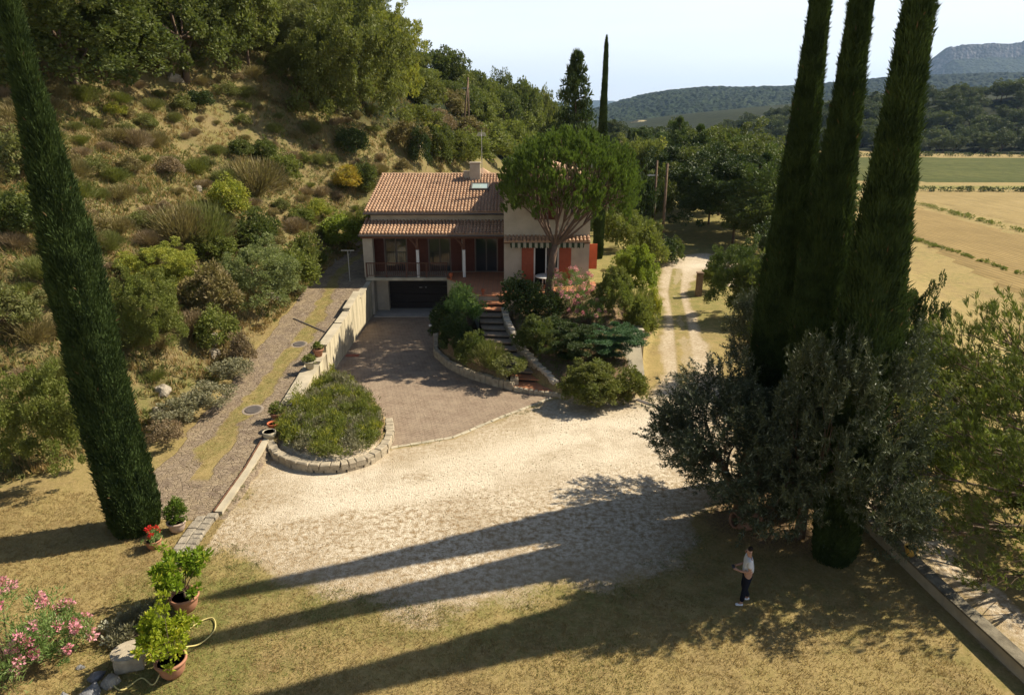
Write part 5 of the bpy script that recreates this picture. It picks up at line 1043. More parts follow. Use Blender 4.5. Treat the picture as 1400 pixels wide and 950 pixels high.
 (('broom_shrub', 'large brown-green upright broom high on the slope, right of the lone cypress', 'shrub', 'brooms and twiggy bushes scattered over the dry hillside'), [('broom',-24.86,49.7,1.7,1.39,5.7,'broom')]),
 (('broom_shrub', 'medium brown-green leafy bush low on the slope, right of the lone cypress', 'shrub', 'brooms and twiggy bushes scattered over the dry hillside'), [('bush2',-17.51,31.1,1.44,0.84,5.3,'broom')]),
 (('broom_shrub', 'medium olive spreading broom high on the slope, by the lone cypress', 'shrub', 'brooms and twiggy bushes scattered over the dry hillside'), [('broom2',-26.37,43.55,1.12,0.73,1.7,'olivegreen')]),
 (('broom_shrub', 'large greenish cushion bush near the top on the slope, left of the house', 'shrub', 'brooms and twiggy bushes scattered over the dry hillside'), [('low',-13.8,71.9,1.54,1,5.1,'broomg')]),
 (('broom_shrub', 'large brown-green leafy bush high on the slope, at the left frame edge', 'shrub', 'brooms and twiggy bushes scattered over the dry hillside'), [('bush2',-31.36,42.5,1.87,1.37,4.5,'broom')]),
 (('broom_shrub', 'large dry brown upright broom high on the slope, left of the house', 'shrub', 'brooms and twiggy bushes scattered over the dry hillside'), [('broom',-16.07,50.9,1.79,1.29,6.1,'dry')]),
 (('broom_shrub', 'small dry brown spreading broom near the top on the slope, right of the lone cypress', 'shrub', 'brooms and twiggy bushes scattered over the dry hillside'), [('broom2',-24.53,53.75,0.83,0.6,4,'dry')]),
 (('broom_shrub', 'small brown-green spreading broom high on the slope, above the ramp', 'shrub', 'brooms and twiggy bushes scattered over the dry hillside'), [('broom2',-16.55,48.2,0.78,0.65,3.7,'broom')]),
 (('broom_shrub', 'small dry brown leafy bush near the top on the slope, left of the house', 'shrub', 'brooms and twiggy bushes scattered over the dry hillside'), [('bush2',-15.06,60.05,0.94,0.79,3.3,'dry')]),
 (('broom_shrub', 'large brown-green spreading broom near the top on the slope, right of the lone cypress', 'shrub', 'brooms and twiggy bushes scattered over the dry hillside'), [('broom2',-29.27,56.75,1.73,1.4,0.5,'broom')]),
 (('shrub', 'dark leggy oleander bush left of the garden steps', 'shrub', None), [('bush2',-2.67,36.2,2.11,2.19,1.8,'oleander')]),
 (('shrub', 'dark bush over the curved stone edge left of the steps', 'shrub', None), [('bigbush',-2.94,34.1,1.78,2.09,5.4,'holm')]),
 (('shrub', 'dark leafy bush left of the lower steps', 'shrub', None), [('bush2',-1.93,32.45,1.63,1.7,3.8,'oak')]),
 (('shrub', 'yellowish rosemary bush beside the lantern', 'shrub', None), [('low',-0.18,31.1,1.86,1.11,3.4,'broomg')]),
 (('shrub', 'dark bush at the right of the top steps', 'shrub', None), [('bush',0.49,36.8,2.3,2.13,1.4,'holm')]),
 (('shrub', 'mid-green bush behind the stone stair wall', 'shrub', None), [('bigbush',1.23,32.75,2.16,1.93,0.2,'oak')]),
 (('shrub', 'dark spreading juniper in the middle of the garden', 'shrub', None), [('juniper',2.94,32.3,2.94,1.84,5,'holm')]),
 (('shrub', 'dark low bush round the umbrella pine trunk', 'shrub', None), [('bush',1.95,36.35,1.78,1.52,5.9,'holm')]),
 (('shrub', 'tall green bush at the right corner of the terrace', 'shrub', None), [('bigbush',5.62,36.5,2.12,2.79,2.2,'green')]),
 (('shrub', 'blue-green spreading juniper above the concrete wall', 'shrub', None), [('juniper',5.09,32.45,2.88,1.84,4.2,'blue')]),
 (('shrub', 'wide olive cistus bush at the lower right garden corner', 'shrub', None), [('bigbush',3.57,29,2.76,1.75,2.7,'olivegreen')]),
 (('shrub', 'rounded brownish bush beside the track entrance', 'shrub', None), [('bush',5.52,29.3,1.57,1.49,0.5,'olivegreen')]),
 (('shrub', 'low bush with orange-red blooms at the gravel edge', 'shrub', None), [('low',3.91,28.4,1.66,1.03,6,'broomg')]),
 (('shrub', 'small light green bush at the gravel edge left of the blooms', 'shrub', None), [('low',2.91,29.15,1.22,0.77,4,'bright')]),
 (('shrub', 'bright green feathery bush beside the track', 'shrub', None), [('bigbush',7.89,42.5,2.63,3.22,4.1,'bright')]),
 (('shrub', 'green bush overhanging the track above the concrete wall', 'shrub', None), [('bush2',7.28,36.65,1.82,2.49,2.1,'green')]),
 (('shrub', 'yellow-green trailing shoots along the track edge', 'shrub', None), [('bush2',8.41,39.5,0.89,2.3,3.7,'yellow')]),
 (('shrub', 'rounded green bush beyond the right corner of the house', 'shrub', None), [('bush',8.59,53.75,3.02,3.14,1.9,'green')]),
 (('shrub', 'green bush behind the umbrella pine at the right', 'shrub', None), [('bigbush',9.88,61.4,3.29,2.74,4.3,'green')]),
 (('shrub', 'dark clipped bush at the foot of the utility pole', 'shrub', None), [('bush',13.41,60.2,2.62,2.31,2.3,'holm')]),
 (('shrub', 'smaller clipped bush right of the dark one by the pole', 'shrub', None), [('bush',14.79,61.4,1.73,2.08,2.8,'oak')]),
 (('shrub', 'leafy bush between the house lawn and the track', 'shrub', None), [('bush2',10.75,55.4,3.02,3.77,5.5,'green')]),
 (('shrub', 'dark bushy young pine at the right edge of the track', 'shrub', None), [('mass',14.7,43.55,3.78,4.79,0.9,'pine')]),
 (('shrub', 'olive bush by the wooden gate post', 'shrub', None), [('bush2',15.09,50,1.65,2.29,1.1,'olivegreen')]),
 (('shrub', 'dark bush left against the cypresses', 'shrub', None), [('bush',15.56,42.2,3.3,3.92,4.7,'oak')]),
 (('shrub', 'dark bush hiding the right end of the garage door', 'shrub', None), [('bush',-3.67,36.2,1.83,1.91,6.2,'holm')]),
 (('shrub', 'wispy bush at the left edge of the lower steps', 'shrub', None), [('broom2',-1.17,31.85,1.6,1.67,2.4,'broomg')]),
 (('shrub', 'dark low bush in the garden centre behind the juniper', 'shrub', None), [('bush',2.3,33.95,1.69,1.35,3.8,'holm')]),
 (('shrub', 'tuft of upright olive stems above the concrete wall', 'shrub', None), [('broom2',7.45,38.75,1.82,2.34,0.7,'olivegreen')]),
 (('shrub', 'dense green bush filling the gap left of the utility poles', 'shrub', None), [('mass',12.99,66.05,3.28,3.27,4.5,'oak')]),
 (('shrub', 'dense mid-green bush behind the utility poles', 'shrub', None), [('mass',18.84,88.55,3.77,4.9,0,'oak')]),
 (('shrub', 'light green bush behind the right corner of the terrace', 'shrub', None), [('bush',8.1,46.85,2.05,1.92,5.1,'bright')]),
 (('tree', 'rounded green tree left of the track, behind the utility poles', 'tree', None), [('round',18.94,100,5.82,10.07,2.8,'green')]),
 (('pine_tree', 'dark tree just right of the umbrella pine crown', 'tree', None), [('oak',13.18,72,3.72,7.38,1.1,'holm')]),
 (('tree', 'dark green tree behind the utility poles', 'tree', None), [('oak2',15.67,78,4.59,6.72,1.7,'oak')]),
 (('pine_tree', 'tall dark pine right of the track, tallest of its row', 'pine tree', None), [('pine',25.81,98,7.79,10.97,3.9,'pine')]),
 (('pine_tree', 'broad dark pine beside the tallest one right of the track', 'pine tree', None), [('pine2',27.53,92,8.31,9.99,4.6,'pine')]),
 (('tree', 'olive-toned tree between the dark pines and the cypresses', 'tree', None), [('oak2',27.79,84,7.17,7.96,3.4,'olivegreen')]),
 (('pine_tree', 'spreading dark cedar-like conifer against the left cypress', 'pine tree', None), [('pine2',27.35,76,7.74,8.4,1.8,'holm')]),
 (('pine_tree', 'dark pine standing behind the far end of the track', 'pine tree', None), [('pine',27.61,118,7.45,11.92,6,'pine')]),
 (('pine_tree', 'low dark pine at the edge of the small lawn', 'pine tree', None), [('pine2',22.7,70,6.78,6.25,2.6,'pine')]),
 (('tree', 'dark tree in the shade right of the small lawn', 'tree', None), [('oak',23.59,66,5.7,5.59,5.7,'oak')]),
 (('pine_tree', 'dark conifer overhanging the shaded end of the track', 'pine tree', None), [('pine2',24.04,84,6.27,6.27,0.9,'holm')]),
 (('tree', 'yellow-tinged tree behind the far end of the track', 'tree', None), [('bush',26.36,125,6.56,7.62,0.7,'yellow')]),
 (('tree', 'dark tree behind the gap between the cypresses', 'tree', None), [('oak',23.14,58,5.06,4.37,5.3,'holm')]),
 (('pine_tree', 'lone dark pine with a rounded head right of the cypresses', 'tree', None), [('mass',16.6,27,2.36,6.52,0,'holm')]),
 (('thicket', 'olive-green thicket beyond the lower track, farthest along it', 'shrub', None), [('mass',17.5,27,6,4.2,4.3,'olivegreen')]),
 (('thicket', 'green thicket beyond the lower track behind the open pine', 'shrub', None), [('mass',19.5,20.5,6,4,1.2,'green')]),
 (('thicket', 'dark thicket right of the three cypresses by the lower track', 'shrub', None), [('mass',16.6,33,5,4,4,'oak')]),
 (('thicket', 'olive thicket under the open pine at the right frame edge', 'shrub', None), [('mass',18.5,15.5,5.5,3.4,2.1,'olivegreen')]),
 (('thicket', 'yellow-green low thicket at the edge of the lower track', 'shrub', None), [('mass',16.5,23,4,2.6,4.9,'bright')]),
 (('thicket', 'dark thicket below the stubble field', 'shrub', None), [('mass',23,27,6,4,5,'oak')]),
 (('thicket', 'green scrub beyond the lower track near the bottom right', 'shrub', None), [('mass',17.2,11.2,4,2.2,3.9,'green')]),
 (('thicket', 'green scrub hidden behind the cypresses', 'shrub', None), [('mass',13.3,31,4,3.6,3.2,'green')]),
 (('thicket', 'dark evergreen thicket at the right edge of the small lawn', 'shrub', None), [('mass',22,74,11,9,4.9,'holm')]),
 (('thicket', 'deep green thicket under the pines right of the track', 'shrub', None), [('mass',26,82,12,10,3.1,'oak')]),
 (('thicket', 'dark thicket where the track disappears', 'shrub', None), [('mass',23,95,12,9,1.7,'holm')]),
 (('thicket', 'dark thicket behind the left cypress', 'shrub', None), [('mass',28,68,11,9,3.2,'pine')]),
 (('thicket', 'rounded woodland crown behind the dark pines', 'shrub', None), [('mass',31,100,14,11,0.7,'oak')]),
 (('thicket', 'rounded tree at the end of the track, left side', 'shrub', None), [('mass',17.5,105,9,9,2.7,'green')]),
 (('thicket', 'green thicket left of the track beyond the poles', 'shrub', None), [('mass',14,82,7,6,4.4,'green')]),
 (('tree', 'pointed dark tree in the far woodland, farthest and right', 'tree', 'trees in the far woodland belt across the valley floor'), [('fir',119.2,397,4.4,9.7,6.2,'pine'), ('fir',103.4,348.5,4.4,9.8,6.2,'far')]),
 (('tree', 'round-crowned dark tree in the far woodland, nearest and right', 'tree', 'trees in the far woodland belt across the valley floor'), [('oak',61.6,216,7.8,7.9,4.1,'far'), ('oak2',50.2,148.3,7.9,7.3,3.8,'pine'), ('round',43,144.1,9.4,11,4.3,'far'), ('oak',55.9,168.8,6.2,7.4,5.2,'far'), ('oak2',67.3,189.1,9,10.5,3.8,'pine')]),
 (('tree', 'round-crowned dark tree in the far woodland, nearest and left', 'tree', 'trees in the far woodland belt across the valley floor'), [('oak2',32.3,154.7,9.3,8.7,6.2,'pine'), ('round',41.9,199.4,11.3,10.5,0.8,'far'), ('round',21.1,141.4,5.7,6.2,5.5,'far')]),
 (('tree', 'pine-shaped dark tree in the far woodland, farthest and left', 'tree', 'trees in the far woodland belt across the valley floor'), [('pine2',85.4,392.8,7.8,8.1,0.9,'far')]),
 (('tree', 'pointed dark tree in the far woodland, farthest and left', 'tree', 'trees in the far woodland belt across the valley floor'), [('fir',76.2,333.8,4.9,11,3.3,'far')]),
 (('tree', 'pine-shaped light tree in the far woodland, nearest and left', 'tree', 'trees in the far woodland belt across the valley floor'), [('pine',39,184.9,5.6,6.6,1.6,'farl'), ('pine2',37.1,167.7,7.1,7.3,5.8,'farl')]),
 (('tree', 'round-crowned dark tree in the far woodland, farthest and left', 'tree', 'trees in the far woodland belt across the valley floor'), [('oak',75.2,415.2,11.1,10.6,3.8,'far'), ('oak',45.7,351.2,8.2,8.7,3.9,'far'), ('oak',58.6,384.1,8,9.2,3.8,'far'), ('oak2',54,365.2,7.1,6.9,2.1,'far'), ('round',67.5,395.1,6.6,7.1,1.4,'pine'), ('oak',81.4,352.4,8.8,10.1,4.3,'far'), ('oak',81.5,339.7,6.2,7.5,4.6,'pine')]),
 (('tree', 'pine-shaped dark tree in the far woodland, midway and left', 'tree', 'trees in the far woodland belt across the valley floor'), [('pine2',40.6,286.5,11.2,10.9,2.1,'far')]),
 (('tree', 'pine-shaped dark tree in the far woodland, nearest and right', 'tree', 'trees in the far woodland belt across the valley floor'), [('pine',52.3,185.8,11,10.5,4.9,'far'), ('pine2',39,144.1,5.4,6.5,4.5,'pine'), ('pine',37.5,148.4,5.4,6.6,5,'far')]),
 (('tree', 'pointed dark tree in the far woodland, nearest and right', 'tree', 'trees in the far woodland belt across the valley floor'), [('fir',52.6,167.4,4.3,9.7,3.6,'pine'), ('fir',50.3,140.4,3.7,8.1,3.8,'far'), ('fir',41.2,142.7,4.3,9.5,2.8,'far')]),
 (('tree', 'round-crowned dark tree in the far woodland, midway and left', 'tree', 'trees in the far woodland belt across the valley floor'), [('oak',45.9,251.5,6.8,7.2,2.1,'far'), ('oak',58,299.5,7.2,7.3,1.1,'far'), ('round',54.7,270.6,6.3,7.7,4.8,'pine')]),
 (('tree', 'pine-shaped light tree in the far woodland, midway and right', 'tree', 'trees in the far woodland belt across the valley floor'), [('pine',98.2,273.8,6.5,6.8,0.9,'farl'), ('pine',91.8,233.2,7.7,7.1,0.6,'farl'), ('pine2',87.6,253.8,11.8,11,2.7,'farl')]),
 (('tree', 'pointed dark tree in the far woodland, midway and right', 'tree', 'trees in the far woodland belt across the valley floor'), [('fir',84.7,230.9,3.7,8.3,2.8,'far')]),
 (('tree', 'round-crowned light tree in the far woodland, nearest and left', 'tree', 'trees in the far woodland belt across the valley floor'), [('oak2',42.5,178.3,11.2,10.8,5.3,'farl'), ('oak',29.4,145.3,6.6,7.9,3.4,'farl')]),
 (('tree', 'pine-shaped dark tree in the far woodland, midway and right', 'tree', 'trees in the far woodland belt across the valley floor'), [('pine',74.3,243.1,7.3,6.9,1.8,'far'), ('pine2',86.6,237.6,9.5,9.1,2.1,'far'), ('pine',87.5,262.7,7.3,7,5.2,'far')]),
 (('tree', 'round-crowned light tree in the far woodland, farthest and left', 'tree', 'trees in the far woodland belt across the valley floor'), [('oak2',80.2,354.2,6.1,6.9,2.1,'farl'), ('round',77.2,333.5,10.4,10.7,2.9,'farl')]),
 (('tree', 'pointed light tree in the far woodland, nearest and right', 'tree', 'trees in the far woodland belt across the valley floor'), [('fir',52.7,154.1,3.6,8,5,'farl')]),
 (('tree', 'round-crowned dark tree in the far woodland, farthest and right', 'tree', 'trees in the far woodland belt across the valley floor'), [('oak2',113.6,369.4,8.7,9.4,2.4,'far'), ('round',128.4,404.1,9.8,10.6,1.5,'far'), ('oak2',105.3,348.6,11.2,10.8,3.5,'pine'), ('oak',119.1,394.7,8.5,8.4,4.5,'far'), ('round',113,386.1,7.2,8.2,5.2,'far'), ('oak2',97.1,341.3,9.5,10.1,2.9,'far')]),
 (('tree', 'round-crowned light tree in the far woodland, nearest and right', 'tree', 'trees in the far woodland belt across the valley floor'), [('oak',53.4,140.1,6.1,7.5,1,'farl')]),
 (('tree', 'pine-shaped light tree in the far woodland, nearest and right', 'tree', 'trees in the far woodland belt across the valley floor'), [('pine',68,191.6,8.2,9.2,0.5,'farl')]),
 (('tree', 'round-crowned dark tree in the far woodland, midway and right', 'tree', 'trees in the far woodland belt across the valley floor'), [('oak',71.9,243.6,8.1,7.9,5.4,'pine')]),
 (('tree', 'round-crowned light tree in the far woodland, midway and left', 'tree', 'trees in the far woodland belt across the valley floor'), [('oak2',38.6,290.5,6,6.4,3.4,'farl')]),
 (('tree', 'pine-shaped light tree in the far woodland, midway and left', 'tree', 'trees in the far woodland belt across the valley floor'), [('pine2',39.1,275.1,6.8,6.6,5.1,'farl')]),
 (('tree', 'pine-shaped dark tree in the far woodland, nearest and left', 'tree', 'trees in the far woodland belt across the valley floor'), [('pine2',34.9,191.1,9.3,9.4,2.7,'pine'), ('pine',25.2,167.4,6.5,7.6,1.4,'far')]),
 (('tree', 'pine-shaped dark tree in the far woodland, farthest and right', 'tree', 'trees in the far woodland belt across the valley floor'), [('pine',135.4,398.5,9.8,9.1,1.2,'far')]),
 (('tree', 'pointed light tree in the far woodland, farthest and right', 'tree', 'trees in the far woodland belt across the valley floor'), [('fir',96.1,328.9,4.9,10.9,0.2,'farl')]),
 (('tree', 'pointed dark tree in the far woodland, nearest and left', 'tree', 'trees in the far woodland belt across the valley floor'), [('fir',23.8,144.6,4.3,9.5,2.1,'far')]),
 (('tree', 'round-crowned dark tree at the foot of the wooded rise, just right of the cypresses', 'tree', 'trees covering the wooded rise on the right'), [('oak',226.7,386.7,11,9.7,3.5,'far'), ('oak2',216.5,391.2,10.4,8.4,5.1,'far')]),
 (('tree', 'round-crowned dark tree at the crest of the wooded rise, well right of the cypresses', 'tree', 'trees covering the wooded rise on the right'), [('oak2',278.6,433.7,12.1,9.3,2.3,'far'), ('oak',285.3,451.3,7.3,7.6,5.2,'far'), ('oak',302.4,468.9,8.6,7.7,5.6,'far'), ('round',294.3,464.6,9.4,8.2,4.2,'far'), ('oak',289.4,471.7,10.1,10.1,3.3,'far'), ('oak',270.7,445.5,11.6,11.3,3.4,'far'), ('oak',291.5,455.2,10.9,8.5,0.1,'far'), ('oak2',283.1,444.8,8.8,9,2.9,'far')]),
 (('tree', 'pine-shaped dark tree at the crest of the wooded rise, between the cypresses', 'tree', 'trees covering the wooded rise on the right'), [('pine',240.8,481.5,14.9,11.3,6,'far'), ('pine2',213.2,466.2,10.9,10.8,5,'far'), ('pine2',231.1,501.7,15.3,11.3,2.3,'far'), ('pine',226.5,501.2,12,9.3,4.4,'far'), ('pine2',212.3,496.5,9.8,9.4,4.5,'far'), ('pine2',232,504.5,12.7,10.3,3.4,'far'), ('pine2',187.7,477.1,10,8.5,5.7,'far'), ('pine',236.4,500.9,11.3,8.5,6,'far'), ('pine2',240.5,455.1,11.3,11.3,3.9,'far')]),
 (('tree', 'pine-shaped light tree at the foot of the wooded rise, left of the cypresses', 'tree', 'trees covering the wooded rise on the right'), [('pine2',159.5,426.7,9.9,10.4,4.8,'farl')]),
 (('tree', 'round-crowned light tree midway of the wooded rise, between the cypresses', 'tree', 'trees covering the wooded rise on the right'), [('oak',187.8,429,10.3,7.8,3.8,'farl'), ('oak',212.2,446.8,12.4,9.3,2,'farl'), ('oak',227.7,446.4,14.3,12,1.1,'farl'), ('oak',214.4,425.8,12.4,10.3,2.9,'farl'), ('oak',224.7,441.2,11.5,10.5,4.4,'farl'), ('oak',205.4,412.3,11.2,8.5,0.1,'farl'), ('round',193.5,461.2,13.5,10.5,4.4,'farl'), ('oak',208.2,441,11.9,9.4,3.4,'farl')]),
 (('tree', 'round-crowned dark tree at the crest of the wooded rise, just right of the cypresses', 'tree', 'trees covering the wooded rise on the right'), [('oak',284.7,478.6,9.8,7.9,0.3,'far'), ('oak',247.1,448.5,9.8,10,3.1,'far'), ('oak2',274.5,479.7,12.2,10.5,0,'far')]),
 (('tree', 'round-crowned dark tree midway of the wooded rise, well right of the cypresses', 'tree', 'trees covering the wooded rise on the right'), [('oak2',264.6,428.6,14.3,11.2,5.7,'far'), ('round',264.4,400.2,10.2,8.3,5.3,'far'), ('round',267.3,431.8,7.9,7.3,4.2,'far'), ('round',264,414.7,11.4,11.4,4.3,'far')]),
 (('tree', 'round-crowned dark tree at the crest of the wooded rise, between the cypresses', 'tree', 'trees covering the wooded rise on the right'), [('oak',206,474,9.3,9.7,5.7,'far'), ('oak',241.2,497.6,10.6,8.3,3.8,'far'), ('oak2',218.7,483,9.2,9.5,4.7,'far'), ('round',244.2,494.7,8.5,7.7,5.6,'far'), ('oak',224.8,459.1,14.1,11.9,0.1,'far'), ('round',212.8,487.7,12,9.9,6.2,'far'), ('round',213.1,487.1,8.9,7.8,0.2,'far'), ('oak',206.6,516.3,8.4,8.7,0.1,'far'), ('oak2',236.4,462.1,10.1,7.5,2,'far'), ('oak',213.5,473.9,11.1,8.9,1.4,'far'), ('round',240.1,483.5,12.9,10.2,1.5,'far'), ('oak',202.8,514.4,9.5,9.1,4.5,'far'), ('oak',216.9,464.2,12.1,9.3,5.5,'far'), ('round',214.9,485.5,12.9,10.7,3.6,'far'), ('oak',240.8,470.5,15.2,11.6,2.3,'far'), ('round',225.4,476.6,8.4,8.5,2.9,'far'), ('round',248.7,485.8,11.9,9.3,1.5,'far')]),
 (('tree', 'pine-shaped dark tree at the foot of the wooded rise, left of the cypresses', 'tree', 'trees covering the wooded rise on the right'), [('pine2',125.8,429.5,9.7,7.2,1.9,'far'), ('pine',145.5,429.6,8.7,8.3,3.9,'far'), ('pine',157.7,424.1,8.9,7.9,3.5,'far'), ('pine2',163.1,417.9,11.8,9.2,1.7,'far'), ('pine',139.4,418.9,12,11.3,0.6,'far'), ('pine',130.5,444.3,11.3,9.4,5.8,'far')]),
 (('tree', 'pine-shaped dark tree midway of the wooded rise, left of the cypresses', 'tree', 'trees covering the wooded rise on the right'), [('pine2',152.3,492.1,8.9,7.8,0.8,'far'), ('pine2',156.6,486.5,11.5,10.1,2.4,'far'), ('pine2',159.8,486.7,13.2,10.6,0.1,'far'), ('pine',149.3,456.1,8.2,7.8,0.7,'far')]),
 (('tree', 'pine-shaped dark tree midway of the wooded rise, well right of the cypresses', 'tree', 'trees covering the wooded rise on the right'), [('pine2',269,426.6,12.8,11.4,2.4,'far'), ('pine2',260.3,402.8,7.3,7.3,2.2,'far'), ('pine2',259,418.2,9.9,8.2,3,'far'), ('pine2',273.6,427.9,7.2,7.1,2.9,'far'), ('pine2',265,408.8,11.1,8.5,6.1,'far'), ('pine',250.3,403.3,10.1,10.5,2,'far')]),
 (('tree', 'round-crowned dark tree midway of the wooded rise, near the right frame edge', 'tree', 'trees covering the wooded rise on the right'), [('round',268.1,395.1,8.3,7.6,5.4,'far'), ('oak2',304.9,409.4,10.5,10.5,4.5,'far'), ('oak',266.3,393.3,10,8.3,2.4,'far'), ('oak',258,386.6,9.6,8.6,4.3,'far'), ('oak2',281.7,401.2,10.4,8.2,1.3,'far'), ('round',297.4,415.8,7.3,7.5,5.7,'far'), ('round',310.6,414.8,9.4,7.8,1.5,'far'), ('round',278.4,395.1,12.6,12,0.8,'far')]),
 (('tree', 'round-crowned dark tree at the crest of the wooded rise, near the right frame edge', 'tree', 'trees covering the wooded rise on the right'), [('oak',324.5,452.2,8.7,7.6,4.9,'far'), ('oak2',322.9,436.2,11.7,9.7,4.5,'far'), ('oak',326.8,441.4,9.1,7.5,3.5,'far')]),
 (('tree', 'round-crowned dark tree at the foot of the wooded rise, between the cypresses', 'tree', 'trees covering the wooded rise on the right'), [('oak',211.2,394,11.1,9.4,2.9,'far'), ('round',172,402.2,11,9.4,6.2,'far'), ('round',163,414.8,9.1,9.3,5,'far'), ('oak2',183.7,388.5,10.2,7.7,1.9,'far'), ('oak',173.4,415.7,8.9,8.9,4.3,'far'), ('oak',200.9,376.1,10.5,10.5,2.5,'far'), ('oak',180.6,383.7,10,9.6,1.8,'far'), ('round',167.5,394.7,11.5,10.8,5.2,'far'), ('round',198.1,404,9.8,7.6,3.7,'far'), ('round',171.2,412.6,12.7,11.6,5.1,'far'), ('round',191.5,413.4,11.1,11.6,5,'far'), ('oak',199.6,388.8,8.6,8.8,6,'far'), ('oak2',165.6,391.2,12.3,11.9,4.7,'far')]),
 (('tree', 'pine-shaped light tree at the foot of the wooded rise, between the cypresses', 'tree', 'trees covering the wooded rise on the right'), [('pine',159,402.5,13.1,10.8,3.2,'farl')]),
 (('tree', 'pine-shaped dark tree midway of the wooded rise, near the right frame edge', 'tree', 'trees covering the wooded rise on the right'), [('pine',263.8,383.3,14.5,11.7,0.1,'far'), ('pine2',263.7,387.5,8.9,7.2,4.5,'far'), ('pine',275.7,406,14.1,11,5.9,'far')]),
 (('tree', 'round-crowned dark tree midway of the wooded rise, between the cypresses', 'tree', 'trees covering the wooded rise on the right'), [('round',203.3,434.3,8,7.3,2.9,'far'), ('oak2',189.3,472.7,14.1,11.1,1.1,'far'), ('round',200.4,455.7,9.1,7.3,5.7,'far'), ('oak',204.5,464.6,9.8,7.3,0.6,'far'), ('oak2',194.8,471.9,12.9,10.1,4.4,'far'), ('oak',194.7,465.5,13.1,9.7,1.8,'far'), ('oak',198.8,468.2,9.2,8,5.9,'far'), ('round',219.6,430.6,10.6,8.3,4.3,'far'), ('round',234.9,449,11,8.6,0.6,'far'), ('round',211.9,456.3,11.6,11.5,4.1,'far'), ('round',234.9,438.3,9.7,8,0.1,'far'), ('oak',217.9,455.8,7.9,7.3,6.3,'far'), ('round',171.1,438,6.8,7,5,'far'), ('oak2',199.6,436,15.5,11.5,5.6,'far'), ('oak',200.8,469.1,12.9,11,5.1,'far'), ('oak',179.6,457.9,9.5,7.9,5.2,'far'), ('oak',209.2,434.8,12.5,9.4,4.4,'far'), ('oak2',216.2,460.5,11.4,10.3,2.2,'far'), ('oak',200.6,462.6,10.2,8.4,6.2,'far'), ('oak',226.1,436.2,8.9,7.7,4.6,'far')]),
 (('tree', 'pine-shaped light tree at the crest of the wooded rise, just right of the cypresses', 'tree', 'trees covering the wooded rise on the right'), [('pine',278.4,459.9,11.4,11,2.6,'farl'), ('pine',269.9,458,9.9,8.8,1.1,'farl'), ('pine2',257.6,456.6,8.3,8.3,2.3,'farl')]),
 (('tree', 'round-crowned light tree midway of the wooded rise, just right of the cypresses', 'tree', 'trees covering the wooded rise on the right'), [('oak2',230.1,421.4,13.7,11.4,6.2,'farl'), ('oak2',258.6,432.5,8.8,7.7,6.2,'farl'), ('oak',244.6,415.5,15,11.6,5.9,'farl')]),
 (('tree', 'round-crowned light tree at the foot of the wooded rise, just right of the cypresses', 'tree', 'trees covering the wooded rise on the right'), [('round',225,376.7,12.3,11.3,5.4,'farl'), ('oak',220.6,363,10.8,8.4,1.8,'farl'), ('round',211,373.3,12,8.9,1.7,'farl'), ('oak',219.5,365,9.3,7.5,4,'farl')]),
 (('tree', 'pine-shaped dark tree at the foot of the wooded rise, just right of the cypresses', 'tree', 'trees covering the wooded rise on the right'), [('pine2',212,385.9,10.4,7.9,3.4,'far')]),
 (('tree', 'pine-shaped dark tree at the foot of the wooded rise, between the cypresses', 'tree', 'trees covering the wooded rise on the right'), [('pine2',210.4,400.9,10.2,7.8,2.7,'far'), ('pine',193.9,413.8,9.3,8.3,5.4,'far'), ('pine2',214.1,396.7,12.7,10.8,5,'far'), ('pine2',198,405.2,14.7,11.1,2.1,'far'), ('pine',207.6,387.5,11,8.4,4.4,'far'), ('pine2',198.6,378,8.7,7.9,2.2,'far')]),
 (('tree', 'pine-shaped dark tree at the crest of the wooded rise, just right of the cypresses', 'tree', 'trees covering the wooded rise on the right'), [('pine',279.3,471.3,8.5,7.3,5,'far'), ('pine',269.4,452.5,8.1,7.9,0.4,'far'), ('pine',261.2,483.7,9.2,7.3,4.4,'far'), ('pine',248,460.2,10.4,8.1,4.9,'far'), ('pine2',256,447.3,9.4,7.4,4.1,'far')]),
 (('tree', 'round-crowned dark tree midway of the wooded rise, left of the cypresses', 'tree', 'trees covering the wooded rise on the right'), [('oak',158.3,490.2,9.6,8.8,1.1,'far'), ('oak',141.6,448.3,11.4,9.8,5.9,'far'), ('oak',141.9,482.1,12.4,11.2,4.7,'far'), ('oak2',156.1,458.5,9,7.7,0.1,'far'), ('round',167.8,459.1,13.1,11.7,0.4,'far'), ('oak2',169.5,439.2,12.3,10.6,0.3,'far')]),
 (('tree', 'round-crowned light tree at the foot of the wooded rise, between the cypresses', 'tree', 'trees covering the wooded rise on the right'), [('round',168.8,414.2,9.1,9.4,5,'farl'), ('oak2',163.6,403,9.8,9.4,0.5,'farl'), ('oak',168.4,413.3,9,8.9,4.9,'farl'), ('oak2',182.6,420.9,10.9,8.6,2.6,'farl'), ('oak',199.3,403.8,12.8,11.7,0.5,'farl')]),
 (('tree', 'round-crowned dark tree at the foot of the wooded rise, well right of the cypresses', 'tree', 'trees covering the wooded rise on the right'), [('round',242.9,368.6,11.7,10.1,4.9,'far'), ('round',247.9,372.5,12,8.9,1.6,'far'), ('oak2',237,376.7,10.9,11.3,5.1,'far'), ('oak',225.2,362,11.5,9.1,4.1,'far')]),
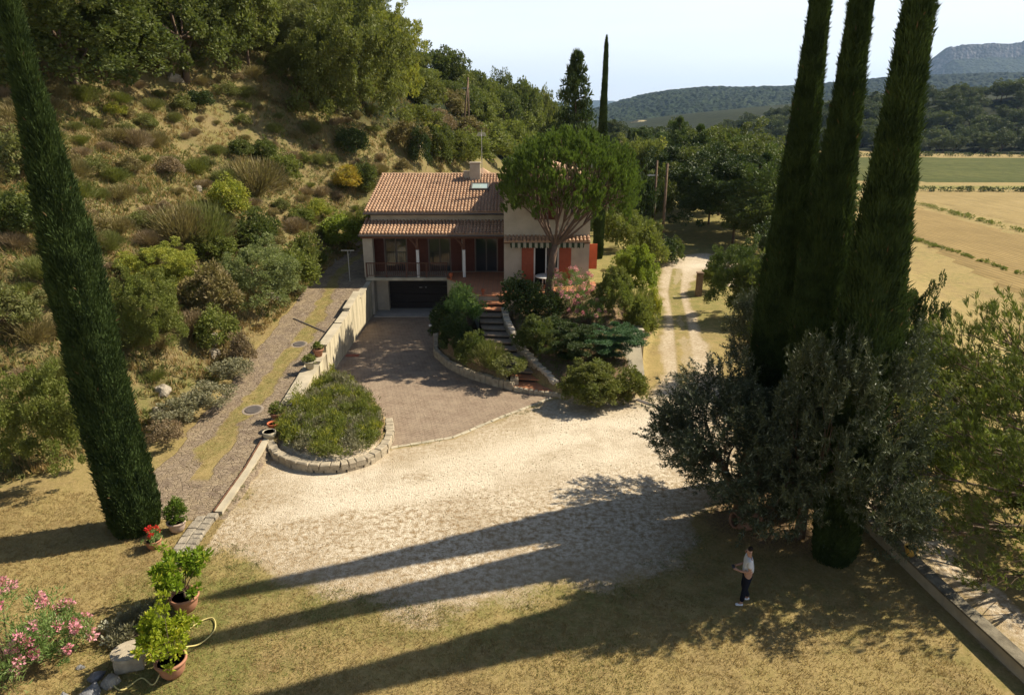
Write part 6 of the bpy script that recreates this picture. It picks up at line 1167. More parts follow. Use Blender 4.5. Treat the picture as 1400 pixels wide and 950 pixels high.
 (('tree', 'round-crowned dark tree at the foot of the wooded rise, left of the cypresses', 'tree', 'trees covering the wooded rise on the right'), [('round',149.5,432.6,9.1,9.1,5.9,'far'), ('oak2',134.6,418.4,10.1,9.6,1.3,'far'), ('round',130.6,437.9,11.7,9.3,0.6,'far'), ('oak2',154.2,401.9,7,7.2,4,'far'), ('oak2',150.3,429.4,10.6,10.8,5.2,'far'), ('oak2',128.7,444.4,11.2,11.3,3.7,'far'), ('round',143.4,402,11.7,8.8,5.2,'far'), ('oak',121.7,414.6,12.7,10.1,1.1,'far'), ('oak',143.8,428.6,8.2,7.9,5.3,'far'), ('oak',163.7,425.1,13.9,10.4,0.9,'far'), ('oak',157.5,429.2,9.6,7.5,2.1,'far'), ('round',139.7,441.1,10.9,9.8,3,'far')]),
 (('tree', 'round-crowned dark tree at the crest of the wooded rise, left of the cypresses', 'tree', 'trees covering the wooded rise on the right'), [('oak',189.8,525.1,9.8,10.1,0.9,'far'), ('oak',192.9,513.2,12.5,9.7,3.4,'far'), ('oak2',190.9,496.5,13.9,11.5,5.2,'far'), ('oak2',173.5,524.8,13.1,9.9,4.7,'far'), ('oak',162.8,513.3,10.4,8,3.2,'far'), ('oak2',191.9,504.6,9.6,7.9,4,'far')]),
 (('tree', 'round-crowned light tree midway of the wooded rise, near the right frame edge', 'tree', 'trees covering the wooded rise on the right'), [('oak',281.3,408.1,8.7,8,0.4,'farl')]),
 (('tree', 'pine-shaped dark tree midway of the wooded rise, between the cypresses', 'tree', 'trees covering the wooded rise on the right'), [('pine',191.4,451.8,9.5,9,4.8,'far'), ('pine',222.3,453,10,9.7,2,'far'), ('pine2',201.8,419.4,10.7,11.2,2.6,'far'), ('pine',201,460,9.5,8,6.2,'far')]),
 (('tree', 'pine-shaped dark tree at the crest of the wooded rise, left of the cypresses', 'tree', 'trees covering the wooded rise on the right'), [('pine2',192,519.7,9.1,8.4,2.9,'far'), ('pine',157.2,510.9,9.4,8,1.5,'far'), ('pine',174.8,489.2,9.1,9.1,4.9,'far'), ('pine2',188.2,509.5,11.9,10.4,5.4,'far')]),
 (('tree', 'pine-shaped light tree midway of the wooded rise, just right of the cypresses', 'tree', 'trees covering the wooded rise on the right'), [('pine2',253.8,419.3,9.4,8.4,2.1,'farl'), ('pine2',236.9,399.2,8.8,8,4.6,'farl')]),
 (('tree', 'pine-shaped dark tree midway of the wooded rise, just right of the cypresses', 'tree', 'trees covering the wooded rise on the right'), [('pine',242,413.1,10.8,8.7,4.7,'far'), ('pine2',239.7,429.4,9.1,7.8,2.1,'far'), ('pine',239.1,397.5,8,7.1,0.8,'far'), ('pine2',245.3,429.2,8.7,7.1,2.3,'far'), ('pine2',258.2,430.5,13.7,11.4,1.6,'far')]),
 (('tree', 'round-crowned light tree at the crest of the wooded rise, between the cypresses', 'tree', 'trees covering the wooded rise on the right'), [('oak',211.7,512.6,9.1,9,5.7,'farl'), ('oak2',234.8,482,11.3,9.6,3.3,'farl'), ('oak',239.2,501.2,8.6,7.3,2.9,'farl'), ('round',215,487,13.5,10.7,5.1,'farl')]),
 (('tree', 'pine-shaped light tree at the crest of the wooded rise, between the cypresses', 'tree', 'trees covering the wooded rise on the right'), [('pine2',199.5,487.7,11.3,11.2,3.5,'farl'), ('pine2',206,485.9,9.5,8.4,6.3,'farl'), ('pine',201.4,492,11.7,10.3,3,'farl')]),
 (('tree', 'round-crowned dark tree midway of the wooded rise, just right of the cypresses', 'tree', 'trees covering the wooded rise on the right'), [('oak',256.5,419.5,9,9.1,2.2,'far'), ('round',241.4,421.1,10.3,7.9,1,'far'), ('oak2',235.5,421.5,15.1,11.4,1.7,'far'), ('oak2',245.8,438.4,11,8.5,0.1,'far'), ('oak',254.6,421.6,9.9,7.7,4.1,'far')]),
 (('tree', 'pine-shaped light tree midway of the wooded rise, between the cypresses', 'tree', 'trees covering the wooded rise on the right'), [('pine2',184.6,472.3,12.4,9.7,3.7,'farl'), ('pine2',206.7,459.3,15.3,11.8,5.4,'farl')]),
 (('tree', 'round-crowned light tree at the crest of the wooded rise, just right of the cypresses', 'tree', 'trees covering the wooded rise on the right'), [('oak',261.3,470.5,8.4,8.2,0.5,'farl'), ('round',284.5,474.2,9.1,8.3,3.3,'farl'), ('oak',267.9,454.3,8.2,7.4,5.5,'farl'), ('oak',251.1,453.7,15.3,11.5,2.1,'farl')]),
 (('tree', 'round-crowned light tree at the foot of the wooded rise, well right of the cypresses', 'tree', 'trees covering the wooded rise on the right'), [('oak',242.9,362.3,9.6,9.6,3.1,'farl'), ('oak2',251.6,387.7,10.6,9.7,1.1,'farl')]),
 (('tree', 'round-crowned light tree midway of the wooded rise, left of the cypresses', 'tree', 'trees covering the wooded rise on the right'), [('round',136.7,474,9.8,9.8,5.1,'farl'), ('oak',164.5,475.4,15.1,11.4,1.9,'farl'), ('oak',169.8,472.6,11.9,11.2,6.1,'farl')]),
 (('tree', 'round-crowned dark tree at the foot of the wooded rise, near the right frame edge', 'tree', 'trees covering the wooded rise on the right'), [('oak',258.7,350.8,12.9,9.5,2.3,'far'), ('round',269.5,366.6,9.3,9.3,4.8,'far'), ('round',275.5,368.5,12.7,11.8,0.7,'far'), ('oak2',247,358.6,12.7,11.2,5.6,'far')]),
 (('tree', 'pine-shaped dark tree at the crest of the wooded rise, near the right frame edge', 'tree', 'trees covering the wooded rise on the right'), [('pine2',313.8,452.4,7.3,7,5.1,'far'), ('pine2',300.2,449.9,8.4,8.7,5,'far'), ('pine',296.8,424.6,12.5,10,1.6,'far'), ('pine',311.1,433.8,12.2,11.4,1.8,'far')]),
 (('tree', 'pine-shaped light tree midway of the wooded rise, left of the cypresses', 'tree', 'trees covering the wooded rise on the right'), [('pine',148.1,478.7,8.1,7.1,4.7,'farl')]),
 (('tree', 'pine-shaped dark tree at the crest of the wooded rise, well right of the cypresses', 'tree', 'trees covering the wooded rise on the right'), [('pine2',278,441.7,11.9,10.3,5.7,'far')]),
 (('tree', 'pine-shaped dark tree at the foot of the wooded rise, near the right frame edge', 'tree', 'trees covering the wooded rise on the right'), [('pine2',259.5,354.3,8.1,7.8,0.2,'far'), ('pine',260.6,368.3,12.9,9.9,3.6,'far')]),
 (('tree', 'round-crowned light tree at the crest of the wooded rise, well right of the cypresses', 'tree', 'trees covering the wooded rise on the right'), [('oak',289.6,469.6,10.5,10.8,5.3,'farl')]),
 (('tree', 'round-crowned light tree at the crest of the wooded rise, near the right frame edge', 'tree', 'trees covering the wooded rise on the right'), [('oak',301.7,447.7,12,11.9,6.2,'farl'), ('oak',308.4,442.4,14.8,11.9,4.8,'farl'), ('oak',312.6,446.4,11,9.7,2.8,'farl'), ('round',306.9,451.3,8.9,7.5,3.7,'farl')]),
 (('tree', 'pine-shaped light tree at the foot of the wooded rise, well right of the cypresses', 'tree', 'trees covering the wooded rise on the right'), [('pine2',237.7,356.4,10.4,9.1,1.6,'farl')]),
 (('tree', 'round-crowned light tree at the foot of the wooded rise, left of the cypresses', 'tree', 'trees covering the wooded rise on the right'), [('oak',147.3,429.6,8.8,7.9,4.3,'farl')]),
 (('tree', 'pine-shaped light tree at the foot of the wooded rise, near the right frame edge', 'tree', 'trees covering the wooded rise on the right'), [('pine',255,352.7,11.9,11,1.8,'farl')]),
 (('tree', 'round-crowned light tree at the crest of the wooded rise, left of the cypresses', 'tree', 'trees covering the wooded rise on the right'), [('round',179,485.2,13.5,10.6,4.7,'farl'), ('round',172.7,522.2,9.8,7.3,0.6,'farl')]),
 (('tree', 'round-crowned light tree midway of the wooded rise, well right of the cypresses', 'tree', 'trees covering the wooded rise on the right'), [('round',261.8,396.5,15.2,11.3,2,'farl')]),
 (('tree', 'pine-shaped light tree at the crest of the wooded rise, left of the cypresses', 'tree', 'trees covering the wooded rise on the right'), [('pine2',161.6,537.5,9.8,7.9,2.1,'farl')]),
 (('tree', 'pine-shaped light tree at the crest of the wooded rise, near the right frame edge', 'tree', 'trees covering the wooded rise on the right'), [('pine',317.7,453.2,12.7,10.8,3.2,'farl')]),
]
for (nm_, lab_, cat_, grp_), rows_ in PLANTS:
    for (k_, x_, y_, w_, h_, rz_, m_) in rows_:
        plant(k_, x_, y_, w_, h_, rz_, m_, nm_, lab_, cat_, grp_)
# ---------------------------------------------------------------- stone, plaster, tile and metal
PLASTER = plain('pale_render', (.50, .43, .33), .9, .15, .13, .9, bump=.5, bd=.02)
CONC = plain('weathered_concrete', (.52, .455, .33), .92, .12, .16, 1.3, bump=.5, bd=.02)
def streaked():
    t = NT('streaked_concrete', .92, .1)
    n = t.noise(t.map(t.obj(), (5, 5, .35)), 1.0, 5); m = t.noise(t.obj(), 3, 5)
    t.color(t.mix(t.mr(n, .48, .72), t.mix(m, (.62, .54, .37), (.48, .42, .29)), (.17, .145, .10)))
    t.bump(m, .4, .02); return t.m
STREAK = streaked()
STONE = plain('limestone', (.46, .39, .28), .9, .15, .2, 3, bump=.7, bd=.03)
ROCK = plain('pale_rock', (.40, .35, .27), .9, .12, .25, 1.5, bump=.9, bd=.06)
TERRA = plain('terracotta_pot', (.44, .215, .13), .8, .2, .14, 4, bump=.2)
TERRAR = plain('red_terracotta', (.5, .14, .06), .7, .25, .1, 4, bump=.1)
DKGREY = plain('dark_pot', (.05, .05, .055), .6, .3, .1)
SOILM = plain('potting_soil', (.05, .035, .022), .95, .05, .2, 20, bump=.6)
IRON = plain('cast_iron', (.11, .095, .085), .7, .4, .12, 10, bump=.3)
BRICKRED = plain('red_grate', (.36, .13, .08), .85, .2, .12, 8)
WOODRED = plain('red_brown_shutter_paint', (.33, .085, .04), .65, .25, .1, 4, bump=.2)
WOODRAIL = plain('brown_wood', (.16, .075, .045), .7, .25, .15, 8, bump=.2)
WHITE = plain('white_paint', (.75, .72, .66), .6, .3, .05, 4)
GREYW = plain('weathered_pole_wood', (.22, .15, .1), .9, .1, .2, 6, bump=.5)
METAL = plain('galvanised_metal', (.45, .45, .43), .45, .5, .08, 6, metal=.6)
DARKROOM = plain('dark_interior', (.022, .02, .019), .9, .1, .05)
def rooftile():
    t = NT('clay_roof_tile', .85, .15)
    n = t.noise(t.obj(), 2.2, 5); f = t.noise(t.obj(), 14, 4)
    v = t.attr('var')
    c = t.mix(v, (.48, .30, .185), (.31, .18, .11)); c = t.mix(t.mr(n, .4, .7, 0, .5), c, (.52, .38, .26)); c = t.mix(t.mr(f, .52, .75, 0, .6), c, (.18, .12, .09))
    t.color(c); t.bump(f, .3, .01); return t.m
TILE = rooftile()
def floorm():
    t = NT('terracotta_floor_tiles', .75, .25)
    bc, bf = t.brick(t.geo(), 1, (.55, .24, .115), (.46, .185, .085), (.3, .17, .1), .3, .3, .012, 0)
    t.color(t.mix(t.mr(t.noise(t.geo(), 5, 4), .4, .75, 0, .5), bc, (.36, .17, .1))); t.bump(bf, -.4, .01); return t.m
FLOOR = floorm()
def glassm():
    t = NT('window_glass', .06, .8); t.p.inputs['Base Color'].default_value = (.025, .03, .032, 1); return t.m
GLASS = glassm()
FRAME = plain('greyed_door_frame', (.16, .13, .11), .7, .2, .1, 4)
def awnm():
    t = NT('striped_awning_cloth', .85, .1)
    s = t.node('ShaderNodeSeparateXYZ'); t.put(s.inputs[0], t.geo())
    st = t.math('GREATER_THAN', t.math('FRACT', t.math('MULTIPLY', s.outputs[0], 2.9)), .5)
    t.color(t.mix(st, (.36, .33, .24), (.04, .055, .03))); return t.m
AWN = awnm()
def shutm():
    t = NT('shutter_boards', .6, .25)
    s = t.node('ShaderNodeSeparateXYZ'); t.put(s.inputs[0], t.geo())
    n = t.noise(t.geo(), 6, 4)
    t.color(t.mix(t.mr(n, .35, .75), (.34, .085, .04), (.25, .062, .032)))
    t.bump(t.mr(t.math('FRACT', t.math('MULTIPLY', s.outputs[0], 8)), 0, .12), .5, .01); return t.m
SHUT = shutm()
WOODSH = plain('dark_shaded_shutter', (.12, .045, .03), .7, .15, .12, 5, bump=.2)  # loggia shutters: the porch shade is put into this darker colour

# ---------------------------------------------------------------- the house
HB = Vector((-2.3, 45.5, 2.4))
house = empty('villa', HB, label='cream rendered villa with clay tiled roofs, covered balcony and garage beside the ramp', cat='house')
def hp(mb, name, mats, parent=house, smooth=False, label=None, kind=None):
    mb.v = [(v[0] - HB.x, v[1] - HB.y, v[2] - HB.z) for v in mb.v]
    o = mb.build(name, mats, parent, smooth)
    return tag(o, label=label, kind=kind)
# walls
b = MB()
b.box(-9.35, -4.3 + 4.1, 46.0, 52.6, 0, 6.35)               # body behind the garage and balcony
b.box(-9.35, -.5, 45.5, 46.0, 5.02, 6.35)
b.box(-9.35, -8.32, 44.85, 46.0, -.1, 2.35); b.box(-4.28, -2.0, 44.85, 46.0, -.1, 2.35); b.box(-8.32, -4.28, 44.85, 46.0, 2.12, 2.35)
for x0, x1 in ((-9.35, -8.55), (-7.05, -5.6), (-4.12, -2.48), (-.98, -.5)): b.box(x0, x1, 45.5, 46.0, 2.35, 5.02)
b.add([(-9.35, 46, 6.35), (-9.35, 52.6, 6.35), (-9.35, 52.55, 8.2), (-9.05, 46, 6.35), (-9.05, 52.6, 6.35), (-9.05, 52.55, 8.2)], [(0, 1, 2), (5, 4, 3), (0, 3, 4, 1), (0, 2, 5, 3), (1, 4, 5, 2)])
hp(b, 'wall', PLASTER)
b = MB(); b.box(-9.62, -9.0, 43.78, 44.3, 2.55, 5.2); b.box(-9.62, -9.352, 44.3, 45.9, 2.55, 5.3); b.box(-9.6, -9.1, 43.85, 44.85, -.3, 2.3)
hp(b, 'wall', PLASTER, label='side pillar of the balcony')
# tower
TX0, TX1, TY0, TZ = -.5, 4.78, 41.9, 8.9
b = MB()
b.box(TX0, 1.36, TY0, TY0 + .3, 2.3, TZ); b.box(2.9, TX1, TY0, TY0 + .3, 2.3, TZ); b.box(1.36, 2.9, TY0, TY0 + .3, 5.0, 6.55); b.box(1.36, 2.9, TY0, TY0 + .3, 7.95, TZ)
b.box(TX0, TX0 + .3, TY0 + .3, 50.5, 2.3, TZ); b.box(TX1 - .3, TX1, TY0 + .3, 50.5, 0.5, TZ); b.box(TX0 + .3, TX1 - .3, 50.2, 50.5, 2.3, TZ)
hp(b, 'wall', PLASTER, label='taller right wing wall')
def tiles(b, x0, x1, ya, za, yb, zb, pitch=.225, row=.4, var=None, rng=random.Random(3), xoff0=0, clip=None):
    """canal tiles from the eave (ya,za) up to (yb,zb): every tile a tapered half tube"""
    ln = math.hypot(yb - ya, zb - za); n = max(1, round(ln / row)); m = round((x1 - x0) / pitch)
    ty, tz = (yb - ya) / ln, (zb - za) / ln; ny_, nz_ = -tz, ty
    if nz_ < 0: ny_, nz_ = -ny_, -nz_
    st = ln / n; p = (x1 - x0) / m
    for i in range(m):
        xc = x0 + (i + .5) * p + rng.uniform(-.006, .006)
        for j in range(n):
            s0 = j * st - .03; s1 = (j + 1) * st + .05
            if clip and not clip(xc, ya + ty * (s0 + s1) / 2): continue
            r0, r1 = p * .40, p * .31; lift0, lift1 = .05 + rng.uniform(0, .008), .02
            vs = []
            for s_, r_, lf in ((s0, r0, lift0), (s1, r1, lift1)):
                for k in range(5):
                    a = PI * k / 4; u_ = -math.cos(a) * r_; w_ = math.sin(a) * r_ * .95 + lf - .02
                    vs.append((xc + u_, ya + ty * s_ + ny_ * w_, za + tz * s_ + nz_ * w_))
            b.add(vs, [(k, k + 1, 6 + k, 5 + k) for k in range(4)] + [(0, 4, 3, 2, 1)])
            if var is not None: var += [rng.random()] * 10
def roof(x0, x1, ya, za, yb, zb, parent, name='roof', thick=.12, clip=None):
    b = MB(); e = .02
    b.add([(x0, ya, za - thick), (x1, ya, za - thick), (x1, yb, zb - thick), (x0, yb, zb - thick), (x0, ya, za - e), (x1, ya, za - e), (x1, yb, zb - e), (x0, yb, zb - e)],
          [(3, 2, 1, 0), (4, 5, 6, 7), (0, 1, 5, 4), (1, 2, 6, 5), (2, 3, 7, 6), (3, 0, 4, 7)])
    r = hp(b, name, TILE, parent)
    b = MB(); var = []; tiles(b, x0, x1, ya, za, yb, zb, var=var, clip=clip)
    t = hp(b, 'roof_tile', TILE, r, kind='stuff')
    at = t.data.attributes.new('var', 'FLOAT', 'POINT')
    if len(t.data.vertices) == len(var): at.data.foreach_set('value', var)
    return r
main = roof(-9.72, -.502, 45.1, 6.62, 52.4, 8.44, house)
b = MB()
b.add([(-9.72, 52.4, 8.3), (-.5, 52.4, 8.3), (-.5, 58, 6.6), (-9.72, 58, 6.6), (-9.72, 52.4, 8.43), (-.5, 52.4, 8.43), (-.5, 58, 6.73), (-9.72, 58, 6.73)], [(3, 2, 1, 0), (4, 5, 6, 7), (0, 1, 5, 4), (1, 2, 6, 5), (2, 3, 7, 6), (3, 0, 4, 7)])
b.box(-9.3, -.6, 52.6, 57.4, 2, 6.6)
hp(b, 'rear_roof', TILE, main)
rt = None
for k in range(23):
    x = -9.7 + k * .4
    bb = MB(); vs = []
    if rt is None:
        for s_, r_ in ((0, .12), (.46, .10)):
            for q in range(6):
                a = PI * q / 5; vs.append((s_, -math.cos(a) * r_, math.sin(a) * r_ * .8))
        bb.add(vs, [(q, q + 1, 7 + q, 6 + q) for q in range(5)] + [(5, 4, 3, 2, 1, 0)]); rt = bb.mesh('ridge_tile', TILE)
    o = link('ridge_tile', rt, main, (x - HB.x, 52.42 - HB.y, 8.45 - HB.z + (k % 3) * .006))
porch = roof(-9.75, -.502, 43.45, 5.44, 45.98, 6.1, house, 'porch_roof')
b = MB(); b.box(-9.7, -.45, 43.55, 43.75, 5.12, 5.3)
for k in range(19): b.box(-9.6 + k * .5, -9.5 + k * .5, 43.6, 45.5, 5.31, 5.34)
hp(b, 'porch_beam', WOODRAIL, porch)
b = MB()                                                        # row of tile ends under the main eave
for k in range(41):
    x = -9.5 + k * .22; vs = []
    for y_ in (45.32, 45.52):
        for q in range(5): a = PI * q / 4; vs.append((x - math.cos(a) * .1, y_, 6.42 + math.sin(a) * .07))
    b.add(vs, [(q, q + 1, 6 + q, 5 + q) for q in range(4)] + [(0, 4, 3, 2, 1)])
hp(b, 'eave_tile_course', TILE, main)
b = MB(); b.tube([(-9.75, 45.02, 6.5), (-.6, 45.02, 6.49)], .06, 6); hp(b, 'gutter', IRON, main)
b = MB(); b.tube([(-9.78, 43.36, 5.34), (-.5, 43.36, 5.33)], .06, 6); hp(b, 'gutter', IRON, porch)
# tower canopy, awning, roof
can = roof(TX0, TX1, 41.32, 5.34, 41.9, 5.58, house, 'canopy_roof', .08)
b = MB(); b.box(TX0, TX1, 41.5, 41.9, 5.16, 5.25); hp(b, 'canopy_beam', WOODRAIL, can)
b = MB()
for k in range(26):
    x = -.1 + k * .172
    b.add([(x, 41.26, 5.22), (x + .172, 41.26, 5.22), (x + .172, 41.24, 5.0), (x + .13, 41.24, 4.94), (x + .043, 41.24, 4.94), (x, 41.24, 5.0)], [(0, 5, 4, 3, 2, 1)])
b.box(-.12, 4.4, 41.3, 41.5, 5.1, 5.24)
hp(b, 'awning', AWN)
ov = .35; cx_, cy_ = (TX0 + TX1) / 2, 46.2
tr_ = None
b = MB(); z0, z1 = TZ + .02, TZ + .95
a_ = [(TX0 - ov * .2, TY0 - ov), (TX1 + ov, TY0 - ov), (TX1 + ov, 50.8), (TX0 - ov * .2, 50.8)]
b.add([(p[0], p[1], z0) for p in a_] + [(cx_, 44.4, z1), (cx_, 48.2, z1)], [(0, 1, 4), (1, 2, 5, 4), (2, 3, 5), (3, 0, 4, 5), (3, 2, 1, 0)])
tr_ = hp(b, 'tower_roof', TILE)
b = MB(); var = []
tiles(b, TX0 - .07, TX1 + ov, TY0 - ov, z0 + .02, 44.4, z1 + .02, var=var, clip=lambda x, y: y < 44.4 - abs(x - cx_) / 2.9 * 2.85)
t = hp(b, 'roof_tile', TILE, tr_, kind='stuff'); at = t.data.attributes.new('var', 'FLOAT', 'POINT')
if len(t.data.vertices) == len(var): at.data.foreach_set('value', var)
b = MB(); b.add([(-4.0, 55.2, 7.6), (-1.0, 55.2, 7.6), (-1.0, 59, 7.6), (-4.0, 59, 7.6), (-2.4, 57, 8.62)], [(0, 1, 4), (1, 2, 4), (2, 3, 4), (3, 0, 4)]); hp(b, 'rear_roof', TILE, label='low hipped roof peeping over the ridge')
# chimney and aerial
b = MB(); b.box(-3.06, -2.32, 51.0, 51.6, 7.6, 9.28, bev=.02); b.box(-3.12, -2.26, 50.95, 51.65, 9.282, 9.38, bev=.02); b.box(-3.55, -3.1, 51.3, 51.7, 7.8, 8.75)
ch = hp(b, 'chimney', PLASTER, main)
b = MB(); b.tube([(-2.2, 51.6, 8.3), (-2.2, 51.6, 11.6)], .025, 6)
for k in range(5): b.tube([(-2.2 - .35 + k * .02, 51.3 + k * .12, 11.2 + k * .05), (-2.2 + .35 - k * .02, 51.3 + k * .12, 11.2 + k * .05)], .012, 4)
b.tube([(-2.2, 51.2, 11.15), (-2.2, 51.9, 11.45)], .014, 4)
hp(b, 'aerial', METAL)
# skylight
def rz_(y): return 6.62 + (y - 45.1) * .2493
b = MB(); y0, y1, x0, x1 = 48.8, 50.0, -2.9, -1.62
for (xa, xb_, ya_, yb_) in ((x0, x1, y0, y0 + .1), (x0, x1, y1 - .1, y1), (x0, x0 + .1, y0 + .1, y1 - .1), (x1 - .1, x1, y0 + .1, y1 - .1)):
    b.prism([(xa, ya_), (xb_, ya_), (xb_, yb_), (xa, yb_)], [rz_(ya_), rz_(ya_), rz_(yb_), rz_(yb_)], [rz_(q) + .2 for q in (ya_, ya_, yb_, yb_)])
sk = hp(b, 'skylight', IRON, main)
def skyg():
    t = NT('skylight_glass', .12, 1.0); t.p.inputs['Base Color'].default_value = (.38, .48, .46, 1); return t.m
b = MB(); b.prism([(x0 + .1, y0 + .1), (x1 - .1, y0 + .1), (x1 - .1, y1 - .1), (x0 + .1, y1 - .1)], [rz_(q) + .1 for q in (y0, y0, y1, y1)], [rz_(q) + .16 for q in (y0 + .1, y0 + .1, y1 - .1, y1 - .1)])
hp(b, 'pane', skyg(), sk)
# balcony slab, railing, posts with curved braces
b = MB(); b.box(-9.55, -4.25, 43.65, 45.5, 2.36, 2.55); hp(b, 'balcony_slab', CONC)
b = MB(); b.box(-9.5, -4.2, 43.72, 43.77, 3.47, 3.53); b.box(-9.5, -4.2, 43.73, 43.76, 2.66, 2.70)
for k in range(38): b.box(-9.45 + k * .14, -9.42 + k * .14, 43.73, 43.76, 2.7, 3.47)
for k in range(5): b.box(-9.5 + k * 1.3, -9.44 + k * 1.3, 43.71, 43.78, 2.55, 3.53)
for k in range(13): b.box(-9.5, -9.47, 43.9 + k * .14, 43.93 + k * .14, 2.6, 3.47) if k < 2 else None
hp(b, 'balcony_railing', WOODRAIL)
for x in (-6.12, -3.12):
    b = MB(); b.box(x - .09, x + .09, 43.8, 43.98, 2.55, 4.35, bev=.015); p_ = hp(b, 'porch_post', WHITE)
    b = MB(); b.box(x - .08, x + .08, 43.8, 43.96, 4.352, 5.12)
    b.tube([(x, 43.88, 4.35), (x - .18, 43.88, 4.75), (x - .55, 43.88, 5.15)], .07, 6); b.tube([(x, 43.88, 4.4), (x, 44.2, 4.85), (x, 44.8, 5.25)], .06, 6)
    hp(b, 'brace', WOODRAIL, p_)
# french doors with shutters
for i, (x0, x1) in enumerate(((-8.55, -7.05), (-5.6, -4.12), (-2.48, -.98))):
    b = MB(); z0, z1 = 2.56, 5.0
    b.box(x0, x0 + .07, 45.55, 45.7, z0, z1); b.box(x1 - .07, x1, 45.55, 45.7, z0, z1); b.box(x0 + .07, x1 - .07, 45.55, 45.7, z1 - .07, z1); b.box(x0 + .07, x1 - .07, 45.5, 45.7, z0, z0 + .05); b.box((x0 + x1) / 2 - .04, (x0 + x1) / 2 + .04, 45.6, 45.68, z0 + .05, z1 - .07)
    d = hp(b, 'french_door', FRAME)
    for (a0, a1) in ((x0 + .07, (x0 + x1) / 2 - .04), ((x0 + x1) / 2 + .04, x1 - .07)):
        bb = MB(); bb.box(a0, a1, 45.64, 45.66, z0 + .05, z1 - .07); hp(bb, 'pane', GLASS, d)
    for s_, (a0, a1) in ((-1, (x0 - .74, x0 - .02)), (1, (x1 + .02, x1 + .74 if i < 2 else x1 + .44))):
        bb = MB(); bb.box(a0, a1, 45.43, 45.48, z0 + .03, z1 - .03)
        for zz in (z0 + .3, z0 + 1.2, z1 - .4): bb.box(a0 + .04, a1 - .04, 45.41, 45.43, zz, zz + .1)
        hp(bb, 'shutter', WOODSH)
# tower door and window
b = MB(); z0, z1, x0, x1 = 2.56, 4.98, 1.38, 2.88
b.box(x0 - .02, x0 + .06, TY0 + .02, TY0 + .16, z0, z1); b.box(x1 - .06, x1 + .02, TY0 + .02, TY0 + .16, z0, z1); b.box(x0 + .06, x1 - .06, TY0 + .02, TY0 + .16, z1 - .08, z1 + .02); b.box(2.08, 2.15, TY0 + .08, TY0 + .14, z0, z1 - .08)
d = hp(b, 'french_door', WHITE)
bb = MB(); bb.box(2.15, x1 - .06, TY0 + .1, TY0 + .12, z0, z1 - .08); hp(bb, 'pane', GLASS, d)
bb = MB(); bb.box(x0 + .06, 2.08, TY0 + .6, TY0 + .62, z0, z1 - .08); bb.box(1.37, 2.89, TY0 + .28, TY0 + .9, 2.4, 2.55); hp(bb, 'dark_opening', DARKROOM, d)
for a0, a1 in ((.6, 1.34), (2.92, 3.66)):
    bb = MB(); bb.box(a0, a1, TY0 - .07, TY0 - .02, z0 + .03, z1 - .03)
    for zz in (z0 + .3, z0 + 1.2, z1 - .4): bb.box(a0 + .04, a1 - .04, TY0 - .09, TY0 - .07, zz, zz + .1)
    hp(bb, 'shutter', SHUT)
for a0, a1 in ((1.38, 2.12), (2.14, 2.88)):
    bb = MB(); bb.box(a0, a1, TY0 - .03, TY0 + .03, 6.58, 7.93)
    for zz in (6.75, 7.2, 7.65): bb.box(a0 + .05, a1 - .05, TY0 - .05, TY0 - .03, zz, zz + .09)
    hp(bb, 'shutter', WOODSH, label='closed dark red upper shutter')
bb = MB(); bb.box(TX1 + .02, TX1 + .62, 42.9, 42.95, 3.3, 4.9)
for zz in (3.5, 4.6): bb.box(TX1 + .05, TX1 + .58, 42.87, 42.9, zz, zz + .09)
hp(bb, 'shutter', plain('sunlit_shutter_paint', (.62, .13, .05), .6, .25, .08, 4), label='open sunlit red shutter on the right side wall')  # sunlight on this shutter is put into a brighter red
# garage
b = MB()
for k in range(4): b.box(-8.32, -4.28, 45.3, 45.34 + (k % 2) * .01, .0 + k * .53, .51 + k * .53)
g = hp(b, 'garage_door', plain('dark_garage_paint', (.035, .03, .028), .7, .2, .1))
b = MB(); b.box(-6.3, -6.1, 45.26, 45.3, 1.5, 1.54); b.box(-5.9, -5.8, 45.26, 45.3, 1.5, 1.56); hp(b, 'handle', METAL, g)
# terrace with its floor
ter = [(-4.25, 43.66), (-3.6, 42.7), (-1.95, 39.05), (-.35, 39.05), (1.2, 39.7), (4.9, 40.35), (5.3, 42.0), (5.3, 42.6), (4.79, 42.6), (4.79, 41.9), (-.5, 41.9), (-.5, 45.5), (-4.25, 45.5)]
b = MB(); b.prism(ter, -.2, 2.47); t_ = hp(b, 'terrace', CONC)
b = MB(); b.prism(ter, 2.474, 2.54); hp(b, 'floor_tiles', FLOOR, t_)
b = MB(); b.prism([(-9.1, 43.25), (-4.6, 43.25), (-4.28, 45.3), (-9.1, 45.3)], -.2, .05)
tag(b.build('concrete_apron', plain('apron_concrete', (.42, .39, .34), .9, .1, .1, 2)), kind='structure')

# table and ornaments on the terrace
e = empty('garden_table', (2.2, 40.95, 2.545), label='white round garden table on the terrace before the tower door', cat='table')
b = MB(); b.lathe([(0, .70), (.78, .70), (.80, .72), (.78, .745), (0, .745)], 28); b.build('tabletop', WHITE, e, True)
for k in range(4):
    a = PI / 4 + k * PI / 2; b = MB(); b.tube([(math.cos(a) * .5, math.sin(a) * .5, 0), (math.cos(a) * .42, math.sin(a) * .42, .7)], .022, 6); b.build('leg', WHITE, e, True)
def urn(x, y, z, lab, s=1, mat=TERRA):
    e = empty('terracotta_urn', (x, y, z), label=lab, cat='urn'); e.scale = (s, s, s)
    b = MB(); b.lathe([(.11, 0), (.12, .04), (.06, .09), (.05, .13), (.15, .26), (.19, .4), (.17, .5), (.2, .54), (.17, .54), (.14, .48)], 18); b.build('body', mat, e, True)
    return e
urn(-3.95, 43.3, 2.545, 'small orange ornament on the corner of the terrace railing', .75, TERRAR)
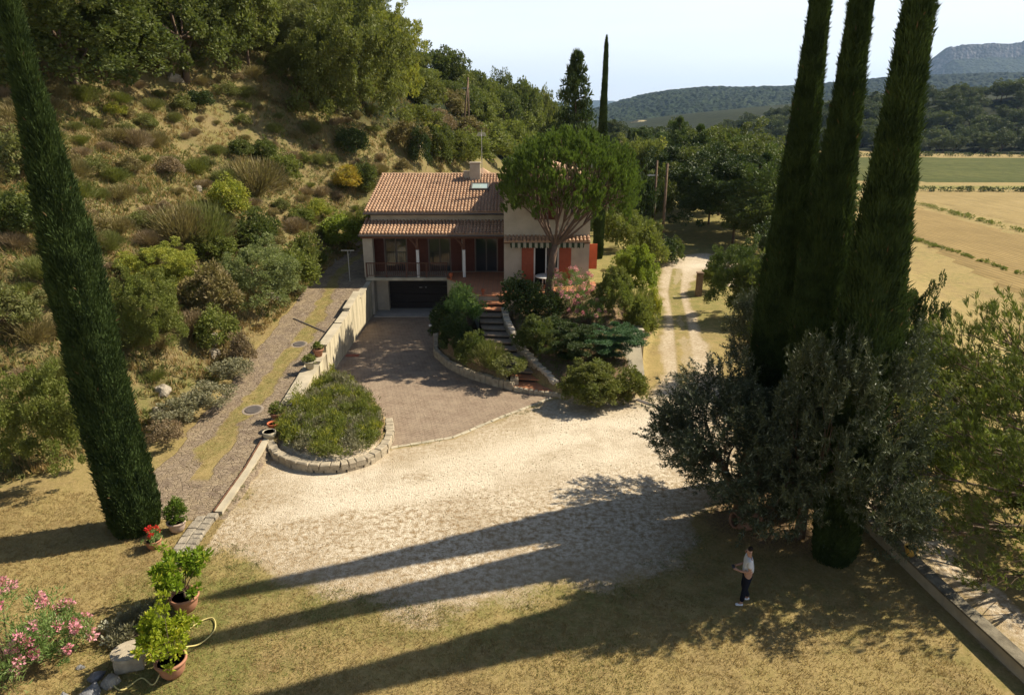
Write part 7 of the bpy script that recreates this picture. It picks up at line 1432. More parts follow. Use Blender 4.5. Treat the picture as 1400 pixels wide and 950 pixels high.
urn(-1.72, 39.3, 2.545, 'small orange urn at the left end of the top step', .6, TERRAR)

# ---------------------------------------------------------------- garden steps
RISER = plain('shaded_riser_stone', (.10, .08, .06), .95, .05, .2, 5); TREAD = plain('pale_tread_stone', (.34, .26, .18), .85, .15, .15, 5)  # shade on the riser faces is put into their darker colour
gs = empty('garden_steps', (-.8, 35, 0), label='long flight of stone garden steps climbing to the terrace', cat='steps')
pts = [(0.95, 31.0, .0), (.9, 31.05, .28), (.45, 32.1, .5)]
N = 13; L0 = [(-1.92, 39.05), (-1.85, 36.9), (-1.45, 34.8), (-.95, 33.5), (-.3, 32.1), (.1, 31.3), (.25, 30.75)]
R0 = [(-.38, 39.05), (-.62, 36.9), (-.1, 34.9), (.25, 33.7), (.95, 32.2), (1.5, 31.3), (1.85, 30.45)]
def along(P, t):
    d = [math.dist(P[i], P[i + 1]) for i in range(len(P) - 1)]; s = t * sum(d)
    for i, q in enumerate(d):
        if s <= q or i == len(d) - 1: f = s / q; return (P[i][0] + (P[i + 1][0] - P[i][0]) * f, P[i][1] + (P[i + 1][1] - P[i][1]) * f)
        s -= q
rs = random.Random(9)
for k in range(N):
    a, b_ = along(L0, k / N), along(R0, k / N); c_, d_ = along(L0, (k + 1) / N), along(R0, (k + 1) / N)
    zt = 2.40 - (k + 1) * .172 + rs.uniform(-.008, .008)
    sx = lambda q, dy=0: (q[0] + .8, q[1] - 35 + dy)
    bb = MB(); bb.prism([sx(c_, .07), sx(d_, .07), sx(b_), sx(a)], -.1, zt - .06)
    st_ = bb.build('step', RISER, gs)
    bb = MB(); bb.prism([sx(c_, -.05), sx(d_, -.05), sx(b_, .02), sx(a, .02)], zt - .058, zt); bb.build('tread', FLOOR if k in (0, 1, 11, 12) else TREAD, st_)
b = MB(); bbp = [(.22, 30.72), (1.95, 30.35), (2.0, 29.95), (.7, 30.2), (.1, 30.55)]
b.prism([(p[0] + .8, p[1] - 35) for p in bbp][::-1], -.1, .2); b.build('landing', FLOOR, gs)

# ---------------------------------------------------------------- walls built of separate stones
def stone_row(parent, P, h, w, n, seed, mat=STONE, z0=None, inward=0, lay=1, name='stone', cap=False):
    """stones laid end to end along the polyline P (world), joints left open"""
    rg_ = random.Random(seed); o0 = Vector(parent.location)
    P = [tuple(p) for p in P]
    for l in range(lay):
        cuts = [0]; 
        for i in range(n): cuts.append(cuts[-1] + rg_.uniform(.7, 1.3))
        cuts = [c_ / cuts[-1] for c_ in cuts]
        for i in range(n):
            t0, t1 = cuts[i], cuts[i + 1]
            a, b_ = along(P, t0), along(P, t1)
            dx, dy = b_[0] - a[0], b_[1] - a[1]; ln = math.hypot(dx, dy)
            if ln < .02: continue
            ux, uy = dx / ln, dy / ln; nx_, ny_ = -uy, ux
            g_ = .012; hh = (h(t0) if callable(h) else h) / lay; zb_ = (z0(t0) if callable(z0) else (z0 if z0 is not None else float(T(*a)))) + l * hh
            ww = w * rg_.uniform(.88, 1.1) / 2; hz = hh * rg_.uniform(.93, 1.04) - .01
            vs = []
            for zz, sh in ((zb_ - (.12 if l == 0 else 0), 0), (zb_ + hz * .78, 0), (zb_ + hz, .03)):
                for (s_, t_) in ((g_ + sh, -ww + sh), (ln - g_ - sh, -ww + sh), (ln - g_ - sh, ww - sh), (g_ + sh, ww - sh)):
                    j = rg_.uniform(-.012, .012)
                    vs.append((a[0] + ux * s_ + nx_ * (t_ + j) - o0.x, a[1] + uy * s_ + ny_ * (t_ + j) - o0.y, zz + j - o0.z))
            bb = MB(); f = [(3, 2, 1, 0), (8, 9, 10, 11)]
            for k in range(2):
                for j in range(4): f.append((k * 4 + j, k * 4 + (j + 1) % 4, k * 4 + 4 + (j + 1) % 4, k * 4 + 4 + j))
            bb.add(vs, f); bb.build(name, mat, parent)
e = empty('planter_wall', (-7.4, 22.7, 0), label='low curved stone wall round the weedy bed at the foot of the ramp', cat='wall')
arc = [(-9.75, 28.6), (-9.98, 27.2), (-10.02, 26.0), (-9.75, 24.7), (-9.1, 23.6), (-8.2, 22.9), (-7.2, 22.55), (-6.3, 22.6), (-5.5, 23.1), (-5.02, 24.0), (-4.95, 25.2), (-5.25, 26.6)]
stone_row(e, arc, .25, .30, 38, 1, z0=lambda t: 0.0, lay=1)
stone_row(e, arc, .12, .34, 33, 2, z0=lambda t: .252, lay=1, name='coping_stone')
e = empty('garden_edge_wall', (-2.3, 32.4, 0), label='low curved stone edging round the bed left of the garden steps', cat='wall')
stone_row(e, [(-4.9, 42.5), (-4.5, 38.5), (-4.2, 35.6), (-3.3, 33.7), (-2.3, 32.4), (-1.1, 31.4), (.1, 30.6)], .42, .28, 40, 3, z0=0.0)
stone_row(e, [(.1, 30.5), (.9, 30.15), (1.95, 29.85), (2.5, 29.5)], .22, .22, 9, 4, z0=0.0)
e = empty('stair_wall', (1, 32, 0), label='stone wall with pale coping stones rising along the right of the steps', cat='wall')
stone_row(e, [(-.45, 37.2), (-.3, 36), (.25, 34), (.75, 32.8), (1.25, 31.8), (1.75, 31.0), (2.1, 30.2)], lambda t: 1.0 - .45 * t, .26, 22, 5, z0=lambda t: 1.35 * (1 - t) ** 1.2 - .05, lay=2)
stone_row(e, [(-.45, 37.2), (-.3, 36), (.25, 34), (.75, 32.8), (1.25, 31.8), (1.75, 31.0), (2.1, 30.2)], .07, .32, 18, 6, z0=lambda t: 1.35 * (1 - t) ** 1.2 - .05 + 1.0 - .45 * t, name='coping_stone', mat=plain('pale_coping', (.6, .52, .4), .85, .15, .12, 5))
# retaining wall between the ramp and the drive
e = empty('retaining_wall', (-9.3, 36, 0), label='cream streaked retaining wall stepping up beside the drive to the house', cat='wall')
def seg(y0, y1, zt0, zt1, x0=-9.56, x1=-9.26, mat=STREAK, cp=True):
    b = MB(); b.prism([(x0 + 9.3, y0 - 36), (x1 + 9.3, y0 - 36), (x1 + 9.3, y1 - 36), (x0 + 9.3, y1 - 36)], -.3, [zt0, zt0, zt1, zt1]); b.build('wall_section', mat, e)
    if cp:
        b = MB(); m_ = .05; b.prism([(x0 + 9.3 - m_, y0 - 36), (x1 + 9.3 + m_, y0 - 36), (x1 + 9.3 + m_, y1 - 36 - .004), (x0 + 9.3 - m_, y1 - 36 - .004)], [zt0 + .003, zt0 + .003, zt1 + .003, zt1 + .003], [zt0 + .07, zt0 + .07, zt1 + .07, zt1 + .07]); b.build('coping', CONC, e)
seg(25.9, 31.0, .55, 1.12, -9.95, -9.35)
seg(31.004, 32.2, 1.25, 1.3, -9.75, -9.3)
seg(32.204, 35.4, 1.7, 1.85, -9.6, -9.26); seg(35.404, 37.4, 1.9, 1.98); seg(37.404, 40.3, 2.15, 2.42); seg(40.304, 43.84, 2.02, 2.25)
# concrete wall by the track
e = empty('garden_wall', (6.2, 33, 0), label='bare concrete retaining wall with a sloping top beside the track', cat='wall')
b = MB(); b.prism([(-.75, -2.2), (.15, -3.0), (.42, .2), (1.0, 3.2), (.6, 3.4), (-.5, .6)], -.1, [.35, .35, 1.35, 1.6, 1.6, 1.3]); b.build('wall_section', CONC, e)
b = MB(); b.box(.45, .75, 1.2, 1.6, -.1, 1.9); b.box(.5, .9, 1.9, 2.4, -.1, 1.5); b.build('pillar', CONC, e)
# low wall along the right of the lawn
e = empty('boundary_wall', (11.6, 14, 0), label='low concrete boundary wall along the right edge of the lawn', cat='wall')
DKCOP = plain('dark_coping', (.24, .21, .15), .95, .1, .3, 3, bump=.8, bd=.03)  # coping colour darker than the wall sections below it
ys = [21.5, 17.9, 15.2, 12.4, 9.0, 4.5]; xs = [11.1, 11.35, 11.6, 11.95, 12.4, 13.1]
for i in range(5):
    b = MB(); P4 = [(xs[i + 1] - 11.6, ys[i + 1] + .01 - 14), (xs[i + 1] - 11.6 + .28, ys[i + 1] + .01 - 14), (xs[i] - 11.6 + .28, ys[i] - 14), (xs[i] - 11.6, ys[i] - 14)]
    b.prism(P4, -1.0, .36); b.build('wall_section', CONC, e)
    b = MB(); b.prism([(p[0] + (-.05 if k in (0, 3) else .05), p[1]) for k, p in enumerate(P4)], .363, .42); b.build('coping', DKCOP, e)
# kerbs
e = empty('ramp_kerb', (-9.75, 21, 0), label='rusty-edged concrete kerb between the ramp path and the gravel', cat='kerb')
KZ = [(-1.3, .12), (1.5, .2), (4.0, .5)]
b = MB()
for (ya, za_), (yb_, zb_) in zip(KZ[:-1], KZ[1:]): b.prism([(-.1, ya), (.14, ya), (.14, yb_ - .004), (-.1, yb_ - .004)], -.1, [za_, za_, zb_, zb_])
b.build('kerb', CONC, e)
b = MB()
for (ya, za_), (yb_, zb_) in zip(KZ[:-1], KZ[1:]): b.prism([(-.16, ya), (-.103, ya), (-.103, yb_ - .004), (-.16, yb_ - .004)], -.1, [za_ + .02, za_ + .02, zb_ + .02, zb_ + .02])
b.build('edge', plain('rust_stain', (.22, .12, .075), .9, .1, .3, 5), e)
e = empty('rubble_edging', (-9.8, 18.3, 0), label='broken pale stones edging the gravel below the ramp kerb', cat='stones')
stone_row(e, [(-9.85, 19.6), (-9.85, 18.5), (-9.8, 17.4), (-9.7, 16.9)], .16, .34, 9, 12, mat=ROCK)
stone_row(e, [(-10.2, 19.5), (-10.2, 18.4), (-10.1, 17.3)], .12, .3, 6, 13, mat=ROCK)
e = empty('drive_kerb', (-1.5, 27, 0), label='flush kerb line between the paved drive and the gravel', cat='kerb')
stone_row(e, [(-4.85, 24.5), (-2.4, 25.45), (-.6, 27.3), (1.85, 29.6)], .035, .16, 20, 14, mat=CONC, z0=0.0)
# covers, channels
RINGM = plain('worn_ring_concrete', (.34, .28, .22), .9, .1, .15, 4)
def disc(x, y, lab, r=.3):
    z = float(T(x, y)); b = MB(); b.lathe([(r, -.05), (r, .02), (r - .02, .03), (r * .6, .03), (r * .55, .024), (0, .024)], 24)
    sl = math.atan(.107); o = b.build('manhole_cover', IRON, None, False, (x, y, z + .005), (sl, 0, 0)); tag(o, lab, 'manhole cover')
    MRING = RINGM
    b = MB(); b.lathe([(r + .02, -.05), (r + .02, .012), (r + .12, .006), (r + .13, -.05)], 24); tag(b.build('manhole_surround', MRING, None, False, (x, y, z), (sl, 0, 0)), 'concrete ring round the ' + lab, 'manhole ring')
disc(-11.14, 26.95, 'lower round manhole cover in the ramp path', .33)
disc(-11.07, 33.7, 'upper round manhole cover near the drain channel', .30)
b = MB(); b.box(-.36, .36, -.2, .2, -.03, .02)
for k in range(9): b.box(-.32 + k * .075, -.28 + k * .075, -.17, .17, .021, .03)
tag(b.build('drain_grate', BRICKRED, None, False, (-8.82, 35.62, float(T(-8.82, 35.62)) + .004)), 'rusty red drain grate in the paved drive', 'drain')
b = MB()
for k in range(14):
    x = -12.4 + k * .19; y = 37.2 - k * .16; b.prism([(x, y - .06), (x + .17, y - .20), (x + .21, y - .14), (x + .04, y)], float(T(x, y)) - .02, float(T(x, y)) + .035)
tag(b.build('drain_channel', IRON), 'dark slotted drain channel crossing the upper ramp', 'drain')
for i in range(2):
    b = MB(); x, y = (5.75, 29.5) if i == 0 else (6.5, 28.6); b.prism([(x, y - .14), (x + .6, y - .84), (x + .75, y - .72), (x + .15, y - .02)], -.05, .03)
    tag(b.build('drain_channel', IRON), 'dark drain grating by the brown bush at the track mouth' if i == 0 else 'dark drain grating running under the left olive edge', 'drain')

# ---------------------------------------------------------------- pots and potted plants
def potT(name, prof, soil_z, soil_r, mat, loc, label, cat, sc=1):
    e = empty(name, loc, label=label, cat=cat); e.scale = (sc, sc, sc)
    b = MB(); b.lathe(prof, 24); b.build('pot', mat, e, True)
    b = MB(); b.lathe([(soil_r, soil_z), (0, soil_z)], 16); b.build('soil', SOILM, e)
    return e
BIG = [(.2, 0), (.27, .12), (.31, .3), (.325, .38), (.36, .385), (.36, .46), (.32, .46), (.30, .40), (.29, .36)]
def bushy(e, seed, c, rx, rz, K, per, L, W, mat, nm='foliage', cr=(.07, .13), up=.4, rough=.3):
    rg_ = np.random.default_rng(seed); C = crown_pts(rg_, K, c, rx, rz, -.8, .45, rough)
    lv_ = Leaves(seed); lv_.clumps(C, rg_.uniform(cr[0], cr[1], len(C)), per, L, W, up, .9, 1, .2)
    link(nm, lv_.mesh(nm, FM[mat]), e)
    b = MB(); rn_ = random.Random(seed); b.tube([(0, 0, .3), (.02, 0, c[2] * .55)], [.03, .022], 6)
    for q in C[::4]: b.tube([(.02, 0, c[2] * .5), tuple(np.array([.02, 0, c[2] * .5]) * .4 + q * .6 + np.array([0, 0, .0])), tuple(q)], [.016, .01, .004], 4, cap=False)
    b.build('stem', BARK, e, True)
e = potT('potted_lemon_tree', BIG, .38, .3, TERRA, (-8.72, 15.1, 0), 'potted citrus with leafy green crown, the upper of the two big pots on the lawn', 'potted plant', 1.05)
bushy(e, 401, (-.1, .1, 1.08), .66, .55, 62, 42, .13, .062, 'citrus')
e = potT('potted_lemon_tree', BIG, .38, .3, TERRA, (-8.02, 12.85, 0), 'potted citrus with bright yellow-green crown, nearest the camera with the hose', 'potted plant', 1.0)
bushy(e, 402, (-.15, .15, 1.05), .62, .68, 58, 42, .12, .058, 'citrus2', rough=.45)
e = potT('potted_box_shrub', BIG, .38, .3, plain('cream_banded_pot', (.55, .42, .33), .8, .2, .15, 3), (-10.65, 18.75, 0), 'potted bushy green shrub in a pale banded pot at the foot of the ramp', 'potted plant', .82)
bushy(e, 403, (0, 0, .88), .36, .5, 50, 44, .10, .045, 'box', rough=.2)
e = potT('potted_geranium', BIG, .38, .3, TERRA, (-10.95, 17.85, 0), 'red flowering geranium in a small terracotta pot beside the lone cypress', 'potted plant', .68)
bushy(e, 404, (0, 0, .62), .42, .24, 26, 26, .10, .05, 'oleander')
lv = Leaves(405); rg = np.random.default_rng(405); C = crown_pts(rg, 13, (0, 0, .80), .34, .24, -.2, .8, .2); lv.clumps(C, .06, 24, .06, .05, .2, 1, 1, .5); tag(link('flowers', lv.mesh('flowers', FM['red']), e), kind='stuff')
SM = [(.1, 0), (.14, .16), (.16, .2), (.17, .2), (.17, .25), (.15, .25), (.14, .2)]
def smallpot(x, y, z, mat, label, s=1, tuft=True, seed=1, prof=SM):
    e = potT('flower_pot', prof, .2, .14, mat, (x, y, z), label, 'flower pot', s)
    if tuft:
        lv_ = Leaves(seed); rg_ = np.random.default_rng(seed); lv_.clumps(crown_pts(rg_, 14, (0, 0, .32), .16, .12, -.5, .5), .06, 26, .07, .03, .5); link('foliage', lv_.mesh('foliage', FM['green' if seed % 2 else 'yellow']), e)
smallpot(-9.55, 26.7, .70, DKGREY, 'black lantern-like pot at the lower end of the retaining wall', 1.2, False, 1)
smallpot(-9.78, 26.1, .40, TERRA, 'wide weathered clay pot, uppermost of three on the bed wall', 1.8, True, 3)
smallpot(-9.72, 25.3, .38, TERRAR, 'bright orange-red pot, middle of three on the bed wall', 1.4, False, 5)
smallpot(-9.66, 24.65, .38, CONC, 'pale cream pot, lowest of three on the bed wall', 1.4, False, 7, [(.15, 0), (.18, .1), (.19, .2), (.17, .2), (.14, .14)])
smallpot(-9.52, 31.7, 1.33, TERRA, 'clay pot with a green plant on the step of the retaining wall', 1.6, True, 9)
smallpot(-9.62, 30.5, 1.13, CONC, 'low pale trough with trailing plant below the clay pot on the wall', 1.6, True, 11)
# lantern by the steps
e = empty('garden_lantern', (.12, 30.95, .42), label='black garden lantern on a stone block at the foot of the steps', cat='lantern')
b = MB(); b.box(-.2, .2, -.2, .2, -.4, .06, bev=.02); b.build('base', STONE, e)
b = MB(); b.tube([(0, 0, .06), (0, 0, .5)], .03, 8); b.build('stem', IRON, e)
b = MB(); b.lathe([(.06, .5), (.12, .54), (.12, .56)], 6); b.lathe([(.15, .82), (.03, .95), (0, .98)], 6)
for k in range(6): a = k * PI / 3; b.tube([(math.cos(a) * .11, math.sin(a) * .11, .55), (math.cos(a) * .14, math.sin(a) * .14, .83)], .01, 4)
b.build('frame', IRON, e); b = MB(); b.lathe([(.09, .56), (.11, .81)], 6); b.build('pane', glassm(), e)
# toppled jar, yellow pot, hose, stone bench, boulders
e = empty('clay_jar', (7.85, 18.95, .33), label='large clay oil jar lying on its side beside the olive trunk', cat='jar'); e.rotation_euler = Vector((-.93, -.30, .12)).to_track_quat('Z', 'Y').to_euler()
b = MB(); b.lathe([(.14, -.1), (.26, .05), (.34, .3), (.35, .5), (.29, .75), (.23, .86), (.26, .9), (.21, .9), (.2, .84), (.27, .7), (.25, .3)], 24); b.build('body', plain('weathered_clay', (.26, .15, .10), .85, .15, .2, 3), e, True)
e = potT('yellow_pot', SM, .2, .14, plain('yellow_glaze', (.62, .38, .08), .5, .4, .08), (11.58, 16.9, .425), 'small yellow pot standing on the low boundary wall', 'pot', 1.1)
HOSE = plain('yellow_hose', (.62, .52, .2), .5, .4, .05)
def spline(P, n=8):
    o = []
    for i in range(len(P) - 1):
        p0 = Vector(P[max(i - 1, 0)]); p1 = Vector(P[i]); p2 = Vector(P[i + 1]); p3 = Vector(P[min(i + 2, len(P) - 1)])
        for k in range(n):
            t = k / n; o.append(.5 * ((2 * p1) + (p2 - p0) * t + (2 * p0 - 5 * p1 + 4 * p2 - p3) * t * t + (3 * p1 - p0 - 3 * p2 + p3) * t ** 3))
    return o + [Vector(P[-1])]
b = MB(); b.tube(spline([(-9.5, 12.9, .03), (-9.3, 12.55, .03), (-8.95, 12.35, .03), (-8.7, 12.7, .03), (-8.3, 12.5, .05), (-8.2, 13.0, .3), (-8.0, 13.3, .35), (-7.75, 13.7, .12), (-7.62, 14.25, .06), (-7.85, 14.7, .05), (-8.15, 14.55, .05), (-8.35, 14.1, .06), (-8.5, 13.6, .04), (-9.2, 13.2, .03), (-9.7, 13.3, .03)]), .018, 6)
tag(b.build('garden_hose', HOSE, None, True), 'pale yellow garden hose looped over the lawn beside the near citrus pot', 'hose')
e = empty('stone_trough', (-9.15, 13.15, 0), .3, label='old square stone trough with a rounded lid slab behind the near citrus pot', cat='trough')
b = MB(); b.box(-.32, .3, -.26, .26, -.02, .36, bev=.02); b.build('body', STONE, e)
b = MB(); b.prism([(.42 * math.cos(k * PI / 8), .36 * math.sin(k * PI / 8)) for k in range(16)], .362, .43); b.build('slab', STONE, e)
def rock(x, y, s, seed, label, mat=ROCK, zs=.7, dz=0, name='boulder', ax=(1, 1)):
    rg_ = np.random.default_rng(seed)
    import bmesh
    bm = bmesh.new(); bmesh.ops.create_icosphere(bm, subdivisions=3, radius=1)
    pl = unit(rg_.normal(size=(20, 3))); dd = rg_.uniform(.5, .9, 20)
    for v in bm.verts:
        p = np.array(v.co); k = 1.0
        for q, d in zip(pl, dd):
            t = p @ q
            if t > d: k = min(k, d / t)
        nz_ = fbm(p[0] * 2 + 5, p[1] * 2 + p[2] * 1.7, .9, seed, 4) - .5
        p = p * k * (1 + .34 * float(nz_)); v.co = (p[0] * s * ax[0], p[1] * s * ax[1], p[2] * s * zs)
    me = bpy.data.meshes.new(name); bm.to_mesh(me); bm.free(); me.materials.append(mat)
    for p in me.polygons: p.use_smooth = False
    o = link(name, me, None, (x, y, float(T(x, y)) + dz), (0, 0, seed)); tag(o, label, 'rock'); return o
GREYROCK = plain('blue_grey_rock', (.27, .27, .27), .8, .25, .3, 2.5, bump=.9, bd=.05)
rock(-9.35, 12.55, .30, 3, 'pale angular block at the top of the rock pile by the near pots', ROCK)
rock(-9.78, 12.75, .26, 8, 'rounded blue-grey rock leaning left of the pale block', GREYROCK, .6)
rock(-9.62, 12.25, .36, 5, 'large blue-grey rock in the middle of the near rock pile', GREYROCK)
rock(-9.98, 11.9, .42, 11, 'biggest grey rock at the bottom frame edge of the rock pile', GREYROCK, .7)
rock(-9.5, 11.85, .3, 13, 'pale rock right of the biggest grey one at the bottom edge', ROCK)
rock(-10.35, 13.05, .12, 14, 'small loose stone on the grass left of the rock pile', GREYROCK)
for i, (x, y, s, lab) in enumerate([(-15.3, 27.6, .5, 'white limestone outcrop at the foot of the bank beside the lone cypress'), (-14.9, 26.3, .6, 'smaller white outcrop below the first beside the lone cypress'), (-15.1, 32.6, .7, 'pale outcrop in the bank above the grey cushion plants'), (-14.6, 31.5, .5, 'small pale outcrop lower in the bank beside the ramp'),
        (-14.5, 25.6, .45, 'low pale rock near the ramp edge behind the lone cypress'), (-27.3, 59.4, .8, 'white rock high on the open slope under the oaks'), (-10.5, 76.1, 1.5, 'pale rock face on the slope behind the house'), (-21.5, 47.5, .5, 'pale stone among brooms in the middle of the slope'), (-14.2, 39.5, .7, 'pale rock in the bank above the shaded end of the ramp'), (-18.8, 24.9, .35, 'small white stone in the grass at the far left')]):
    rock(x, y, s, 40 + i, lab, ROCK, .8, -.1, 'rock_outcrop', (1.15, .8))
b = MB(); b.add([(-.16, -.05, -.1), (.16, -.05, -.1), (.16, .05, -.1), (-.16, .05, -.1), (-.12, -.04, .5), (.16, -.04, .75), (.16, .04, .75), (-.12, .04, .5)], [(3, 2, 1, 0), (4, 5, 6, 7), (0, 1, 5, 4), (1, 2, 6, 5), (2, 3, 7, 6), (3, 0, 4, 7)])
tag(b.build('standing_stone', WHITE, None, False, (-13.25, 30.6, float(T(-13.25, 30.6))), (0, 0, .3)), 'small upright white stone slab at the left edge of the ramp', 'stone')
b = MB(); b.tube([(0, 0, -.1), (0, 0, 1.95)], .03, 8); b.box(-.42, .42, -.03, .03, 1.95, 2.0); b.tube([(0, 0, 1.6), (.25, 0, 1.95)], .012, 4)
tag(b.build('washing_line_post', METAL, None, False, (-10.55, 43.5, 2.4)), 'metal T-shaped washing line post in the shade left of the house', 'post')
# black scooter by the garage, mostly in the bushes
e = empty('scooter', (-4.75, 40.3, 0), 1.35, label='black scooter parked in the shade at the right of the garage, against the bushes', cat='scooter')
for wx in (-.62, .62):
    b = MB(); b.tube([(wx + .24 * math.cos(a * PI / 8), 0, .26 + .24 * math.sin(a * PI / 8)) for a in range(17)], .06, 8, cap=False); b.build('wheel', DKGREY, e, True)
b = MB(); b.tube([(-.62, 0, .3), (-.5, 0, .6), (-.2, 0, .7), (-.05, 0, .35), (.3, 0, .3), (.45, 0, .6), (.5, 0, 1.0)], [.1, .16, .15, .1, .09, .1, .07], 10); b.build('body', DKGREY, e, True)
b = MB(); b.tube([(-.55, 0, .78), (-.3, 0, .84), (0, 0, .78)], [.1, .14, .08], 8); b.build('seat', DKGREY, e, True)
b = MB(); b.tube([(.45, -.3, 1.02), (.5, 0, 1.06), (.45, .3, 1.02)], .022, 6); b.tube([(.5, 0, .6), (.62, 0, .26)], .03, 6); b.build('handlebar', IRON, e)
b = MB(); b.box(-.86, -.78, -.09, .09, .5, .62); b.build('number_plate', WHITE, e)

# ---------------------------------------------------------------- poles, post, utility box
def pole(x, y, h, label, arm=True, r=.13, lean=0, name='utility_pole'):
    e = empty(name, (x, y, float(T(x, y)) - .1), label=label, cat='pole')
    b = MB(); b.tube([(0, 0, 0), (lean * .5, 0, h * .5), (lean, 0, h)], [r, r * .85, r * .7], 10); b.build('pole', GREYW, e, True)
    if arm:
        b = MB(); b.box(-.9 + lean, .2 + lean, -.05, .05, h - 1.5, h - 1.4); b.build('crossarm', METAL, e)
        for k in (-.7, -.2): b = MB(); b.lathe([(.03, 0), (.06, .05), (.05, .12), (.02, .14)], 8, (k + lean, 0, h - 1.4)); b.build('insulator', DKGREY, e)
    return e
pole(15.1, 68.5, 8.3, 'nearer right-hand wooden utility pole beside the track', False, .16)
pole(14.7, 71.5, 8.4, 'farther left-hand wooden utility pole with a crossarm beside the track', True, .15)
pole(-6.2, 103.0, 8.2, 'right-hand wooden pole on the slope behind the house', True, .16)
pole(-6.9, 99.5, 7.4, 'left-hand leaning wooden pole on the slope behind the house', False, .14, .9)
b = MB(); b.box(-.55, .55, -.3, .3, -.1, .85, bev=.03); b.box(-.6, .6, -.35, .35, .852, .95)
tag(b.build('utility_cabinet', CONC, None, False, (14.9, 66.8, float(T(14.9, 66.8)))), 'pale grey utility cabinet behind the clipped bush at the pole', 'cabinet')
b = MB(); b.box(-.2, .2, -.2, .2, -.1, 1.7, bev=.03); b.box(-.24, .24, -.24, .24, 1.702, 1.78)
tag(b.build('gate_post', GREYW, None, False, (13.7, 48.8, 0)), 'brown gate post standing at the right side of the track', 'gate post')
# overhead wires between poles
b = MB(); pa, pb_ = Vector((14.3, 71.5, 6.9)), Vector((-6.3, 103, 17.6))
b.tube([pa.lerp(pb_, k / 10) + Vector((0, 0, -1.6 * (1 - (2 * k / 10 - 1) ** 2))) for k in range(11)], .012, 3); tag(b.build('overhead_wire', IRON), 'thin overhead wire strung between the utility poles', 'wire')

# ---------------------------------------------------------------- flowering shrubs
def flowering(x, y, s, h, seed, leaf, flo, nf, label, K=70, cat='shrub', name='oleander_bush', tilt=0):
    e = empty(name, (x, y, float(T(x, y)) - .03), label=label, cat=cat)
    rg_ = np.random.default_rng(seed); C = crown_pts(rg_, K, (0, 0, h * .55), s * .5, h * .45, -.8, .5, .25)
    lv_ = Leaves(seed); lv_.clumps(C, rg_.uniform(.14, .24, len(C)) * min(1.3, s / 2), 60, .13, .028, .7, .8, 1, .2); link('foliage', lv_.mesh('foliage', FM[leaf]), e)
    top = C[C[:, 2] > h * .35]; top = top[(top[:, 0] ** 2 + top[:, 1] ** 2 > (.18 * s) ** 2) | (top[:, 2] > h * .75)]; q = top[rg_.choice(len(top), nf, replace=True)]
    q = q + unit(q - np.array([0, 0, h * .4])) * .16 + rg_.normal(size=q.shape) * .07
    lv_ = Leaves(seed + 1); lv_.clumps(q, .11, 40, .075, .06, .3, 1, 1, .3); tag(link('flowers', lv_.mesh('flowers', FM[flo]), e), kind='stuff')
    b = MB(); 
    for p in C[::3]: b.tube([(p[0] * .15, p[1] * .15, 0), (p[0] * .5, p[1] * .5, p[2] * .55), tuple(p)], [.02, .014, .005], 4, cap=False)
    b.build('stem', BARK, e, True)
flowering(-12.0, 13.0, 3.0, 2.0, 501, 'oleander', 'pink', 60, 'pink oleander filling the lower left corner of the picture', 110)
flowering(-10.9, 13.55, 1.3, 1.0, 511, 'oleander', 'pink', 14, 'smaller pink oleander shoot cluster right of the corner oleander', 34)
flowering(3.3, 37.4, 2.7, 2.4, 521, 'oleander', 'pink', 60, 'pink flowering oleander right of the umbrella pine trunk', 80)
flowering(4.15, 35.9, 1.9, 1.5, 531, 'oleander', 'pink', 22, 'lower pink oleander in front of the terrace garden, beneath the taller one', 50)
flowering(-9.45, 14.2, 1.3, .55, 541, 'grey', 'white', 5, 'flat grey-green shrub in the shade between the two citrus pots', 40, name='low_shrub')
# weedy bed
e = empty('bed_planting', (-7.4, 26.5, .4), label='rough weeds and grasses filling the walled bed', cat='plants')
rg = np.random.default_rng(600); q = rg.uniform([-10, 22.4], [-4.8, 32.2], (2600, 2)); sd = sdf(PLANTER, q[:, 0], q[:, 1]); q = q[sd > .3]; sd = sd[sd > .3]
hgt = (.0 + .62 * fbm(q[:, 0], q[:, 1], 1.1, 61)) * (0.5 + .5 * sst(.3, .9, sd))
C = np.stack([q[:, 0] + 7.4, q[:, 1] - 26.5, T(q[:, 0], q[:, 1]) - .4 + hgt * .7], -1)
lm = fbm(q[:, 0], q[:, 1], .9, 77)
for nm, sel, mt in (('green_weeds', lm > .42, 'green'), ('dry_grass', lm <= .42, 'grey'), ('tall_weeds', (lm > .5) & (lm < .62), 'yellow')):
    lv = Leaves(601); lv.clumps(C[sel] + (rg.random((sel.sum(), 1)) ** 4) * np.array([0, 0, .35]), .2, 26, .15, .03, 1.1, .5, .9, .05); tag(link(nm, lv.mesh(nm, FM[mt]), e), kind='stuff')
lv = Leaves(603); w_ = C[(rg.random(len(C)) < .4) & (q[:, 1] < 27)]; lv.clumps(w_ + np.array([0, 0, .16]), .12, 9, .035, .035, .2); tag(link('seed_heads', lv.mesh('seed_heads', FM['white']), e), kind='stuff')

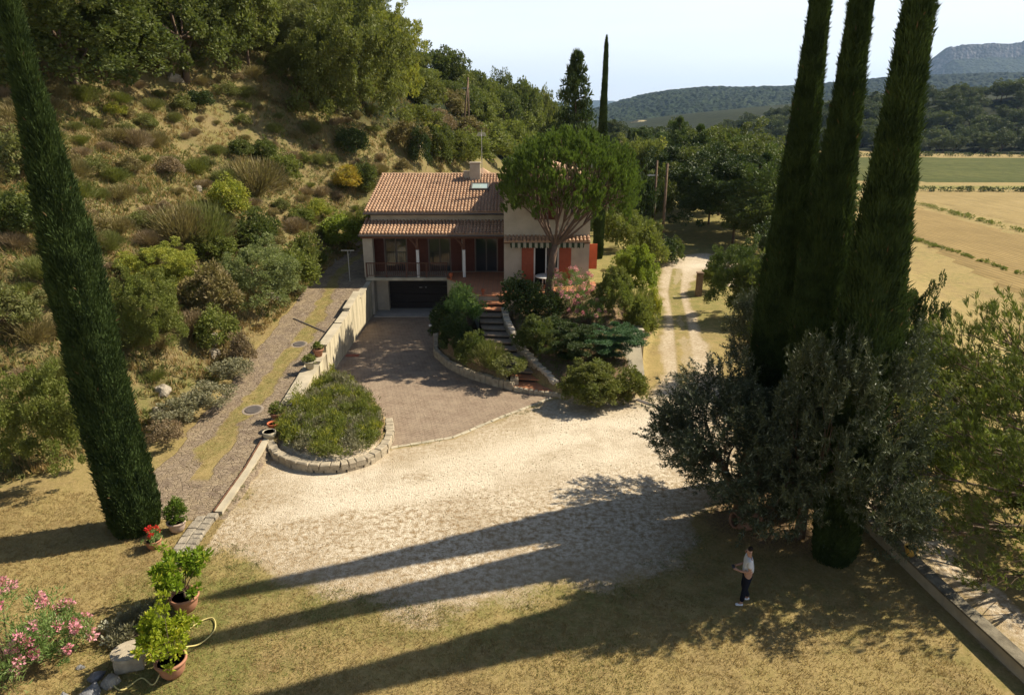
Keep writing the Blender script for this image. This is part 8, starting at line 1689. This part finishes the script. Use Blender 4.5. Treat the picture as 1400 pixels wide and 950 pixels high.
# ---------------------------------------------------------------- grass: short blades and tufts as real geometry
def blades(name, n, region, L, W, mats, seed, clump=5, lean=.45, accept=None, label=None):
    rg_ = np.random.default_rng(seed); x0, x1, y0, y1 = region
    q = rg_.uniform([x0, y0], [x1, y1], (n, 2))
    if accept is not None: q = q[accept(q[:, 0], q[:, 1], rg_)]
    P = np.repeat(q, clump, 0) + rg_.normal(size=(len(q) * clump, 2)) * .045
    z = T(P[:, 0], P[:, 1]) - .015
    A = np.concatenate([rg_.normal(size=(len(P), 2)) * lean, np.ones((len(P), 1))], 1)
    lv_ = Leaves(seed); lv_.add(np.stack([P[:, 0], P[:, 1], z], -1), A, L, W)
    return tag(link(name, lv_.mesh(name, FM[mats]), None), label, 'grass', kind='stuff')
def notpaved(x, y, r_):
    return (sdf(GRAVEL, x, y) < -.1 + r_.normal(size=x.shape) * .5) & ~((x < -9.2) & (x > -13.0) & (y > 19.4) & (y < 60)) & (sdf(PAVING, x, y) < 0) & (sdf(PLANTER, x, y) < -.1) & (np.hypot(x, y) < 40)
blades('dry_lawn_grass', 38000, (-19, 11.2, 10.5, 21), .10, .013, 'straw', 701, 4, .8, notpaved, 'short dry straw-coloured grass of the lawn')
blades('green_lawn_grass', 12000, (-11, 4, 10.5, 17.5), .06, .013, 'green', 702, 4, .6, lambda x, y, r_: notpaved(x, y, r_) & (fbm(x, y, 2.5, 88) + r_.normal(size=x.shape) * .06 > .56 - .16 * np.exp(-((x + 8.2) / 2.2) ** 2)), 'greener patches of grass on the lawn')
def onhill(x, y, r_):
    xb_ = np.interp(y, [-40, 0, 12, 17, 21, 25, 30, 45, 52, 58, 66, 76, 90, 110], [-45, -34, -27, -22, -18, -14.2, -13.2, -12.7, -12.5, -11, -6, -1, 4, 8])
    return (x < xb_ - .2) & (x > -.75 * y - 4) & (r_.random(x.shape) < np.clip(38 / y, .3, 1)) & (fbm(x, y, 2.2, 91) + r_.normal(size=x.shape) * .08 > .36)
blades('dry_hill_grass', 62000, (-48, 0, 18, 85), .36, .042, 'straw', 703, 5, .45, onhill, 'long dry grass growing over the hillside')
blades('green_hill_herbs', 88000, (-48, 0, 18, 85), .26, .064, 'broomg', 704, 5, .8, lambda x, y, r_: onhill(x, y, r_) & (fbm(x, y, 4.5, 95) > .40), 'low green-brown herbs spreading over the hillside')
blades('garden_ground_cover', 9000, (-5, 10, 29, 48), .16, .03, 'broomg', 705, 5, .7, lambda x, y, r_: (np.maximum(sdf(LGARDEN, x, y), sdf(RGARDEN, x, y)) > .3) & (y < 41) & ~((x > -2.1) & (x < -.2) & (y > 31)), 'low ground cover in the garden beds')
blades('path_strip_grass', 5000, (-12.2, -10.6, 22.5, 45), .05, .014, 'straw', 706, 3, .6, lambda x, y, r_: np.abs(x + 11.45 - .35 * np.sin(y * .23)) < .5, 'grass strip growing between the paved wheel tracks of the ramp')
blades('edge_weeds', 16000, (-10, 9, 14.5, 31), .10, .016, 'broomg', 707, 4, .8, lambda x, y, r_: (np.abs(sdf(GRAVEL, x, y) + (fbm(x, y, 1.6, 222) - .5) * 2.0) < .55) & (fbm(x, y, 1.1, 19) > .5) & (sdf(PAVING, x, y) < 0), 'weeds along the ragged edge of the gravel')
# leaf litter and pebbles on the gravel
lv = Leaves(710); rg = np.random.default_rng(710); q = rg.uniform([-10, 15], [10, 30], (16000, 2)); q = q[(sdf(GRAVEL, q[:, 0], q[:, 1]) > -.3) & (fbm(q[:, 0], q[:, 1], 2.0, 17) + rg.normal(size=len(q)) * .09 > .53)]
lv.add(np.stack([q[:, 0], q[:, 1], T(q[:, 0], q[:, 1]) + .012], -1), np.concatenate([rg.normal(size=(len(q), 2)), rg.uniform(0, .25, (len(q), 1))], 1), .05, .025)
tag(link('leaf_litter', lv.mesh('leaf_litter', FM['dry']), None), 'dry leaves scattered over the gravel', 'leaves', kind='stuff')

# ---------------------------------------------------------------- valley floor fields
def patch(name, poly, step, mat, dz):
    xs_ = [p[0] for p in poly]; ys_ = [p[1] for p in poly]
    gx_, gy_ = np.arange(min(xs_), max(xs_) + step, step), np.arange(min(ys_), max(ys_) + step, step)
    X_, Y_ = np.meshgrid(gx_, gy_); m_ = sdf(poly, X_[:-1, :-1] + step / 2, Y_[:-1, :-1] + step / 2) > 0
    V_ = np.stack([X_, Y_, T(X_, Y_) + np.where(sdf(poly, X_, Y_) > step * 1.2, dz, -.4)], -1).reshape(-1, 3); i_ = np.arange(X_.size).reshape(X_.shape)
    Q_ = np.stack([i_[:-1, :-1], i_[:-1, 1:], i_[1:, 1:], i_[1:, :-1]], -1)[m_]
    u_, inv_ = np.unique(Q_, return_inverse=True)
    tag(link(name, mesh_np(name, V_[u_], inv_.reshape(Q_.shape), mat, smooth=True)), kind='structure')
def fieldm(name, c1, c2, rz, sc, amt=.5, bmp=.5):
    t = NT(name, .95, .05); P = t.geo()
    v = t.map(P, (1, 1, 1), rz)
    s_ = t.node('ShaderNodeTexWave'); s_.wave_type = 'BANDS'; s_.bands_direction = 'X'; t.put(s_.inputs[0], v); s_.inputs['Scale'].default_value = sc; s_.inputs['Distortion'].default_value = 1.2; s_.inputs['Detail'].default_value = 2
    n = t.noise(P, .09, 5); f = t.noise(t.map(P, (1, .12, 1), rz), 1.3, 4)
    c = t.mix(t.mr(n, .35, .7), c1, c2); c = t.mix(t.math('MULTIPLY', s_.outputs['Fac'], amt), c, tuple(q * .55 for q in c2))
    c = t.mix(t.mr(f, .45, .8, 0, .5), c, tuple(q * .62 for q in c1)); c = t.mix(t.mr(t.noise(P, 2.2, 4), .5, .8, 0, .45), c, tuple(q * .6 for q in c2))
    c = t.mix(t.mr(t.noise(t.map(P, (1, .3, 1), rz), .7, 5, .75), .44, .6, 0, .5), c, tuple(q * .55 for q in c1)); t.color(c); t.bump(f, bmp, .3); return t.m
RZF = math.atan2(1.5, 38)
patch('stubble_field', [(47, 62), (140, 50), (140, 104), (80, 107), (84, 143), (66, 143), (57, 100)], 1.5, fieldm('stubble', (.38, .275, .115), (.28, .20, .085), -.05, .35, .6), .14)
patch('stubble_field', [(86, 143), (82, 108), (200, 106), (230, 171), (68, 171), (70, 145)], 2.0, fieldm('stubble_pale', (.41, .31, .14), (.32, .24, .10), 1.3, .3, .4), .14)
patch('vineyard_field', [(66, 196), (240, 186), (330, 300), (240, 318), (120, 330), (95, 300)], 4.0, fieldm('vine_rows', (.075, .10, .03), (.17, .17, .055), 1.45, .35, .85, 1), .2)
patch('meadow_strip', [(68, 174), (240, 173), (238, 184), (66, 194)], 3.0, fieldm('meadow', (.34, .29, .1), (.24, .24, .08), 1.5, .3), .18)
patch('vineyard_field', [(98, 305), (118, 333), (112, 415), (60, 430), (52, 290)], 5.0, fieldm('vine_rows_far', (.15, .17, .05), (.24, .24, .09), .4, .6, .5, 1), .2)
def hedge(name, P, w, h, label, seed, mat='far', n=None):
    ln = sum(math.dist(P[i], P[i + 1]) for i in range(len(P) - 1)); n = n or int(ln / (w * .3)); rg_ = np.random.default_rng(seed)
    q = np.array([along(P, t) for t in rg_.random(n)]) + rg_.normal(size=(n, 2)) * w * .3
    hh = h * (.3 + fbm(q[:, 0], q[:, 1], 5, seed))
    C = np.stack([q[:, 0], q[:, 1], T(q[:, 0], q[:, 1]) + hh * .45], -1); lv_ = Leaves(seed); lv_.clumps(C, np.maximum(.2, hh * .5), 26, .34 * max(h, .7), .16 * max(h, .7), .5)
    tag(link(name, lv_.mesh(name, FM[mat])), label, 'hedge')
hedge('field_hedge', [(84.5, 144), (80.5, 107), (78, 92)], 1.6, .75, 'thin green hedge line running diagonally between the two stubble fields', 801, 'green')
hedge('field_hedge', [(58.5, 101), (57.6, 80), (57.3, 72)], .9, .4, 'sparse weedy strip across the nearer stubble field', 802, 'green')
hedge('field_hedge', [(60, 172.3), (100, 172), (170, 172), (240, 171)], 2.0, 1.5, 'dark hedge along the far edge of the stubble fields', 803, 'far')
hedge('field_hedge', [(96, 330), (200, 330), (290, 318), (360, 290)], 3, 2.2, 'bushy hedge at the foot of the wooded rise', 804, 'far')
# houses across the valley
def farhouse(x, y, w, d, h, rz, label, wall=(.62, .55, .45)):
    z = float(T(x, y)); e = empty('farmhouse', (x, y, z), rz, label=label, cat='house')
    b = MB(); b.box(-w / 2, w / 2, -d / 2, d / 2, -1.5, h); b.build('wall', plain('far_wall', wall, .9, .1, .05), e)
    b = MB(); b.add([(-w / 2 - .4, -d / 2 - .4, h), (w / 2 + .4, -d / 2 - .4, h), (w / 2 + .4, d / 2 + .4, h), (-w / 2 - .4, d / 2 + .4, h), (-w / 2 - .4, 0, h + d * .2), (w / 2 + .4, 0, h + d * .2)], [(0, 1, 5, 4), (2, 3, 4, 5), (1, 2, 5), (3, 0, 4), (3, 2, 1, 0)]); b.build('roof', TILE, e)
    for k in range(3):
        for zz in (1.0, 3.6):
            if zz + 1.4 < h: b = MB(); b.box(-w / 2 + w * (k + .5) / 3 - .5, -w / 2 + w * (k + .5) / 3 + .5, -d / 2 - .03, -d / 2 + .02, zz, zz + 1.4); b.build('window', GLASS, e)
farhouse(233, 452, 13, 9, 6, .35, 'pale farmhouse with pink tiled roof among trees between the right cypresses')
farhouse(246, 462, 9, 8, 5, .2, 'second smaller pale farmhouse right behind the first', (.6, .5, .42))
farhouse(128, 432, 12, 7, 4, .1, 'small distant house at the far end of the vineyard')

# ---------------------------------------------------------------- far hills
def hillm(name, c1, c2, cliff=None, zc=None):
    t = NT(name, .95, .05); P = t.geo()
    n = t.noise(P, .004, 6); f = t.vor(P, .055, 'F1', 'Distance'); f2 = t.noise(P, .05, 4)
    c = t.mix(t.mr(n, .4, .65), c1, c2); c = t.mix(t.mr(f, .25, .9, 0, .65), c, tuple(q * .3 for q in c1)); c = t.mix(t.mr(f2, .56, .7, 0, .6), c, tuple(q * 1.9 for q in c2)); c = t.mix(t.mr(t.noise(P, .016, 5, .7), .45, .62, 0, .7), c, tuple(q * .45 for q in c1))
    if cliff:
        nz_ = t.node('ShaderNodeSeparateXYZ'); t.put(nz_.inputs[0], t.geo('Normal'))
        st = t.noise(t.map(P, (.02, .02, .004)), 1.0, 5)
        c = t.mix(t.mr(nz_.outputs[2], .45, .72, 1, 0), c, t.mix(t.mr(st, .35, .65), cliff, tuple(q * .55 for q in cliff)))
    c = t.mix(t.mr(t.noise(t.map(P, (1, .35, 1)), .03, 6, .75), .42, .6, 0, .8), c, tuple(q * .35 for q in c1)); t.color(c); t.bump(t.math('SUBTRACT', 1.0, f), .9, 6); return t.m
def ridge(name, prof, D0, D1, D2, mat, seed, nx_=260, ny_=60, rough=.10, cliff=0, kind='structure', canopy=7):
    """a hill whose crest follows prof = [(x, z)...] at distance D1; foot at D0, back at D2"""
    xs_ = np.linspace(prof[0][0], prof[-1][0], nx_); zc = np.interp(xs_, [p[0] for p in prof], [p[1] for p in prof])
    t = np.linspace(0, 1, ny_); X_ = np.repeat(xs_[None], ny_, 0)
    amp = zc * rough
    zc = zc + (fbm(xs_, xs_ * 0 + 5, 120, seed, 4) - .5) * amp * .6
    front = int(ny_ * .75)
    Y_ = np.where(t < .75, D0 + (D1 - D0) * t / .75, D1 + (D2 - D1) * (t - .75) / .25)[:, None] + 0 * X_
    u_ = np.where(t < .75, t / .75, 1 - (t - .75) / .25)[:, None]
    if cliff:
        lo = zc[None] - cliff * np.clip(zc / max(zc), 0, 1)[None] ** 2
        prof_u = np.where(u_ < .93, np.maximum(lo, 0) * (u_ / .93) ** 1.25, lo + (zc[None] - lo) * np.clip((u_ - .93) / .035, 0, 1))
        prof_u = np.where(t[:, None] > .75, zc[None] * u_, prof_u)
    else: prof_u = zc[None] * np.sin(u_ * PI / 2) ** 1.3
    gul = (fbm(X_ + Y_ * .15, Y_ * .25, (D1 - D0) * .28, seed + 3, 4) - .5) * 2 * zc.max() * rough * np.sin(u_ * PI) 
    Z_ = prof_u + gul * (1 if not cliff else .7) - 6 + (np.random.default_rng(seed).random(prof_u.shape) - .5) * canopy * np.clip(u_ * 8, 0, 1)
    V_ = np.stack([X_, Y_, Z_], -1).reshape(-1, 3); i_ = np.arange(X_.size).reshape(X_.shape)
    Q_ = np.stack([i_[:-1, :-1], i_[:-1, 1:], i_[1:, 1:], i_[1:, :-1]], -1).reshape(-1, 4)
    tag(link(name, mesh_np(name, V_, Q_, mat, smooth=False)), kind=kind)
def crest(D, pp):
    return [((px - 700) / 990 * D, z) for px, z in pp]
FOREST = hillm('forested_hill', (.026, .042, .016), (.05, .066, .026))
# crest heights in metres along the ridge, from west to east
ridge('far_hill', crest(2600, [(560, 0), (700, 20), (800, 36), (826, 52), (850, 72), (880, 92), (915, 106), (950, 114), (985, 111), (1040, 112), (1090, 124), (1150, 136), (1210, 150), (1300, 158), (1500, 150), (1700, 145)]), 1500, 2600, 3300, FOREST, 11, 440, 90, canopy=9)
ridge('cliff_mountain', crest(4500, [(1100, 60), (1190, 150), (1235, 230), (1258, 280), (1267, 365), (1280, 420), (1300, 430), (1330, 432), (1360, 436), (1400, 462), (1450, 500), (1560, 560), (1800, 600)]), 3300, 4500, 5600, hillm('mountain_forest', (.03, .045, .02), (.055, .07, .03), (.30, .255, .24)), 12, 300, 110, .09, 150)
ridge('blue_mountain', crest(8800, [(300, 60), (640, 130), (760, 185), (815, 205), (838, 196), (865, 150), (920, 90), (1000, 20)]), 7400, 8800, 9800, FOREST, 13, 120, 30, .08)
ridge('bare_hill', crest(1000, [(850, 0), (872, 14), (900, 13), (918, 18), (935, 17), (968, 14), (990, 4)]), 860, 1000, 1120, hillm('bare_hill', (.50, .42, .24), (.42, .35, .18)), 14, 60, 24, .10, canopy=.6)

# ---------------------------------------------------------------- the person with the remote control
def skin_obj(name, J, E, parent, mat, root=0, sub=2, loc=None):
    me = bpy.data.meshes.new(name); me.from_pydata([j[0] for j in J], E, []); me.materials.append(mat)
    o = link(name, me, parent); m = o.modifiers.new('skin', 'SKIN'); m.use_smooth_shade = True
    for i, j in enumerate(J):
        r_ = j[1] if isinstance(j[1], tuple) else (j[1], j[1]); me.skin_vertices[0].data[i].radius = r_; me.skin_vertices[0].data[i].use_root = (i == root)
    s_ = o.modifiers.new('sub', 'SUBSURF'); s_.levels = sub; s_.render_levels = sub
    return o
pz = float(T(6.3, 15.35))
per = empty('person', (6.3, 15.35, pz), math.radians(172), label='person in a pale t-shirt and dark trousers holding a remote control in the olive shade', cat='person')
SKIN = plain('skin', (.42, .24, .16), .6, .3, .05); SHIRT = plain('pale_tshirt', (.62, .64, .66), .9, .1, .05, 8, bump=.3); TROU = plain('dark_trousers', (.016, .018, .028), .85, .1, .1); HAIR = plain('dark_hair', (.02, .014, .01), .8, .2, .2, 20); SHOE = plain('white_shoe', (.78, .78, .78), .6, .3, .03)
# local axes: +x is the way the person faces, +y their left
J = [((0, 0, .95), (.15, .11)), ((0, 0, 1.15), (.14, .10)), ((.01, 0, 1.36), (.16, .105)), ((.0, 0, 1.47), (.07, .07)), ((.025, 0, 1.55), .055), ((.035, 0, 1.635), (.082, .092)), ((.03, 0, 1.71), (.07, .075)),
     ((0, .17, 1.42), .055), ((0, -.17, 1.42), .055), ((.02, .235, 1.14), .042), ((.02, -.235, 1.14), .042), ((.26, .13, 1.10), .03), ((.26, -.13, 1.10), .03), ((.33, .09, 1.12), (.03, .022)), ((.33, -.09, 1.12), (.03, .022)),
     ((0, .09, .88), .09), ((0, -.09, .88), .09), ((.06, .11, .5), .06), ((.05, -.12, .5), .06), ((.10, .12, .09), .04), ((-.12, -.14, .09), .04), ((.19, .13, .04), (.035, .03)), ((-.03, -.15, .04), (.035, .03))]
Ed = [(0, 1), (1, 2), (2, 3), (3, 4), (4, 5), (5, 6), (2, 7), (2, 8), (7, 9), (8, 10), (9, 11), (10, 12), (11, 13), (12, 14), (0, 15), (0, 16), (15, 17), (16, 18), (17, 19), (18, 20), (19, 21), (20, 22)]
k_ = len(J)
for s_ in (1, -1):                                              # four fingers and a thumb on each hand
    for q, (dy, ln) in enumerate(((.024, .06), (.008, .068), (-.008, .064), (-.022, .05))):
        b0 = (.35, s_ * (.09 - dy * .9), 1.125 + dy * .6); J += [(b0, .010), ((b0[0] + ln * .6, b0[1] - s_ * .012, b0[2] - .004), .0085), ((b0[0] + ln * .85, b0[1] - s_ * .035, b0[2] - .012), .0075)]
        Ed += [(13 if s_ > 0 else 14, k_), (k_, k_ + 1), (k_ + 1, k_ + 2)]; k_ += 3
    J += [((.33, s_ * .06, 1.145), .011), ((.36, s_ * .035, 1.155), .009)]; Ed += [(13 if s_ > 0 else 14, k_), (k_, k_ + 1)]; k_ += 2
skin_obj('body', J, Ed, per, SKIN)
skin_obj('t_shirt', [((0, 0, .93), (.17, .13)), ((0, 0, 1.15), (.165, .125)), ((.01, 0, 1.36), (.18, .125)), ((0, 0, 1.455), (.10, .085)), ((0, .18, 1.42), .075), ((0, -.18, 1.42), .075), ((.012, .215, 1.24), .068), ((.012, -.215, 1.24), .068)], [(0, 1), (1, 2), (2, 3), (2, 4), (2, 5), (4, 6), (5, 7)], per, SHIRT)
skin_obj('trousers', [((0, 0, .96), (.165, .125)), ((0, 0, .90), (.16, .125)), ((0, .09, .82), .105), ((0, -.09, .82), .105), ((.06, .11, .5), .078), ((.05, -.12, .5), .078), ((.10, .12, .12), .058), ((-.12, -.14, .12), .058)], [(0, 1), (1, 2), (1, 3), (2, 4), (3, 5), (4, 6), (5, 7)], per, TROU)
for s_, x0, y0 in ((1, .07, .125), (-1, -.15, -.145)): skin_obj('shoe', [((x0 - .02, y0, .045), (.045, .045)), ((x0 + .10, y0 + .005, .04), (.05, .036)), ((x0 + .19, y0 + .01, .035), (.042, .028))], [(0, 1), (1, 2)], per, SHOE)
skin_obj('hair', [((.0, 0, 1.66), (.085, .085)), ((.015, 0, 1.735), (.085, .088)), ((.06, 0, 1.755), (.055, .05))], [(0, 1), (1, 2)], per, HAIR)
b = MB()
for s_ in (1, -1): b.lathe([(.0, -.009), (.008, -.006), (.010, 0), (.008, .006), (0, .009)], 8, (.112, s_ * .032, 1.66))
b.build('eyes', DKGREY, per, True)
b = MB(); b.tube([(.115, 0, 1.655), (.138, 0, 1.625), (.118, 0, 1.617)], [.008, .014, .01], 6)
for s_ in (1, -1): b.tube([(.03, s_ * .09, 1.665), (.02, s_ * .103, 1.645), (.035, s_ * .093, 1.615)], [.012, .012, .008], 6)
b.build('nose_and_ears', SKIN, per, True)
b = MB(); b.tube([(.115, -.022, 1.592), (.123, 0, 1.59), (.115, .022, 1.592)], .006, 5); b.build('mouth', plain('lips', (.35, .13, .1), .5, .3, .05), per, True)
e = empty('remote_control', (6.3 - .38, 15.35 + .05, pz + 1.13), math.radians(172), label='dark remote control held in the hands of the person', cat='remote control')
b = MB(); b.box(-.04, .05, -.075, .075, -.02, .02, bev=.01); b.build('body', DKGREY, e)
for s_ in (1, -1): b = MB(); b.tube([(0, s_ * .04, .02), (0, s_ * .04, .045)], .006, 6); b.build('stick', DKGREY, e)

# ---------------------------------------------------------------- haze
b = MB(); b.box(-13500, 13500, -400, 13500, -40, 680)
hz = b.build('haze', [])
hz.display_type = 'WIRE'
hm = bpy.data.materials.new('haze'); hm.use_nodes = True; hn = hm.node_tree.nodes; hn.clear()
ho = hn.new('ShaderNodeOutputMaterial'); hv = hn.new('ShaderNodeVolumePrincipled')
hv.inputs['Color'].default_value = (.46, .68, 1.0, 1); hv.inputs['Density'].default_value = 6.2e-5; hv.inputs['Anisotropy'].default_value = .2
hm.node_tree.links.new(hv.outputs[0], ho.inputs['Volume']); hz.data.materials.append(hm)
hm.cycles.homogeneous_volume = True
tag(hz, 'pale blue summer haze in the air of the valley', 'haze', kind='stuff')
